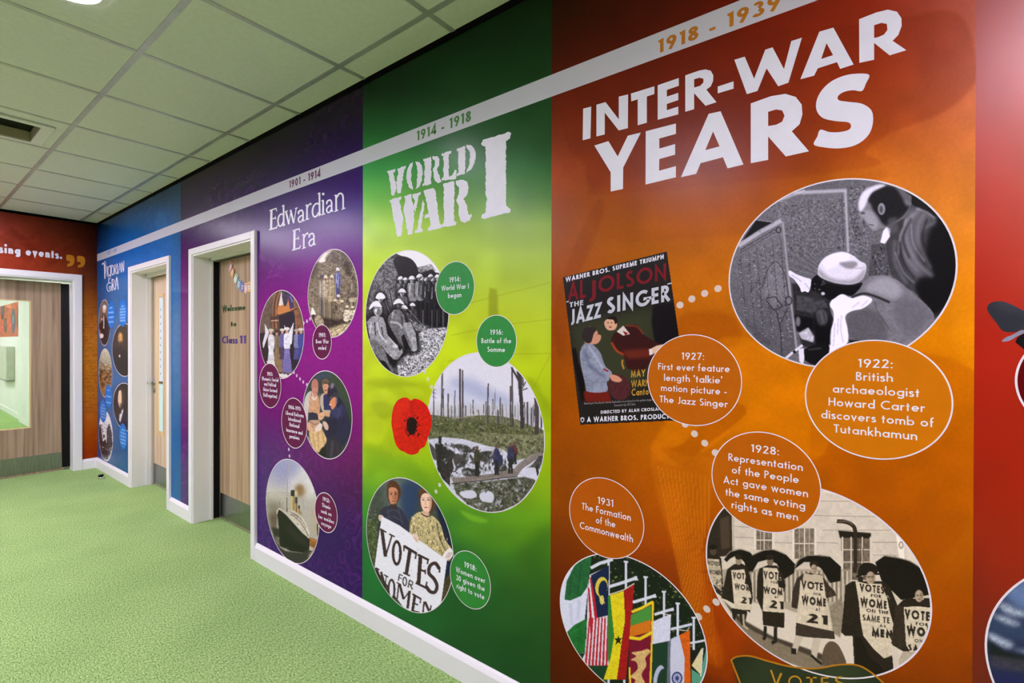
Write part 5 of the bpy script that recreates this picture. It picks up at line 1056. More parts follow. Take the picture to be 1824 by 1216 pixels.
def a_somme(c):
    c.fr(640, 430, 3.286); c.poly([(380, 640), (1110, 640), (1110, 1700), (380, 1700)], (216, 216, 228))
    c.poly([(520, 820), (640, 800), (760, 860), (890, 920), (880, 960), (740, 940), (600, 880)], (156, 166, 200), .75, 14, True); c.poly([(450, 870), (520, 850), (700, 960), (640, 980)], (176, 184, 212), .6, 14, True)
    c.poly([(380, 960), (1110, 960), (1110, 1060), (380, 1040)], (178, 180, 184), .7, 14)
    c.poly([(385, 1010), (470, 1018), (560, 1034), (640, 1020), (740, 1015), (830, 1022), (920, 1040), (1000, 1075), (1110, 1115), (1110, 1300), (385, 1300)], (104, 108, 76), tex=.45, ts=2)
    c.poly([(420, 1040), (620, 1030), (760, 1060), (900, 1080), (1000, 1130), (880, 1150), (640, 1120), (440, 1110)], (76, 82, 48), .7, 5, True, tex=.5, ts=2)
    c.speck([(400, 1030), (1090, 1090), (1090, 1260), (400, 1260)], 700, [(60, 62, 40), (150, 150, 112), (86, 96, 56), (120, 112, 88), (44, 44, 34)], (2, 7), .6, 2.2)
    g = random.Random(3)
    for i in range(40):
        x = g.uniform(400, 1085); t = g.uniform(940, 1005); c.line([(x, t), (x+g.uniform(-4, 4), 1045+ (x-400)*.06)], g.uniform(2, 4.5), (112, 110, 116), .6)
    def tree(x, t, b, w, dx=0): c.line([(x+dx, t), (x+dx*.4+g.uniform(-2, 2), (t+b)/2), (x, b)], w, (66, 58, 58), .95, True)
    for a in ((480, 755, 1020, 9, 6), (437, 832, 1080, 6, -3), (493, 860, 1020, 6), (521, 890, 1030, 8), (557, 870, 1030, 5, 3), (592, 745, 1050, 11, -3), (604, 752, 1040, 9, 0), (622, 960, 1020, 7), (666, 925, 1010, 6), (752, 830, 1065, 8, 3), (741, 935, 1015, 6), (728, 950, 1010, 5), (782, 920, 1015, 5), (795, 858, 1010, 3), (826, 910, 1020, 6), (761, 960, 1030, 5), (812, 985, 1065, 8), (838, 950, 1030, 5), (888, 845, 1085, 8, -3), (898, 745, 1085, 9, -4), (882, 950, 1030, 5), (912, 960, 1030, 5), (966, 940, 1060, 6), (985, 938, 1090, 10), (1010, 970, 1080, 6), (1038, 915, 1130, 24, -3), (1020, 955, 1080, 5), (1064, 1000, 1120, 8), (703, 985, 1040, 7, -8), (540, 960, 1030, 4), (650, 950, 1010, 3), (1050, 960, 1100, 6)): tree(*a)
    c.line([(936, 760), (942, 860), (950, 960), (954, 1092)], 22, (60, 54, 56), 1, True); c.line([(942, 830), (915, 780), (890, 735)], 11, (60, 54, 56), 1, True); c.line([(954, 870), (985, 858)], 6, (60, 54, 56)); c.line([(952, 862), (975, 820)], 6, (60, 54, 56)); c.line([(935, 780), (945, 740)], 8, (60, 54, 56))
    c.poly([(920, 760), (940, 750), (960, 790), (965, 840), (945, 850), (925, 810)], (66, 60, 62), .8, 1)
    for y in (860, 880, 905): c.line([(428, y), (450, y+10)], 3, (70, 60, 60), .8)
    for P in ([(540, 1038), (600, 1030), (672, 1020)], [(690, 985), (712, 1040)], [(822, 1140), (850, 1165), (880, 1185)], [(905, 1040), (940, 1085)], [(700, 1080), (740, 1100)], [(590, 1090), (606, 1060)]): c.line(P, 6, (150, 138, 118), .85)
    c.fr(640, 780, 2.789)
    c.poly([(330, 10), (420, -5), (520, 5), (640, 40), (800, 60), (930, 110), (920, 210), (790, 350), (640, 370), (560, 350), (450, 270), (380, 160)], (196, 198, 212), tex=.12)
    c.poly([(600, -30), (930, -10), (930, 60), (860, 78), (830, 100), (780, 110), (720, 60), (650, 30)], (112, 114, 84), tex=.5, ts=2); c.speck([(620, 0), (930, 0), (930, 80), (840, 90), (700, 60)], 200, [(70, 74, 48), (150, 150, 118), (60, 56, 44)], (2, 6), .7, 2)
    c.poly([(375, 30), (400, 20), (440, 50), (475, 70), (462, 110), (470, 150), (450, 200), (452, 240), (410, 200), (385, 130)], (48, 44, 44), tex=.5); c.line([(402, -10), (398, 60), (394, 170)], 15, (40, 36, 36), 1)
    for P in ([(470, 80), (540, 90), (530, 130), (490, 150), (470, 120)], [(520, 150), (600, 160), (590, 185), (530, 190), (510, 170)], [(600, 70), (660, 66), (680, 90), (640, 120), (600, 110)], [(690, 120), (720, 130), (740, 160), (690, 165)], [(340, 20), (380, 60), (380, 110), (352, 80)], [(480, 30), (540, 40), (560, 70), (500, 66)], [(820, 190), (880, 170), (905, 130), (925, 100), (915, 60), (860, 130), (830, 150)]): c.poly(P, (58, 56, 52), .9, 1, True, tex=.6)
    c.speck([(380, 20), (700, 60), (760, 160), (460, 200)], 260, [(60, 58, 54), (46, 44, 42), (150, 150, 156)], (2, 8), .8, 2.4)
    c.poly([(465, 225), (580, 222), (720, 205), (790, 195), (850, 190), (880, 215), (800, 320), (700, 365), (620, 368), (540, 330), (480, 275)], (84, 84, 72), tex=.7, ts=2)
    c.speck([(460, 225), (790, 200), (870, 220), (780, 330), (640, 368), (520, 320)], 420, [(44, 42, 38), (120, 120, 108), (70, 78, 52), (170, 170, 176)], (2, 8), .8, 2.2)
    for P in ([(600, 275), (640, 262), (668, 280), (662, 318), (620, 316), (600, 300)], [(500, 270), (560, 258), (585, 285), (560, 300), (520, 296)], [(815, 150), (880, 150), (885, 195), (850, 200), (815, 185)]): c.poly(P, (206, 208, 222), .95, 1, True)
    c.line([(880, 140), (890, 190)], 12, (50, 46, 46)); c.line([(625, 272), (660, 232)], 5, (50, 46, 44))
    c.poly([(455, 198), (560, 190), (680, 174), (770, 150), (800, 120), (838, 92), (880, 72), (925, 72), (922, 84), (890, 90), (856, 122), (810, 150), (785, 190), (720, 196), (600, 212), (470, 226)], (132, 122, 116), tex=.15)
    for i in range(26): x = 470+i*12; c.line([(x, 198-(i*1.4)), (x+3, 222-(i*1.9))], 2.4, (76, 68, 66), .8)
    c.line([(458, 226), (600, 213), (720, 197), (784, 191)], 5, (44, 40, 40), .9); c.line([(800, 158), (830, 134), (880, 100)], 3, (80, 72, 70), .8)
    def man(x, t, b, col_): 
        c.poly([(x-8, t+14), (x+8, t+14), (x+17, t+45), (x+14, t+(b-t)*.58), (x-14, t+(b-t)*.58), (x-15, t+40)], col_, sm=True, tex=.3); c.ell(x, t+6, 8, 9, (108, 80, 66)); c.poly([(x-10, t+2), (x, t-7), (x+10, t+2)], (90, 82, 62)); c.line([(x-4, t+(b-t)*.5), (x-6, b)], 11, (40, 38, 36)); c.line([(x+4, t+(b-t)*.5), (x+7, b)], 11, (40, 38, 36))
    man(585, 44, 190, (62, 60, 44)); man(682, 38, 184, (52, 54, 84)); man(770, 22, 130, (88, 50, 58)); man(751, 28, 176, (54, 54, 78))
    c.ell(700, 112, 14, 30, (48, 52, 78)); c.noise(.04, 1.6)
photo('largest round photo on the green panel, showing shattered tree stumps over mud', fit(761.4, 970.8, 628, 912), a_somme, 1.0)

def a_votes(c):
    c.fr(640, 780, 2.789); c.poly([(20, 180), (500, 180), (500, 900), (20, 900)], (64, 72, 62), tex=.2, ts=5)
    c.poly([(130, 190), (260, 190), (230, 420), (140, 340)], (96, 112, 112), .8, 16, True); c.poly([(210, 230), (290, 220), (300, 300), (270, 400), (215, 380)], (38, 56, 92), .9, 10, True); c.poly([(280, 180), (400, 220), (400, 420), (370, 300)], (52, 62, 70), .8, 8)
    c.poly([(30, 420), (110, 400), (110, 640), (40, 600)], (66, 80, 44), .9, 4, tex=.5); c.speck([(35, 330), (110, 380), (105, 640), (50, 600)], 220, [(112, 120, 76), (44, 56, 34), (140, 140, 110)], (2, 6), .6)
    c.poly([(380, 330), (420, 330), (480, 540), (470, 700), (400, 860), (400, 600), (440, 560), (400, 440)], (20, 28, 54), .9, 3); c.poly([(410, 720), (462, 660), (450, 780), (400, 840)], (72, 62, 36), .9, 2, tex=.4)
    # woman left
    c.poly([(92, 470), (96, 420), (110, 355), (150, 336), (200, 346), (232, 390), (250, 430), (248, 490), (120, 420), (100, 500), (88, 500)], (48, 46, 66), sm=True, tex=.2)
    for P in ([(130, 370), (170, 356), (200, 372)], [(120, 400), (170, 390), (220, 420)], [(140, 345), (150, 420)], [(195, 350), (215, 430)]): c.line(P, 5, (84, 82, 104), .6, True)
    c.poly([(136, 270), (138, 232), (160, 210), (188, 222), (204, 250), (206, 285), (196, 305), (188, 320), (150, 322), (140, 300)], (84, 50, 34), sm=True, tex=.3)
    c.poly([(146, 256), (160, 244), (184, 250), (192, 272), (188, 306), (174, 334), (160, 330), (148, 304)], (196, 136, 104), sm=True); c.poly([(178, 256), (192, 272), (188, 306), (176, 332), (172, 290)], (140, 84, 62), .7, 2)
    for x in (158, 180): c.ell(x, 279, 6, 2.6, (40, 24, 20), .9); c.line([(x-8, 270), (x+7, 271)], 2.6, (60, 34, 24), .8)
    c.line([(168, 282), (166, 300), (172, 302)], 2.6, (130, 76, 54), .8); c.ell(169, 313, 9, 3, (156, 60, 52), .9); c.poly([(155, 328), (185, 326), (190, 346), (152, 348)], (60, 40, 40), .9, 1)
    c.poly([(96, 385), (112, 382), (124, 398), (118, 412), (100, 410)], (214, 192, 176), sm=True)
    # woman right
    c.poly([(248, 470), (256, 410), (275, 380), (305, 366), (340, 380), (372, 392), (404, 430), (425, 500), (462, 560), (448, 610), (415, 590), (360, 560), (295, 516), (258, 492)], (186, 172, 122), sm=True, tex=.35, ts=2)
    g = random.Random(8)
    for i in range(150):
        x = g.uniform(255, 440); y = g.uniform(385, 585)
        if y > 520+(x-300)*.62 or y < 372+max(0, x-330)*.9: continue
        c.line([(x, y), (x+g.uniform(-5, 5), y+g.uniform(7, 18))], g.uniform(2, 4.5), g.choice([(60, 50, 34), (236, 226, 190), (92, 78, 46), (70, 60, 60)]), .8)
    c.line([(385, 420), (400, 500), (430, 560)], 5, (70, 60, 46), .7, True); c.line([(300, 520), (290, 460)], 4, (90, 80, 50), .7)
    c.poly([(296, 300), (294, 268), (312, 248), (340, 250), (366, 280), (376, 318), (372, 350), (352, 376), (330, 372), (302, 340)], (84, 54, 36), sm=True, tex=.3)
    c.poly([(306, 296), (318, 276), (342, 276), (358, 300), (358, 340), (346, 366), (330, 372), (314, 352), (306, 324)], (232, 196, 170), sm=True); c.poly([(346, 284), (360, 306), (358, 342), (346, 366), (350, 320)], (170, 122, 96), .7, 2)
    for x in (318, 343): c.ell(x, 307, 6.5, 2.6, (44, 32, 30), .9); c.line([(x-8, 298), (x+8, 297)], 2.8, (90, 60, 40), .8)
    c.line([(330, 308), (327, 328), (334, 330)], 2.6, (170, 120, 94), .8); c.ell(331, 344, 10, 3.2, (170, 84, 76), .9); c.poly([(312, 360), (346, 366), (350, 392), (310, 388)], (214, 172, 146), .95, 1); c.line([(308, 374), (330, 388), (356, 386)], 5, (34, 28, 30), .95, True)
    # placard
    c.poly([(112, 388), (200, 434), (330, 530), (436, 604), (420, 720), (402, 850), (330, 880), (240, 870), (76, 640), (92, 520)], (228, 229, 236)); c.speck([(110, 400), (430, 610), (400, 840), (240, 860), (80, 640)], 60, [(205, 204, 212), (240, 240, 244)], (3, 9), .5)
    ink = (50, 32, 32)
    def S(P, w, sm=False): c.line(P, w, ink, .96, sm)
    S([(112, 455), (130, 588)], 17); S([(130, 588), (162, 484)], 8); S([(104, 450), (134, 468)], 7); S([(148, 476), (176, 490)], 7)
    c.ell(186, 570, 25, 64, ink, .97); c.ell(186, 570, 12, 48, (228, 229, 236))
    S([(222, 536), (286, 574)], 13); S([(252, 556), (234, 672)], 18); S([(222, 532), (222, 562)], 7); S([(284, 570), (278, 600)], 8); S([(218, 668), (252, 684)], 8)
    S([(304, 588), (294, 722)], 19); S([(290, 578), (346, 606)], 11); S([(298, 652), (330, 664)], 10); S([(280, 718), (332, 744)], 11); S([(342, 602), (338, 626)], 8); S([(330, 740), (336, 714)], 8); S([(328, 652), (328, 676)], 7)
    S([(398, 650), (378, 622), (352, 634), (346, 670), (372, 700), (386, 734), (376, 764), (352, 762), (332, 736)], 17, True); S([(400, 640), (398, 668)], 8)
    S([(200, 676), (194, 708)], 6); S([(200, 676), (216, 684)], 5); S([(197, 692), (212, 698)], 4); c.ell(226, 712, 12, 24, ink); c.ell(226, 712, 6, 17, (228, 229, 236)); S([(250, 704), (242, 742)], 6); S([(250, 704), (266, 716), (262, 730), (246, 724)], 5); S([(252, 726), (264, 752)], 6)
    S([(86, 648), (104, 706)], 11); S([(104, 706), (112, 668)], 5); S([(108, 664), (128, 738)], 11); S([(128, 738), (134, 684)], 5); S([(82, 644), (100, 654)], 6); S([(122, 678), (144, 690)], 6)
    c.ell(160, 750, 20, 52, ink, .97); c.ell(160, 750, 10, 40, (228, 229, 236))
    S([(196, 726), (188, 800)], 7); S([(200, 724), (220, 800)], 12); S([(220, 800), (250, 760)], 6); S([(250, 758), (240, 846)], 13); S([(186, 716), (208, 730)], 6)
    S([(276, 780), (264, 860)], 14); S([(264, 774), (308, 800)], 9); S([(306, 796), (302, 820)], 6); S([(270, 820), (292, 828)], 7); S([(264, 858), (300, 866)], 8)
    S([(322, 812), (316, 870)], 8); S([(326, 812), (350, 866)], 12); S([(356, 830), (352, 870)], 7)
    # hands on the placard
    c.poly([(416, 582), (430, 560), (450, 546), (464, 560), (462, 588), (446, 602), (424, 600)], (232, 224, 220), sm=True)
    for i in range(4): c.line([(428+i*6, 596), (444+i*6, 566)], 2.4, (150, 130, 124), .8)
    c.poly([(262, 480), (280, 474), (296, 492), (296, 514), (282, 516)], (226, 200, 180), sm=True); c.line([(270, 492), (288, 510)], 2.5, (150, 116, 98), .8); c.noise(.03, 1.8)
photo('round coloured photo of two women holding a votes for women placard', fit(653.6, 809, 850.6, 1090.9), a_votes, .9)

def a_flags(c):
    c.fr(980, 820, 3.0706); c.fill((22, 30, 20)); c.speck([(200, 490), (900, 560), (880, 1100), (300, 900)], 900, [(70, 86, 44), (34, 46, 26), (120, 136, 84), (14, 18, 12), (52, 66, 34)], (2, 8), .8)
    c.speck([(640, 580), (860, 780), (860, 900), (660, 700)], 260, [(150, 160, 92), (104, 120, 60), (60, 76, 36)], (3, 9), .8)
    wh = (206, 210, 222)
    for x, t, b in ((414, 552, 700), (521, 636, 790), (622, 716, 860), (698, 780, 960), (785, 858, 1035)): c.line([(x, t), (x, b)], 12, wh); c.line([(x-12, t), (x+12, t+2)], 10, wh)
    for x, t in ((320, 545), (305, 1100), (195, 1120), (405, 1180)): c.line([(x, t), (x, 1290)], 11, wh)
    c.poly([(150, 1060), (330, 1090), (300, 1290), (200, 1290)], (24, 60, 36))
    c.poly([(30, 700), (120, 560), (225, 500), (205, 720), (190, 860), (200, 1050), (140, 1060), (80, 950), (50, 850)], (208, 212, 228))
    c.poly([(78, 760), (90, 660), (140, 560), (228, 500), (218, 610), (204, 690), (170, 740), (110, 765)], (36, 96, 52), tex=.15, ts=7); c.poly([(80, 950), (130, 900), (200, 862), (196, 960), (190, 1050), (140, 1060), (110, 1010)], (30, 104, 44), tex=.2, ts=7)
    for P in ([(170, 560), (150, 740)], [(120, 600), (105, 740)]): c.line(P, 8, (24, 70, 38), .6, soft=2)
    for P in ([(110, 780), (120, 900)], [(160, 760), (150, 870)]): c.line(P, 12, (172, 178, 204), .6, soft=3)
    # striped flag with crescent canton
    c.poly([(216, 625), (322, 575), (316, 850), (318, 1120), (160, 1120), (196, 1040), (206, 720)], (214, 212, 220))
    for i in range(7): c.poly([(212+i*17, 860-i*2), (220+i*17, 860), (200+i*19, 1122), (188+i*19, 1122)], (176, 28, 44))
    c.poly([(216, 640), (230, 634), (262, 830), (248, 905)], (176, 28, 44)); c.poly([(206, 690), (216, 700), (232, 900), (222, 990)], (176, 28, 44))
    c.poly([(222, 628), (322, 572), (318, 846), (258, 860), (246, 760)], (22, 32, 66)); c.ell(281, 690, 34, 54, (206, 190, 70), rot=8); c.ell(288, 700, 24, 45, (22, 32, 66), rot=8); c.ell(283, 762, 12, 26, (200, 190, 90)); c.line([(268, 745), (298, 780)], 5, (220, 210, 120))
    c.line([(222, 588), (270, 562), (330, 545)], 17, wh); c.line([(312, 545), (345, 543)], 14, wh)
    # green yellow red with star
    c.poly([(316, 740), (332, 735), (348, 900), (346, 1040), (318, 1140)], (46, 120, 50)); c.poly([(328, 736), (404, 712), (412, 860), (392, 980), (366, 1196), (292, 1198), (330, 1080), (350, 960)], (218, 202, 30), tex=.08); c.poly([(402, 712), (460, 674), (446, 860), (428, 1040), (414, 1198), (364, 1198), (386, 1040), (410, 880)], (154, 20, 24), tex=.15)
    c.poly([(373, 955), (378, 972), (393, 970), (382, 985), (388, 1006), (373, 994), (356, 1008), (362, 985), (350, 972), (367, 972)], (24, 24, 20))
    c.line([(322, 690), (400, 666), (476, 640)], 17, wh); c.line([(326, 732), (400, 708), (460, 672)], 5, (230, 226, 200)); c.line([(466, 632), (472, 655)], 16, wh)
    # lion flag
    c.poly([(442, 830), (566, 765), (560, 960), (545, 1290), (425, 1290), (434, 1000)], (116, 14, 44), tex=.15)
    c.poly([(442, 845), (552, 792), (552, 870), (438, 905)], (70, 140, 56)); c.poly([(438, 905), (552, 870), (550, 935), (434, 965)], (202, 112, 24)); c.line([(446, 828), (500, 806), (562, 772)], 15, (220, 200, 40)); c.line([(434, 968), (490, 975), (556, 940)], 17, (224, 200, 36)); c.line([(562, 770), (558, 960), (545, 1290)], 11, (222, 190, 40)); c.line([(434, 1130), (440, 1290)], 10, (222, 190, 40))
    c.poly([(446, 1050), (500, 1040), (530, 1030), (548, 1045), (520, 1080), (526, 1120), (500, 1170), (520, 1220), (490, 1230), (470, 1280), (450, 1240), (466, 1200), (440, 1180), (478, 1140), (470, 1100), (440, 1090), (470, 1070)], (206, 172, 110), sm=True, tex=.15)
    c.line([(452, 775), (520, 755), (576, 738)], 16, wh); c.line([(570, 730), (574, 750)], 14, wh)
    # white and dark green with crescent
    c.poly([(562, 880), (660, 838), (656, 985), (560, 1004)], (206, 208, 226), tex=.05); c.poly([(560, 1004), (644, 988), (640, 1290), (552, 1290)], (28, 56, 40)); c.poly([(644, 986), (660, 984), (656, 1290), (636, 1290)], (96, 104, 116)); c.ell(596, 1190, 30, 72, (176, 182, 206), rot=10); c.ell(612, 1196, 26, 60, (28, 56, 40), rot=10)
    c.line([(570, 842), (620, 826), (672, 812)], 15, wh); c.line([(668, 804), (671, 822)], 13, wh); c.line([(600, 835), (660, 845), (655, 870)], 4, (220, 218, 210))
    # orange white with wheel
    c.poly([(660, 975), (708, 955), (738, 1080), (730, 1290), (660, 1290), (656, 1100)], (196, 200, 218)); c.poly([(706, 955), (764, 925), (766, 1100), (772, 1290), (730, 1290), (736, 1080)], (206, 92, 22), tex=.12); c.ell(694, 1190, 30, 36, (46, 56, 110)); c.ell(694, 1190, 22, 27, (196, 200, 218)); c.ell(694, 1190, 9, 11, (46, 56, 110))
    for a in range(0, 180, 30): q = math.radians(a); c.line([(694-24*math.cos(q), 1190-29*math.sin(q)), (694+24*math.cos(q), 1190+29*math.sin(q))], 3, (46, 56, 110))
    c.line([(660, 922), (720, 908), (776, 894)], 14, wh); c.line([(690, 925), (750, 930), (762, 910)], 4, (220, 216, 200))
    c.poly([(772, 1060), (830, 1030), (820, 1120), (790, 1150), (776, 1110)], (26, 26, 30)); c.poly([(774, 1120), (826, 1030), (832, 1030), (822, 1170)], (214, 200, 150)); c.poly([(772, 1140), (820, 1170), (858, 1010), (870, 1290), (776, 1290)], (84, 150, 124)); c.line([(834, 1026), (824, 1180)], 7, (210, 210, 200)); c.line([(766, 998), (810, 990), (850, 982)], 12, wh); c.line([(848, 980), (856, 1020)], 8, (206, 186, 120)); c.noise(.05, 2)
e_ = fit(999.5, 1262, 985.4, 1253); photo('round photo of Commonwealth flags hanging from white poles', e_, a_flags, 1.0)

def a_march(c):
    c.fr(1240, 860, 3.123); c.fill((206, 198, 182)); c.poly([(50, 0), (1340, 0), (1340, 600), (50, 600)], (208, 200, 186), tex=.05, ts=12)
    for P in ([(690, 20), (950, 60)], [(690, 42), (900, 46)], [(690, 100), (1040, 104)], [(640, 180), (1110, 190)], [(700, 262), (1150, 262)], [(980, 330), (1130, 330)], [(980, 400), (1120, 402)], [(420, 262), (540, 268)], [(215, 240), (330, 250)], [(210, 300), (330, 306)], [(420, 330), (540, 334)], [(660, 330), (790, 334)]): c.line(P, 4, (150, 140, 124), .8)
    c.line([(700, 45), (940, 75)], 14, (232, 226, 212), .8, soft=2)
    c.poly([(60, 140), (200, 120), (206, 400), (60, 420)], (46, 38, 30), tex=.15); c.poly([(130, 200), (185, 180), (190, 360), (140, 370)], (80, 66, 52), .8, 2); c.line([(204, 160), (208, 380)], 14, (188, 180, 164))
    for x0, y0, x1, y1 in ((335, 262, 422, 372), (548, 252, 656, 420)): c.poly([(x0, y0), (x1, y0), (x1, y1), (x0, y1)], (120, 110, 96), tex=.3, ts=8); c.line([((x0+x1)/2, y0), ((x0+x1)/2, y1)], 6, (214, 206, 190)); c.line([(x0, (y0+y1)/2), (x1, (y0+y1)/2)], 6, (214, 206, 190)); c.line([(x0+(x1-x0)*.25, y0), (x0+(x1-x0)*.25, y1)], 3, (200, 190, 174)); c.line([(x0+(x1-x0)*.75, y0), (x0+(x1-x0)*.75, y1)], 3, (200, 190, 174)); c.line([(x0-8, y0), (x0-8, y1)], 12, (222, 216, 202)); c.line([(x1+8, y0), (x1+8, y1)], 12, (222, 216, 202))
    c.poly([(790, 264), (972, 278), (972, 310), (800, 306)], (34, 28, 22), soft=1); c.poly([(806, 304), (972, 308), (976, 540), (812, 540)], (104, 94, 80), tex=.3, ts=9)
    for x in (814, 862, 924, 970): c.line([(x, 300), (x, 540)], 7, (214, 206, 192))
    for y in (370, 440): c.line([(812, y), (972, y)], 6, (200, 192, 176))
    c.line([(783, 212), (830, 216), (866, 232), (884, 262), (886, 340), (884, 500)], 22, (48, 38, 30), 1, True); c.line([(788, 214), (840, 214), (872, 232)], 7, (140, 128, 110), .6, True)
    for x in (880, 892, 904, 916, 930): c.line([(x, 300), (x-4, 470)], 4, (60, 50, 40), .7)
    c.poly([(1110, 270), (1150, 300), (1160, 420), (1130, 425)], (236, 232, 222), soft=1); c.ell(1140, 345, 14, 22, (150, 140, 126), .8); c.ell(1140, 345, 7, 12, (226, 220, 208)); c.poly([(1170, 330), (1240, 420), (1290, 500), (1180, 440)], (222, 216, 204), .8, 4)
    # railings, pavement, road
    c.poly([(130, 480), (860, 480), (860, 800), (740, 800), (500, 760), (150, 640)], (160, 150, 132), .85, 2)
    for i in range(46): x = 300+i*12; c.line([(x, 490), (x+2, 660)], 4.5, (226, 220, 206) if i % 2 else (80, 70, 58), .8)
    c.poly([(140, 630), (500, 700), (860, 840), (1180, 940), (1180, 1100), (800, 1000), (560, 920), (300, 800), (180, 720)], (214, 206, 192), soft=2); c.poly([(150, 650), (260, 760), (420, 850), (700, 950), (720, 1000), (430, 900), (250, 800)], (54, 44, 34), .9, 2)
    c.poly([(190, 740), (330, 830), (560, 930), (760, 1010), (700, 1060), (480, 990), (320, 890)], (128, 116, 98), tex=.1, soft=2)
    D = (40, 32, 26); P_ = (208, 198, 176)
    def umb(P, top=None): c.poly(P, (26, 21, 18), sm=False, tex=.2); top and c.line(top, 6, (150, 140, 124), .8, True)
    def apron(P, words, f=P_):
        c.poly(P, f, tex=.08, ts=6)
        for t, x0, x1, y, h, w in words: c.text(t, (x0, y), (x1, y+(x1-x0)*.12), h, (42, 34, 28), w)
    def face(x, y, r=17, hat=True): c.ell(x, y, r*.92, r*1.35, (178, 160, 138), soft=1); c.ell(x-r*.36, y-r*.15, r*.26, r*.16, (70, 56, 46), .8, 1); c.ell(x+r*.36, y-r*.15, r*.24, r*.16, (70, 56, 46), .8, 1); c.line([(x, y), (x-r*.05, y+r*.35)], r*.14, (130, 112, 92), .7); c.ell(x, y+r*.7, r*.3, r*.1, (96, 66, 54), .8); c.poly([(x+r*.2, y-r), (x+r, y-r*.6), (x+r*.8, y+r), (x+r*.3, y+r*1.2)], (120, 104, 86), .5, 2)
    # far left woman
    c.poly([(62, 400), (100, 380), (140, 420), (155, 640), (100, 600), (60, 480)], D, tex=.2); c.poly([(66, 420), (128, 425), (142, 500), (140, 600), (90, 560), (66, 470)], (184, 174, 152), tex=.25); c.text('VOTES', (66, 456), (132, 462), 24, (44, 36, 30), .2); c.text('WOMEN', (72, 505), (140, 512), 24, (44, 36, 30), .2)
    c.ell(95, 380, 18, 22, (80, 66, 54)); c.ell(94, 356, 24, 14, (26, 21, 18)); c.speck([(90, 520), (140, 520), (160, 640), (110, 600)], 60, [(60, 50, 40), (150, 140, 120)], (3, 7), .7)
    # first umbrella woman
    umb([(155, 425), (185, 385), (245, 368), (300, 385), (322, 410), (320, 480), (285, 500), (268, 440), (230, 400), (190, 420), (170, 440)], [(158, 420), (190, 382), (246, 368), (300, 384)])
    c.poly([(140, 640), (160, 540), (172, 480), (205, 455), (240, 440), (285, 465), (310, 560), (315, 640), (300, 720), (170, 650)], D, tex=.2); c.ell(236, 432, 17, 24, (150, 136, 116)); c.ell(236, 410, 20, 16, D)
    apron([(195, 485), (268, 480), (285, 560), (305, 620), (313, 708), (213, 698), (205, 600)], [('VOT', 204, 268, 530, 36, .24), ('WOM', 214, 300, 590, 32, .24), ('21', 252, 308, 668, 36, .24)])
    c.poly([(275, 520), (305, 535), (300, 570), (270, 560)], (36, 30, 24), tex=.3); c.poly([(196, 695), (280, 708), (285, 720), (270, 790), (250, 790), (240, 730), (225, 730), (215, 770), (205, 760)], D); c.line([(262, 730), (266, 795), (290, 812)], 11, (176, 164, 146))
    # second
    umb([(306, 405), (370, 376), (430, 370), (500, 398), (552, 452), (545, 500), (490, 535), (450, 450), (400, 425), (345, 440), (310, 500), (300, 470)], [(310, 402), (372, 375), (432, 371), (500, 398)])
    c.poly([(336, 640), (340, 520), (352, 475), (400, 455), (450, 460), (480, 500), (498, 570), (492, 600), (370, 720), (345, 660)], D, tex=.2); c.ell(412, 436, 18, 24, (120, 104, 88)); c.ell(410, 412, 22, 16, D)
    apron([(372, 470), (450, 474), (470, 520), (486, 600), (492, 722), (370, 712), (376, 600)], [('VOTE', 376, 472, 530, 42, .24), ('FOR', 415, 452, 556, 12, .22), ('WOM', 376, 480, 612, 36, .26), ('AT', 436, 458, 640, 14, .22), ('21', 412, 486, 694, 44, .24)])
    c.poly([(450, 540), (495, 545), (490, 585), (460, 580)], (36, 30, 24), tex=.4); c.poly([(368, 712), (492, 722), (490, 806), (372, 790)], D, tex=.15); c.line([(385, 795), (382, 860), (372, 870)], 18, D); c.line([(442, 800), (440, 880), (420, 890)], 20, D)
    # third, in the middle
    umb([(545, 480), (565, 430), (620, 404), (690, 400), (745, 410), (806, 465), (802, 545), (745, 556), (700, 480), (650, 440), (600, 440), (560, 470)], [(548, 470), (572, 426), (625, 402), (740, 408)])
    c.poly([(530, 690), (536, 600), (560, 530), (600, 500), (640, 500), (700, 510), (740, 570), (770, 600), (760, 630), (720, 640), (560, 700)], (56, 46, 38), tex=.25); c.poly([(715, 570), (770, 600), (780, 625), (730, 640)], (60, 50, 40), tex=.4)
    c.poly([(630, 445), (650, 428), (680, 440), (682, 465), (635, 470)], D); face(655, 478, 19); c.poly([(600, 500), (640, 510), (660, 505), (705, 515), (710, 560), (590, 550)], (190, 178, 156))
    apron([(580, 540), (640, 560), (712, 560), (722, 640), (740, 700), (770, 822), (655, 800), (553, 772), (572, 640)], [('VOTE', 586, 706, 585, 44, .24), ('FOR', 652, 694, 622, 13, .22), ('WOME', 588, 722, 672, 46, .28), ('AT', 664, 690, 710, 15, .22), ('21', 622, 730, 776, 52, .24)])
    c.poly([(740, 690), (800, 640), (830, 700), (800, 860), (760, 830)], (136, 126, 108), .9, 2, tex=.2)
    c.poly([(556, 776), (660, 802), (768, 825), (772, 868), (650, 860), (552, 850)], (60, 50, 42), tex=.2); c.poly([(552, 845), (600, 855), (575, 900), (560, 945), (538, 945), (535, 915)], (196, 186, 168), soft=1); c.poly([(650, 862), (696, 866), (680, 930), (668, 985), (645, 975), (640, 930)], (196, 186, 168), soft=1); c.poly([(528, 918), (558, 920), (558, 952), (530, 950)], (34, 28, 24)); c.line([(640, 958), (670, 985), (700, 1008)], 14, (34, 28, 24))
    # fourth, tall with dark coat
    umb([(996, 440), (1048, 404), (1110, 410), (1190, 436), (1262, 480), (1300, 560), (1305, 620), (1200, 640), (1140, 650), (1080, 590), (1030, 540)], [(1050, 404), (1190, 434), (1280, 500)])
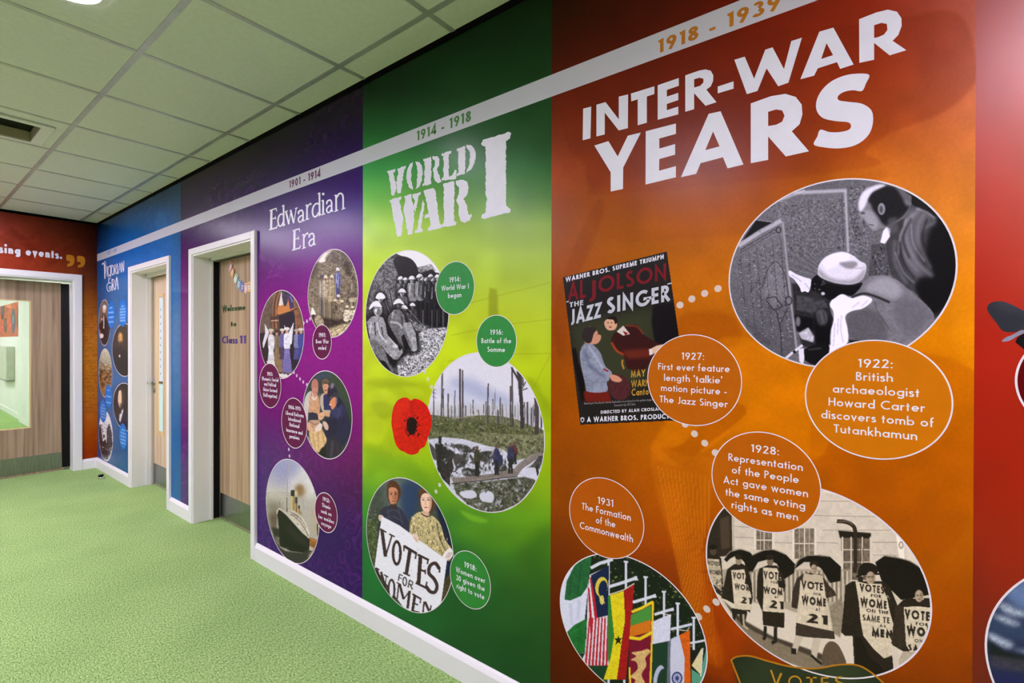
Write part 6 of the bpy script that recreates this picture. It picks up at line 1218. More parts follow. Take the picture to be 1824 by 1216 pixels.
    c.poly([(806, 830), (820, 700), (830, 570), (870, 545), (930, 545), (1040, 545), (1080, 580), (1120, 680), (1110, 900), (1106, 1050), (1000, 1080), (880, 1020), (870, 850), (830, 850)], D, tex=.25)
    c.poly([(900, 510), (912, 460), (950, 442), (1000, 458), (1008, 500), (950, 508)], (32, 26, 22), sm=True); c.line([(890, 520), (950, 505), (1018, 506)], 10, (24, 20, 18), 1, True); c.poly([(900, 520), (930, 520), (925, 560), (900, 550)], (40, 32, 26)); face(970, 528, 27); c.line([(950, 520), (990, 520)], 3, (60, 50, 44), .8)
    c.speck([(1010, 540), (1120, 640), (1110, 680), (1020, 590)], 50, [(160, 150, 130), (50, 40, 34)], (3, 9), .8)
    apron([(886, 545), (950, 560), (1030, 560), (1062, 640), (1078, 720), (1102, 800), (1112, 900), (1090, 968), (1040, 975), (985, 920), (930, 850), (914, 760), (905, 660)], [('VOTES', 910, 1046, 600, 42, .24), ('FOR', 972, 1030, 632, 16, .22), ('WOME', 914, 1060, 684, 46, .28), ('ON THE', 946, 1070, 716, 18, .22), ('SAME TE', 926, 1076, 764, 34, .22), ('AS', 1020, 1056, 800, 15, .22), ('MEN', 978, 1090, 852, 46, .28)])
    c.poly([(930, 850), (985, 920), (1045, 975), (1110, 950), (1104, 1010), (1000, 1030), (900, 950)], D, .9); c.poly([(880, 850), (920, 860), (960, 960), (1050, 1040), (1010, 1080), (890, 1010)], (28, 22, 18), .9); c.poly([(1085, 900), (1110, 880), (1130, 980), (1120, 1060), (1100, 1050)], (206, 198, 184))
    # fifth at the right edge
    c.poly([(1090, 900), (1100, 700), (1150, 650), (1200, 640), (1320, 660), (1320, 800), (1240, 940), (1150, 935)], D, tex=.25); c.poly([(1110, 680), (1160, 690), (1180, 900), (1130, 925), (1085, 890)], (52, 42, 34), tex=.2)
    c.poly([(1178, 600), (1186, 560), (1230, 544), (1280, 556), (1294, 600), (1240, 598)], (26, 21, 18), sm=True); face(1240, 628, 25); c.poly([(1160, 640), (1210, 650), (1215, 680), (1150, 680)], D); c.poly([(1265, 640), (1310, 640), (1310, 690), (1260, 680)], D)
    apron([(1155, 690), (1230, 685), (1320, 695), (1320, 800), (1240, 930), (1200, 960), (1168, 900)], [('VOTES', 1160, 1330, 752, 52, .26), ('FOR', 1222, 1290, 790, 18, .22), ('WOM', 1172, 1320, 844, 52, .3), ('ON', 1214, 1260, 884, 18, .22), ('SAME', 1180, 1300, 930, 34, .26)])
    c.poly([(1150, 935), (1230, 940), (1180, 1010), (1130, 1050), (1128, 980)], (178, 168, 150), tex=.1)
    c.poly([(700, 1010), (710, 920), (745, 880), (790, 900), (830, 980), (830, 1020), (770, 1010)], (92, 78, 62), sm=True, tex=.12); c.noise(.04, 2); c.a *= np.array((1., .985, .95))
cx, cz, rx, rz = fit(1259.9, 1661.4, 862, 1207.4)
photo('large round sepia photo of women marching with umbrellas and votes placards', (cx, cz, rx, rz), a_march, 1.0, .0034)

def a_boer(c):
    c.fr(460, 430, 5.29); c.fill((118, 108, 94)); c.poly([(440, 60), (960, 60), (960, 920), (440, 920)], (124, 114, 98), tex=.4, ts=2)
    c.poly([(560, 190), (620, 110), (700, 80), (660, 140), (630, 190), (590, 200)], (226, 220, 210), soft=2); c.poly([(630, 160), (720, 80), (860, 120), (900, 220), (800, 240), (700, 210)], (96, 86, 74), .8, 4, True, tex=.5)
    c.speck([(500, 300), (700, 100), (880, 160), (940, 400), (900, 600), (500, 600)], 700, [(60, 52, 44), (176, 164, 144), (84, 74, 62), (150, 138, 118)], (2, 8), .6, 1.6)
    c.poly([(800, 180), (860, 200), (880, 330), (830, 320)], (54, 46, 40), .8, 5, tex=.4); c.poly([(490, 190), (560, 200), (560, 300), (500, 360)], (70, 60, 52), .7, 6, tex=.4)
    def m(x, y, h, w, body, hat=(206, 196, 178)):
        c.poly([(x-w, y+30), (x+w, y+30), (x+w*1.2, y+h*.45), (x+w*.8, y+h*.55), (x-w*.9, y+h*.55), (x-w*1.1, y+h*.4)], body, sm=True, tex=.3); c.line([(x-w*.5, y+h*.5), (x-w*.5, y+h)], w*.75, tuple(int(v*.85) for v in body)); c.line([(x+w*.5, y+h*.5), (x+w*.6, y+h*.97)], w*.75, tuple(int(v*.72) for v in body)); c.line([(x, y+h*.5), (x, y+h)], 5, (40, 34, 30))
        c.ell(x, y+16, 11, 16, (120, 96, 78)); c.poly([(x-17, y+8), (x-9, y-20), (x+9, y-22), (x+18, y+10), (x, y+4)], hat, sm=True); c.line([(x+w*.9, y+40), (x+w*.9, y+h*.5)], 6, (60, 52, 44), .8); c.line([(x-w*.4, y+34), (x-w*.5, y+h*.45)], 7, (205, 196, 176), .6)
    m(748, 268, 270, 24, (104, 108, 158), (206, 206, 216)); m(596, 338, 380, 24, (140, 134, 128), (84, 82, 96)); m(635, 340, 410, 26, (164, 152, 130)); m(692, 336, 460, 30, (158, 146, 120))
    for P in ([(735, 340), (760, 440)], [(760, 330), (745, 440)]): c.line(P, 6, (176, 180, 214), .7)
    c.poly([(840, 470), (850, 410), (880, 380), (930, 400), (945, 600), (860, 610), (830, 580)], (96, 88, 78), .8, 3, tex=.6)
    m(893, 350, 260, 26, (120, 110, 96), (80, 74, 66)); m(895, 500, 130, 34, (170, 160, 138), (90, 84, 76))
    c.poly([(500, 700), (560, 690), (630, 720), (760, 740), (940, 660), (920, 760), (800, 830), (620, 830), (520, 780)], (52, 44, 38), .85, 4, tex=.5)
    for x, y, s, b in ((755, 520, 1.1, (150, 138, 116)), (790, 570, 1., (130, 120, 104)), (725, 560, .9, (110, 100, 86)), (838, 620, 1., (206, 196, 176)), (890, 625, .9, (180, 170, 150))):
        c.poly([(x-30*s, y+40*s), (x-8*s, y+22*s), (x+20*s, y+24*s), (x+34*s, y+70*s), (x+10*s, y+130*s), (x-34*s, y+120*s)], b, sm=True, tex=.5); c.ell(x, y+10*s, 13*s, 17*s, (110, 90, 74)); c.ell(x, y-8*s, 16*s, 13*s, (204, 194, 172))
    c.poly([(500, 640), (512, 622), (534, 660), (540, 690), (500, 690)], (232, 226, 214), sm=True); c.poly([(545, 700), (590, 700), (620, 760), (610, 790), (560, 800), (530, 740)], (156, 144, 124), sm=True, tex=.4); c.ell(520, 700, 16, 14, (70, 56, 48))
    c.poly([(640, 830), (780, 780), (880, 760), (820, 870), (700, 900)], (186, 172, 140), .9, 4, tex=.5, ts=2); c.speck([(660, 830), (860, 770), (800, 880), (700, 900)], 120, [(226, 212, 176), (110, 96, 74)], (2, 6), .7, 2)
    c.noise(.08, 1.6)
    c.a = np.clip((c.a-108)*1.25+104, 10, 240)
photo('round sepia photo of soldiers standing and sitting on a rough hillside', fit(548.8, 638, 443.8, 600.7), a_boer, .8, .004)

def a_church(c):
    c.fr(460, 430, 5.29); c.fill((92, 72, 58)); c.poly([(0, 450), (180, 450), (120, 760), (110, 900), (0, 900)], (98, 84, 72), tex=.35, ts=2)
    for i, x in enumerate((150, 165, 180, 195)): c.line([(x-10, 820), (x-14, 700), (x-6, 560), (x+30, 460)], 9, [(150, 100, 64), (74, 46, 34), (176, 122, 80), (90, 58, 42)][i], 1, True)
    c.poly([(186, 690), (200, 560), (228, 480), (262, 455), (330, 520), (346, 640)], (196, 126, 66), sm=True, tex=.1); c.poly([(192, 600), (215, 480), (232, 470), (240, 590), (210, 606)], (222, 216, 206)); c.poly([(225, 470), (280, 470), (276, 570), (250, 610), (230, 560)], (52, 52, 72), sm=True, tex=.4); c.poly([(270, 465), (330, 520), (350, 620), (300, 640)], (58, 52, 96), tex=.3); c.poly([(300, 500), (330, 560), (318, 580), (296, 520)], (120, 120, 170), .7, tex=.3)
    c.poly([(330, 560), (380, 590), (420, 700), (428, 830), (350, 830)], (120, 84, 60), tex=.3); c.line([(352, 640), (356, 820)], 9, (160, 104, 66)); c.line([(190, 694), (300, 660), (370, 630)], 11, (58, 40, 34)); c.line([(196, 686), (300, 652)], 5, (206, 150, 96))
    c.poly([(196, 700), (330, 656), (346, 700), (350, 860), (200, 860)], (26, 28, 44)); c.poly([(112, 710), (196, 700), (196, 730), (112, 740)], (70, 48, 38)); c.line([(120, 748), (190, 742)], 8, (196, 170, 140)); c.line([(118, 765), (186, 760)], 5, (60, 42, 34))
    c.poly([(0, 860), (440, 860), (440, 1100), (360, 1216), (60, 1216)], (24, 24, 34)); c.speck([(20, 830), (430, 830), (420, 920), (20, 920)], 90, [(160, 150, 150), (70, 60, 62), (40, 36, 44)], (3, 8), .7)
    def w(x, y, dress, skirt, hat, s=1., bot=1216):
        c.poly([(x-26*s, y+80*s), (x-18*s, y+35*s), (x+18*s, y+35*s), (x+30*s, y+80*s), (x+20*s, y+170*s), (x-18*s, y+170*s)], dress, sm=True, tex=.2); c.poly([(x-18*s, y+160*s), (x+20*s, y+160*s), (x+40*s, bot), (x-38*s, bot)], skirt, tex=.15, ts=5); c.ell(x, y+16*s, 11*s, 18*s, (206, 160, 132)); c.ell(x, y-4*s, 24*s, 13*s, hat); c.ell(x, y+14*s, 3, 2, (60, 40, 36))
    w(175, 850, (120, 104, 84), (140, 116, 84), (60, 46, 40)); w(226, 836, (96, 92, 150), (70, 62, 86), (206, 200, 196)); w(120, 840, (214, 214, 218), (210, 214, 218), (196, 190, 176), 1.1); w(360, 840, (120, 126, 170), (70, 74, 130), (170, 160, 150)); w(402, 832, (62, 70, 140), (52, 58, 124), (206, 196, 190), 1.1)
    w(270, 826, (216, 216, 226), (120, 112, 172), (220, 216, 214), 1.15); c.line([(246, 790), (256, 826)], 7, (236, 234, 236)); c.poly([(285, 860), (330, 770), (334, 760), (316, 960), (295, 980)], (226, 226, 230)); c.poly([(60, 768), (104, 850), (80, 920), (48, 1010), (40, 960), (66, 860)], (214, 214, 220)); c.line([(62, 770), (108, 862)], 4, (120, 110, 104))
    for i in range(4): c.line([(246+i*14, 1050), (238+i*18, 1210)], 5, (84, 76, 136), .7)
    c.line([(184, 900), (190, 1216)], 5, (70, 54, 40), .7)
    c.fr(460, 640, 6.4); c.poly([(90, 20), (170, 10), (200, 110), (150, 120)], (210, 208, 204)); c.poly([(180, 0), (270, 0), (274, 150), (200, 120)], (134, 110, 80), tex=.2); c.poly([(276, 0), (372, 0), (384, 150), (284, 150)], (116, 108, 166), tex=.1)
    for i in range(5): c.line([(290+i*18, 0), (290+i*20, 150)], 4, (86, 78, 138), .8)
    c.poly([(380, 0), (470, 0), (440, 110), (400, 150)], (22, 24, 46)); c.poly([(235, 150), (300, 165), (390, 160), (400, 130), (420, 130), (380, 190), (280, 215), (240, 190)], (214, 212, 210), tex=.06); c.ell(300, 160, 14, 8, (30, 26, 30)); c.ell(340, 170, 14, 8, (30, 26, 30)); c.ell(255, 155, 18, 8, (30, 26, 30)); c.noise(.04, 1.6)
photo('round coloured photo of women in hats gathered at a church doorway', fit(462.5, 541.9, 517, 673.9), a_church, .8, .004)

def a_men(c):
    c.fr(460, 640, 6.4); c.fill((44, 56, 56)); c.poly([(500, 120), (1090, 120), (1090, 1150), (500, 1150)], (48, 58, 56), tex=.15, ts=8); c.poly([(760, 150), (960, 150), (1040, 500), (1000, 560), (930, 380)], (56, 76, 44), .7, 14, True); c.poly([(640, 150), (820, 140), (800, 210), (680, 220)], (60, 78, 118), .6, 10, True); c.poly([(960, 480), (1070, 600), (1060, 800), (1000, 700)], (40, 64, 30), .8, 8)
    c.speck([(800, 150), (1040, 300), (1060, 600), (900, 300)], 200, [(70, 92, 70), (60, 70, 110), (40, 60, 36)], (2, 5), .5)
    # older man, left
    c.poly([(520, 520), (540, 420), (585, 365), (620, 370), (600, 450), (575, 560), (560, 720), (530, 640)], (196, 190, 184), sm=True, tex=.06); c.poly([(575, 560), (584, 440), (600, 390), (660, 380), (690, 440), (705, 520), (700, 600), (690, 700), (640, 620), (580, 610)], (196, 150, 112), sm=True, tex=.1)
    c.poly([(568, 610), (620, 600), (675, 618), (690, 700), (640, 720), (596, 718), (572, 660)], (38, 40, 58)); c.poly([(608, 350), (610, 270), (625, 232), (650, 225), (676, 250), (682, 330), (672, 400), (645, 440), (622, 410)], (196, 134, 112), sm=True)
    c.poly([(608, 320), (612, 262), (630, 230), (655, 226), (678, 255), (680, 330), (640, 320)], (176, 116, 100), .9, 2, True); c.ell(634, 370, 8, 4, (60, 36, 30)); c.ell(660, 374, 7, 4, (60, 36, 30)); c.poly([(616, 385), (640, 440), (665, 420), (660, 460), (620, 460), (606, 420)], (226, 216, 206), .9, 2, True); c.line([(612, 330), (604, 380), (616, 420)], 5, (40, 26, 24), .8, True)
    c.poly([(690, 600), (700, 500), (716, 440), (700, 380), (690, 430)], (180, 136, 100), .8, 2)
    # middle man with flat cap
    c.poly([(706, 500), (712, 420), (745, 385), (830, 400), (840, 560), (820, 640), (740, 600)], (182, 172, 156), sm=True); c.poly([(744, 410), (770, 385), (800, 400), (850, 470), (850, 580), (745, 575)], (40, 44, 88)); c.poly([(735, 300), (750, 280), (790, 280), (806, 320), (800, 380), (780, 410), (760, 390), (740, 340)], (204, 146, 116), sm=True); c.poly([(724, 290), (726, 245), (760, 220), (795, 230), (805, 270), (760, 262), (735, 300)], (112, 88, 66), sm=True, tex=.2); c.ell(768, 352, 14, 6, (60, 36, 30)); c.ell(780, 398, 14, 9, (70, 44, 36)); c.line([(752, 310), (768, 308)], 4, (60, 36, 30)); c.poly([(740, 575), (800, 600), (840, 600), (830, 660), (740, 640)], (196, 156, 120), soft=1)
    c.poly([(690, 620), (745, 600), (752, 650), (720, 690), (690, 680)], (216, 168, 130), sm=True); c.line([(700, 640), (740, 660)], 4, (120, 80, 60))
    # top-hatted gentleman, right
    c.poly([(780, 900), (770, 800), (800, 700), (835, 560), (880, 480), (960, 480), (1000, 560), (1040, 700), (1070, 830), (1020, 900), (960, 980), (880, 900)], (36, 34, 62), sm=True, tex=.1); c.poly([(840, 560), (900, 500), (960, 520), (980, 620), (900, 660), (840, 640)], (58, 60, 98), .8, 6, True); c.line([(880, 520), (920, 590), (900, 680)], 8, (84, 86, 126), .7, True); c.line([(960, 560), (970, 700), (920, 800)], 9, (22, 20, 42), .8, True, soft=2); c.poly([(760, 670), (900, 680), (890, 850), (800, 880), (750, 760)], (30, 28, 50), .9, 3)
    c.poly([(735, 715), (770, 710), (800, 760), (790, 805), (760, 790)], (206, 176, 156), sm=True); c.poly([(880, 480), (910, 430), (940, 450), (960, 490), (900, 560)], (30, 28, 48)); c.poly([(812, 500), (840, 440), (880, 430), (895, 470), (885, 520), (850, 570), (830, 550), (826, 520)], (214, 138, 90), sm=True); c.ell(822, 516, 12, 8, (228, 200, 180)); c.poly([(878, 440), (900, 430), (905, 500), (880, 510)], (120, 110, 120), .8, 2)
    c.poly([(786, 420), (795, 330), (820, 285), (855, 272), (885, 330), (908, 378), (850, 420), (800, 450)], (36, 34, 52), sm=True); c.line([(796, 490), (840, 440), (912, 380)], 12, (52, 48, 70), 1, True); c.ell(842, 300, 22, 34, (150, 140, 150), .8, 2, 20); c.line([(800, 450), (890, 372)], 5, (120, 112, 130), .7)
    # trousers, shawl, foreground
    c.poly([(560, 780), (580, 700), (640, 690), (700, 700), (690, 800), (640, 840), (590, 830)], (186, 150, 122), sm=True, tex=.1); c.poly([(575, 830), (640, 820), (720, 780), (780, 900), (770, 990), (720, 1010), (690, 1060), (640, 1040), (600, 950)], (212, 178, 126), tex=.1)
    for P in ([(620, 840), (650, 1030)], [(680, 820), (690, 1040)], [(720, 800), (760, 980)], [(650, 850), (700, 900)]): c.line(P, 8, (150, 110, 76), .7, True, soft=1)
    c.poly([(560, 720), (590, 740), (640, 830), (610, 830), (566, 800)], (216, 166, 130), sm=True); c.line([(580, 700), (640, 740), (710, 720)], 10, (120, 88, 70), .8, True); c.poly([(640, 790), (700, 720), (735, 740), (720, 800), (660, 830)], (226, 206, 190), soft=1)
    c.poly([(700, 1060), (760, 970), (800, 900), (860, 880), (940, 940), (960, 1100), (880, 1150), (760, 1120)], (44, 38, 50), tex=.1); c.line([(850, 930), (830, 1110)], 26, (92, 80, 92), .7, True, soft=3); c.line([(900, 950), (920, 1080)], 14, (74, 64, 78), .6, soft=3); c.poly([(690, 1070), (730, 1000), (770, 1000), (780, 1120)], (20, 18, 22)); c.line([(570, 880), (600, 960)], 6, (220, 210, 200)); c.noise(.06, 2)
photo('round coloured photo of two labourers and a gentleman in a top hat', fit(539.7, 627.7, 660.3, 817), a_men, .8, .004)

def a_liner(c):
    c.fr(460, 810, 6.08); c.fill((176, 172, 160)); c.poly([(80, 40), (700, 40), (700, 400), (80, 400)], (160, 160, 190), c2=(196, 192, 184)); c.poly([(100, 60), (350, 50), (420, 150), (300, 330), (150, 300)], (138, 140, 182), .7, 20, True)
    for P, k in (([(440, 170), (500, 120), (600, 260), (640, 420), (560, 480), (480, 400), (450, 300)], (214, 212, 208)), ([(110, 420), (180, 340), (240, 380), (300, 420), (260, 520), (140, 560)], (186, 182, 168)), ([(340, 280), (430, 220), (460, 330), (380, 380)], (210, 208, 206)), ([(100, 240), (180, 200), (240, 260), (160, 320)], (168, 166, 176))): c.poly(P, k, .8, 14, True, tex=.06, ts=6)
    c.poly([(90, 500), (240, 520), (250, 700), (140, 720), (100, 620)], (116, 108, 88), .8, 14, True); c.poly([(560, 560), (660, 600), (660, 880), (560, 880)], (176, 164, 140), .8, 8)
    c.poly([(400, 350), (440, 315), (490, 340), (500, 400), (460, 450), (420, 430)], (126, 92, 50), .9, 7, True, tex=.2); c.ell(405, 415, 16, 26, (232, 216, 176), .9, 4); c.ell(480, 400, 22, 40, (156, 128, 88), .7, 10)
    c.poly([(110, 640), (190, 640), (200, 840), (130, 800)], (70, 56, 40), .75, 8, tex=.4); c.poly([(140, 780), (230, 800), (230, 900), (165, 880)], (30, 26, 24), .9, 3); c.line([(186, 620), (188, 800)], 12, (84, 66, 46), .9, soft=2)
    c.line([(322, 60), (316, 270), (312, 620)], 6, (150, 144, 120)); c.line([(324, 60), (318, 250)], 11, (170, 176, 150), .6, soft=1); c.line([(310, 460), (312, 615)], 11, (96, 78, 52)); c.line([(320, 100), (225, 580)], 2, (120, 116, 108), .8); c.line([(318, 280), (258, 560)], 2, (120, 116, 108), .8); c.line([(224, 480), (236, 580)], 3, (90, 84, 74)); c.line([(486, 460), (490, 700)], 3, (150, 140, 130), .8)
    def fun(x, t, b, w, k): c.line([(x, t), (x, b)], w, k); c.line([(x-w*.28, t), (x-w*.28, b)], w*.3, (206, 190, 130), .8); c.line([(x+w*.35, t), (x+w*.35, b)], w*.25, (96, 80, 44), .8)
    fun(372, 440, 610, 40, (176, 154, 96)); c.line([(374, 380), (374, 445)], 42, (40, 38, 34)); fun(408, 520, 640, 30, (150, 108, 76)); c.line([(412, 455), (412, 525)], 26, (60, 54, 44)); fun(438, 570, 655, 26, (168, 134, 70)); c.line([(442, 548), (442, 580)], 22, (40, 36, 30)); fun(460, 610, 660, 12, (120, 96, 60))
    c.poly([(320, 600), (380, 598), (470, 660), (520, 740), (555, 850), (552, 900), (480, 840), (420, 770), (340, 650)], (196, 188, 170), tex=.15, ts=3)
    for P in ([(340, 640), (420, 690), (480, 760), (545, 880)], [(360, 640), (460, 690), (520, 780)], [(330, 610), (440, 660)]): c.line(P, 6, (58, 50, 42), .9, True)
    c.line([(470, 690), (520, 770), (550, 860)], 7, (232, 226, 212), 1, True); c.ell(440, 775, 16, 14, (220, 214, 200))
    c.poly([(205, 640), (222, 585), (300, 650), (400, 760), (480, 850), (556, 905), (556, 1020), (500, 1060), (350, 1040), (230, 985), (222, 800), (215, 700)], (22, 22, 20)); c.line([(224, 578), (300, 630), (370, 700), (440, 790), (552, 902)], 15, (196, 190, 174), 1, True); c.line([(204, 640), (206, 610), (226, 580)], 12, (210, 204, 188), 1, True); c.poly([(300, 720), (420, 840), (550, 940), (550, 1010), (420, 940), (320, 820)], (52, 48, 42), .7, 8)
    c.poly([(160, 870), (226, 920), (232, 1000), (300, 1040), (480, 1060), (560, 1010), (670, 1000), (640, 1100), (500, 1216), (300, 1150), (200, 1000)], (44, 42, 38), .96, 2); c.poly([(170, 890), (225, 930), (228, 985), (200, 970)], (132, 124, 110), .9, 3); c.line([(235, 1000), (280, 1010), (330, 1008)], 9, (120, 116, 106), .8, True, soft=1); c.poly([(550, 1080), (600, 1030), (630, 1020), (600, 1090), (545, 1120)], (196, 184, 154), .9, 4)
    c.poly([(556, 890), (640, 920), (630, 970), (600, 1010), (556, 980)], (146, 94, 44), tex=.25); c.line([(640, 740), (645, 870)], 14, (70, 52, 36)); c.line([(560, 905), (640, 935)], 6, (200, 150, 90)); c.poly([(556, 985), (606, 1010), (590, 1040), (550, 1030)], (190, 176, 146)); c.noise(.06, 2)
photo('round picture of a four-funnelled ocean liner at sea', fit(474.5, 569.4, 817.4, 1003.3), a_liner, .8, .004)

# victorian panel roundels (tiny in the photo)
def a_v1(c):
    c.fr(170, 440, 6.08); c.fill((112, 96, 84)); c.poly([(60, 900), (70, 760), (100, 730), (130, 800), (165, 900), (150, 1000), (110, 1060), (60, 1040)], (24, 20, 34), sm=True); c.poly([(150, 880), (170, 920), (150, 1010)], (70, 56, 130), .8, 3); c.ell(94, 680, 17, 32, (210, 176, 150)); c.ell(98, 650, 20, 26, (226, 222, 220)); c.line([(92, 740), (90, 880)], 10, (214, 208, 200)); c.ell(72, 780, 9, 16, (200, 150, 120)); c.ell(66, 960, 22, 26, (224, 218, 210)); c.ell(54, 860, 20, 40, (30, 26, 28)); c.noise(.1, 2)
photo('small round portrait of a white-haired seated man, left of the blue heading', fit(175.8, 197, 533.8, 615.2), a_v1, .7, .006)
def a_v2(c):
    c.fr(170, 440, 6.08); c.fill((52, 42, 36)); c.poly([(190, 1100), (230, 1080), (280, 1090), (360, 1150), (360, 1420), (190, 1420)], (24, 20, 22)); c.ell(274, 1000, 34, 82, (74, 52, 34)); c.ell(270, 985, 24, 62, (222, 164, 96), .95, 2); c.ell(262, 975, 4, 5, (70, 40, 24)); c.ell(280, 975, 4, 5, (70, 40, 24)); c.poly([(250, 1020), (296, 1020), (290, 1110), (258, 1110)], (50, 36, 28), .9, 4); c.ell(262, 1178, 8, 16, (210, 196, 180)); c.ell(256, 990, 5, 5, (60, 36, 24)); c.noise(.1, 2)
photo('round dark portrait of a bearded man beside the door frame, upper of two', fit(200.1, 244, 575.7, 670), a_v2, .7, .006, xr=1.142)
def a_v3(c):
    c.fr(170, 640, 6.08); c.fill((150, 120, 76)); c.poly([(0, -160), (200, -160), (200, 60), (0, 60)], (200, 200, 176), c2=(150, 146, 120)); c.speck([(30, 20), (190, 20), (190, 140), (30, 140)], 160, [(90, 96, 84), (216, 214, 196), (120, 124, 104)], (4, 10), .8); c.speck([(30, 120), (190, 110), (190, 400), (30, 400)], 300, [(60, 40, 30), (140, 84, 44), (176, 120, 70), (40, 34, 34), (120, 96, 64)], (4, 14), .85, 1.4); c.noise(.2, 2)
photo('round brown picture of a crowded military scene on the blue panel', fit(175.8, 200, 621, 707.4), a_v3, .7, .006)
def a_v4(c):
    c.fr(170, 640, 6.08); c.fill((38, 26, 26)); c.poly([(230, 640), (260, 570), (310, 530), (345, 600), (360, 780), (240, 780)], (26, 22, 44)); c.ell(280, 410, 30, 92, (66, 52, 44)); c.poly([(252, 350), (275, 335), (284, 400), (280, 500), (262, 520), (248, 470), (244, 430)], (222, 190, 160), sm=True); c.poly([(262, 480), (290, 470), (284, 540), (262, 560)], (70, 54, 44), .9, 3); c.poly([(262, 590), (276, 570), (300, 530), (300, 560), (270, 680), (256, 660)], (214, 206, 206)); c.ell(270, 578, 12, 10, (20, 16, 20)); c.noise(.08, 2)
photo('round portrait of a man in profile with cravat, lower portrait beside the door frame', fit(201.6, 246, 682, 767), a_v4, .7, .006, xr=1.142)
def a_v5(c):
    c.fr(170, 640, 6.08); c.fill((216, 216, 222)); c.poly([(30, 720), (60, 700), (70, 820), (80, 900), (60, 1000), (40, 900)], (60, 58, 60), tex=.5); c.poly([(120, 760), (150, 690), (180, 800), (185, 920), (150, 1060), (120, 1000)], (56, 54, 58), tex=.6, ts=3); c.poly([(70, 900), (110, 860), (130, 950), (140, 1080), (90, 1080), (60, 1000)], (40, 38, 40), tex=.4); c.ell(92, 830, 12, 22, (70, 68, 70)); c.speck([(40, 700), (180, 700), (180, 1080), (50, 1080)], 140, [(30, 28, 30), (180, 180, 186), (90, 88, 92)], (3, 10), .7); c.noise(.15, 2)
photo('small round black-and-white street scene, lowest photo by the corner', fit(175.8, 201.3, 732, 821), a_v5, .7, .006)

# far right pictures, cut by the frame
def part_circle(uL, vL, pt):
    a = onY(uL, vL); b = onY(*pt); dx = b[0]-a[0]; dz = b[2]-a[2]; R = (dx*dx+dz*dz)/(2*dx); return (a[0]+R, a[2], R, R)
def a_sky(c):
    c.fr(1700, 960, 4.75); c.fill((40, 44, 70)); c.poly([(260, 300), (800, 200), (1400, 200), (1400, 1400), (260, 1400)], (58, 74, 104), c2=(30, 32, 58)); c.poly([(420, 420), (700, 320), (1200, 300), (1300, 620), (620, 600), (480, 520)], (100, 124, 164), .9, 16, True)
    for P in ([(370, 560), (430, 540), (520, 590), (640, 620), (800, 640), (640, 660), (470, 640)], [(330, 640), (420, 650), (520, 690), (560, 730), (480, 740), (380, 690)], [(280, 790), (340, 800), (420, 840), (500, 880), (460, 930), (380, 900), (300, 850)], [(500, 930), (620, 940), (760, 960), (620, 965)]): c.poly(P, (170, 184, 196), .85, 8, True, tex=.25, ts=4)
    c.poly([(300, 700), (620, 760), (900, 800), (900, 880), (620, 860), (330, 780)], (50, 66, 92), .7, 8, True); c.poly([(280, 850), (420, 940), (640, 1000), (900, 1040), (900, 1130), (500, 1060), (300, 1000)], (22, 28, 26), .9, 6); c.poly([(300, 980), (600, 1020), (900, 1080), (900, 1160), (480, 1110), (320, 1080)], (60, 56, 66), .8, 6, tex=.2); c.poly([(300, 1120), (900, 1200), (900, 1500), (300, 1500)], (34, 36, 78), .9, 10); c.noise(.06, 3)
photo('round photo of stormy blue clouds, cut off at the lower right', part_circle(1755.8, 1147, (1824, 1031.6)), a_sky, 1.2, .0038)
e = part_circle(1809.6, 677, (1824, 634)); caption('dark red caption bubble cut off at the right end of the wall', e, (96, 0, 0), [], (0, 0, 1), 10, ring=.0038)
r = empty('aircraft_propeller_print', 'dark grey propeller blade printed on the red panel', 'picture', tuple(onY(1790, 600)))
dg = mat('propeller_grey', (58, 62, 70), .42, spec=.35, noise=((9, 9, 9), (40, 44, 52), (74, 78, 86))); sv = flat('silver_print', (142, 146, 166)); bk = flat('black_print', (20, 20, 22))
poly_mesh('hub', [[Fr([(550, 655), (566, 615), (600, 590), (660, 560), (900, 560), (900, 900), (640, 730)], 1700, 480, 5.065)]], .0018, bk, r)
poly_mesh('spinner_edge', [[Fr(smooth_loop([(430, 640), (470, 608), (520, 590), (570, 562), (640, 530), (700, 500), (700, 560), (628, 575), (560, 605), (500, 640), (440, 650)], 3), 1700, 480, 5.065)]], .0020, sv, r)
poly_mesh('blade', [[Fr(smooth_loop([(295, 345), (318, 306), (368, 288), (440, 288), (530, 322), (640, 378), (900, 500), (900, 620), (620, 545), (560, 562), (445, 556), (380, 482), (312, 392)], 4), 1700, 480, 5.065)]], .0022, dg, r)

# poppy
def a_poppy(c):
    c.fr(640, 430, 3.286); c.fill((200, 20, 6)); c.noise(.08, 8)
    for a in range(0, 360, 9):
        q = math.radians(a+3); c.line([(306+40*math.cos(q), 1082+60*math.sin(q)), (306+112*math.cos(q), 1082+165*math.sin(q))], 5, (176, 14, 6) if a % 2 else (216, 44, 20), .25, soft=1)
    c.poly([(190, 1060), (215, 940), (290, 912), (300, 960), (250, 1010), (235, 1100), (215, 1150)], (218, 48, 20), .5, 5, True); c.line([(300, 925), (312, 1030)], 9, (150, 8, 4), .6, soft=3); c.line([(215, 1100), (280, 1080)], 8, (150, 8, 4), .5, soft=3); c.line([(350, 1100), (400, 1170)], 8, (160, 10, 4), .5, soft=3); c.line([(320, 1130), (330, 1230)], 7, (160, 10, 4), .5, soft=3)
    c.poly([(278, 1060), (292, 1032), (318, 1030), (336, 1056), (332, 1100), (318, 1128), (298, 1128), (280, 1098)], (24, 6, 8), sm=True, soft=1); c.speck([(265, 1020), (350, 1020), (350, 1140), (265, 1140)], 50, [(20, 4, 6)], (3, 7), .9)
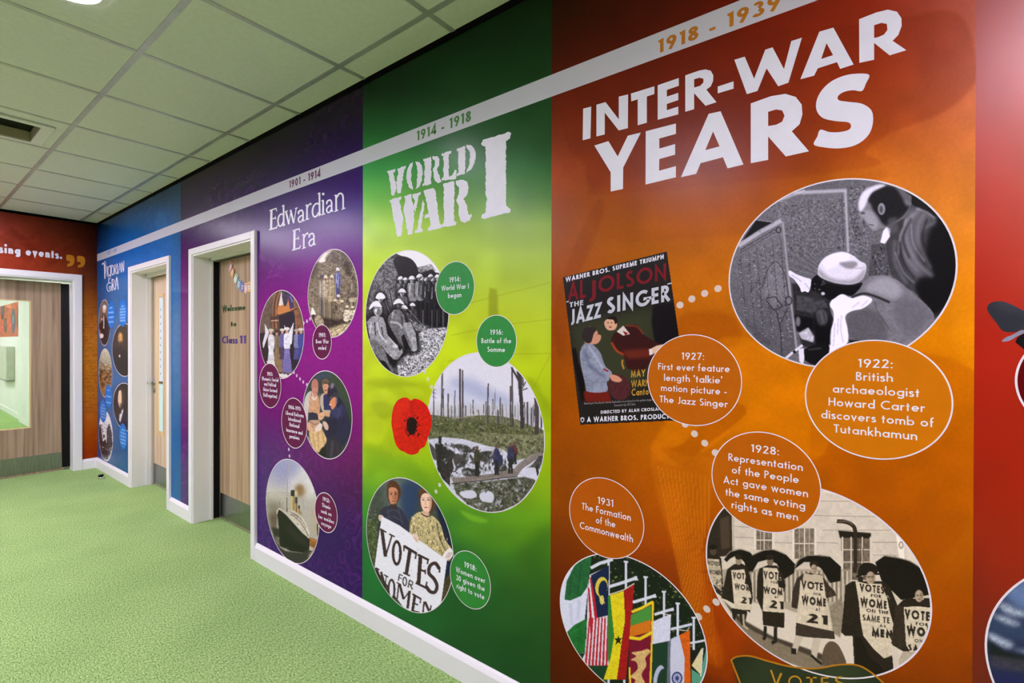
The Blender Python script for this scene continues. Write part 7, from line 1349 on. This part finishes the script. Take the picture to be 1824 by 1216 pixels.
PO = smooth_loop(Fr([(187, 1060), (196, 980), (218, 935), (250, 914), (284, 914), (300, 930), (322, 918), (362, 930), (394, 958), (414, 1000), (424, 1050), (416, 1110), (398, 1160), (382, 1200), (356, 1216), (340, 1240), (300, 1248), (262, 1232), (232, 1216), (210, 1180), (196, 1120)], *G1), 5)
WP = onY(PO[:, 0], PO[:, 1])
def inpoly(P, U, V):
    m = np.zeros(U.shape, bool)
    for (ax, ay), (bx, by) in zip(PO, np.roll(PO, -1, 0)):
        if ay == by: continue
        m ^= ((ay > V) != (by > V)) & (U < ax+(V-ay)*(bx-ax)/(by-ay))
    return m
r = empty('poppy_print', 'large red poppy with a black centre printed on the green panel', 'flower picture', tuple(onY(733, 810)))
bx = (PO[:, 0].min()-1, PO[:, 1].min()-1, PO[:, 0].max()+1, PO[:, 1].max()+1); cvp = Cv(*bx); a_poppy(cvp)
grid_print('flower_print', cvp, bx, .6, .0036, inpoly, M['print'], r)

# film poster: the words as printed, a generic pair of figures in its colours
PQ = [Fr([p], *G3)[0] for p in ((75, 248), (703, 92), (848, 1107), (180, 1137))]
def a_poster(c):
    c.fr(*G3); c.fill((30, 27, 24)); c.poly([(110, 520), (640, 420), (640, 700), (560, 900), (180, 950)], (52, 56, 34), .95, 22); c.poly([(620, 420), (745, 400), (790, 700), (640, 690), (610, 520)], (16, 13, 14), .95, 3)
    c.poly([(130, 680), (155, 672), (170, 760), (205, 860), (210, 990), (185, 990), (150, 800)], (16, 10, 8)); c.poly([(200, 935), (350, 930), (370, 1000), (210, 1000)], (104, 26, 14), soft=3)
    # leaning figure in dark suit
    c.poly([(368, 620), (400, 570), (450, 545), (520, 535), (560, 590), (640, 640), (700, 660), (680, 690), (640, 720), (600, 760), (560, 810), (470, 800), (440, 720), (380, 660)], (52, 20, 16), sm=True); c.line([(370, 640), (400, 690), (445, 715)], 12, (190, 66, 20), .9, True, soft=2); c.line([(450, 540), (520, 545), (560, 590)], 8, (150, 60, 26), .8, True, soft=2); c.poly([(430, 690), (560, 680), (640, 680), (600, 730), (470, 740)], (110, 40, 22), .8, 6)
    c.poly([(400, 575), (440, 540), (480, 590), (440, 600)], (206, 196, 190)); c.poly([(436, 570), (470, 585), (452, 600)], (140, 24, 24)); c.poly([(326, 520), (345, 500), (385, 495), (402, 530), (390, 562), (355, 568), (334, 552)], (206, 160, 130), sm=True); c.poly([(340, 500), (362, 484), (392, 486), (406, 515), (390, 530), (380, 505)], (26, 18, 16), sm=True)
    for x in (348, 370): c.ell(x, 523, 5, 3, (40, 24, 20))
    c.ell(362, 548, 9, 4, (150, 50, 44)); c.poly([(596, 684), (640, 660), (690, 650), (690, 680), (620, 710), (600, 712)], (214, 180, 150)); c.poly([(594, 682), (612, 678), (616, 712), (598, 718)], (214, 208, 210))
    # seated figure in pale blue blouse
    c.poly([(180, 740), (186, 680), (210, 646), (250, 650), (300, 700), (330, 780), (370, 820), (365, 862), (340, 880), (340, 935), (230, 938), (212, 900)], (132, 138, 158), sm=True, tex=.15, ts=8); c.line([(210, 690), (240, 780), (330, 850)], 16, (84, 90, 116), .7, True, soft=4); c.line([(230, 660), (280, 740), (320, 800)], 9, (190, 194, 210), .7, True, soft=3)
    c.poly([(196, 600), (206, 562), (240, 544), (274, 560), (290, 590), (306, 600), (300, 630), (276, 650), (240, 650), (206, 640)], (196, 140, 112), sm=True); c.poly([(190, 610), (204, 560), (244, 545), (280, 560), (262, 590), (246, 640), (214, 642)], (44, 36, 34), sm=True)
    c.ell(286, 592, 4, 3, (40, 24, 20)); c.poly([(360, 850), (400, 830), (450, 850), (480, 890), (480, 950), (440, 985), (390, 980), (352, 920)], (74, 34, 36), sm=True, tex=.2); c.poly([(360, 835), (400, 840), (432, 865), (410, 880), (370, 868)], (200, 140, 112), sm=True); c.line([(320, 800), (350, 815)], 9, (150, 24, 30)); c.line([(436, 745), (434, 770), (444, 800)], 10, (206, 150, 50), .8, True)
r = empty('film_poster_print', 'dark film poster print reading THE JAZZ SINGER, tilted on the orange panel', 'poster', tuple(onY(1120, 755)))
bx = (1001, 446, 1232, 758); cvq = Cv(*bx, 2.5); a_poster(cvq)
def inq(P, U, V):
    m = np.ones(U.shape, bool)
    for (ax, ay), (bx_, by) in zip(PQ, PQ[1:]+PQ[:1]): m &= (bx_-ax)*(V-ay)-(by-ay)*(U-ax) >= -1.0
    return m
grid_print('artwork', cvq, bx, .9, .0021, inq, M['print'], r)
def ptext(lines, m, w, lab=None):
    V = []; Fc = []
    for t, a, b, h in lines:
        for q, i in text_quads(t, a, b, h, w, idx=True):
            P = Fr(q, *G3)
            k = len(V); V += list(wallpts(P, .0025+i*8e-5)); Fc.append((k, k+1, k+2, k+3))
    o = put(link('lettering', mesh(V, Fc, 'pl'), m), r)
    if lab: o['label'] = lab
ptext([('WARNER BROS. SUPREME TRIUMPH', (93, 277), (683, 137), 27)], M['letter'], .22, 'white top line of the poster')
ptext([('AL', (108, 392), (214, 372), 112), ('J', (228, 396), (275, 384), 120), ('OLSON', (290, 345), (698, 262), 98)], flat('poster_red', (120, 14, 22)), .17, 'dark red name lettering')
PW = flat('poster_white', (200, 203, 214))
ptext([('"', (100, 418), (110, 416), 24), ('THE', (116, 431), (200, 414), 30)], PW, .2); ptext([('JAZZ', (122, 536), (306, 490), 92), ('SINGER', (342, 470), (718, 390), 98), ('"', (710, 312), (728, 308), 26)], PW, .2, 'large white poster title')
ptext([('MAY', (486, 852), (572, 844), 42), ('WARN', (488, 910), (596, 902), 40), ('Canto', (490, 962), (592, 954), 42)], flat('poster_gold', (196, 150, 48)), .17, 'gold credit lettering')
ptext([('DIRECTED BY ALAN CROSLAND', (304, 1070), (684, 1048), 19), ('A WARNER BROS. PRODUCTI', (222, 1120), (726, 1098), 30)], M['letter'], .2); ptext([('Based upon the play by Samson Raphaelson as produced on the spoken stage by', (205, 1014), (624, 990), 13), ('Scenario by Al Cohn', (385, 1026), (512, 1018), 15)], flat('poster_grey', (150, 148, 146)), .14)
poly_mesh('shield_emblem', [[Fr([(182, 1096), (192, 1090), (204, 1094), (206, 1110), (194, 1124), (183, 1112)], *G3), Fr([(188, 1101), (199, 1099), (200, 1110), (194, 1117), (188, 1110)], *G3)]], .0025, PW, r)

# sash at the bottom edge
GS = (1240, 860, 3.123)
r = empty('votes_banner_print', 'dark green gold-edged banner print reading VOTES, at the bottom edge', 'banner picture', tuple(onY(1430, 1200)))
SO = [(195, 985), (225, 966), (300, 962), (400, 990), (520, 1020), (660, 1032), (800, 1010), (900, 1014), (980, 1058), (1060, 1130), (1110, 1180)]
top = smooth_loop(SO, 4, False)
poly_mesh('cloth', [[Fr(list(top)+[(1130, 1260), (1060, 1310), (900, 1330), (700, 1310), (500, 1330), (290, 1330)], *GS)]], .0024, mat('banner_green', (34, 42, 26), .42, spec=.35, noise=((6, 6, 6), (26, 32, 20), (48, 58, 34))), r)
V = []; Fc = []
for q in ribbon(np.vstack([[(290, 1330), (245, 1112)], top]), 9):
    k = len(V); V += list(wallpts(Fr(q, *GS), .0028)); Fc.append((k, k+1, k+2, k+3))
put(link('gold_edge', mesh(V, Fc, 'ge'), flat('banner_gold', (186, 124, 22))), r)
V = []; Fc = []
for ch, a, b, h in (('V', (412, 1120), (478, 1140), 82), ('O', (512, 1142), (588, 1146), 74), ('T', (612, 1148), (670, 1148), 70), ('E', (694, 1148), (740, 1146), 68), ('S', (770, 1146), (826, 1142), 70)):
    for q in text_quads(ch, a, b, h, .12): k = len(V); V += list(wallpts(Fr(q, *GS), .0029)); Fc.append((k, k+1, k+2, k+3))
put(link('lettering', mesh(V, Fc, 'bl'), flat('banner_lettering', (190, 140, 36))), r)

# the mural seen beyond the glazed door
def a_far(c):
    c.fr(0, 500, 4.05); c.fill((186, 74, 22)); c.noise(.15, 6)
    c.poly([(42, 150), (78, 150), (82, 196), (44, 190)], (224, 150, 120), .8)
    for x, y, rx_, ry_, k in ((18, 215, 13, 68, (40, 40, 54)), (40, 320, 12, 56, (60, 40, 30)), (96, 290, 17, 92, (56, 62, 84)), (134, 275, 13, 84, (34, 32, 40)), (56, 305, 7, 30, (206, 40, 30)), (78, 330, 7, 36, (206, 40, 30)), (18, 345, 7, 32, (200, 40, 30))): c.ell(x, y, rx_, ry_, k); c.ell(x-2, y-10, rx_*.4, ry_*.4, tuple(min(255, v+80) for v in k), .7)
r = empty('far_mural_print', 'orange mural panel on the corridor wall seen through the vision panel', 'mural', (-6.1, .05, 1.45))
XA, XB, ZA, ZB = -9.1, -4.9, 1.44, 2.05; cvf = Cv(-30, 525, 42, 606, 3); a_far(cvf)
X, Z = np.meshgrid(np.linspace(XA, XB, 160), np.linspace(ZA, ZB, 60)); P = np.stack([X, np.full_like(X, .048), Z], -1); u, v = proj(P.reshape(-1, 3)); cc = np.ones((u.size, 4), np.float32); cc[:, :3] = np.clip(lin(cvf.at(u, v)), 0, 1)
id_ = np.arange(u.size).reshape(X.shape); q = np.stack([id_[:-1, :-1], id_[:-1, 1:], id_[1:, 1:], id_[1:, :-1]], -1).reshape(-1, 4)
me = mesh(P.reshape(-1, 3), [tuple(int(j) for j in i) for i in q], 'far'); me.color_attributes.new('Col', 'FLOAT_COLOR', 'POINT').data.foreach_set('color', cc.ravel()); put(link('print', me, M['print']), r)
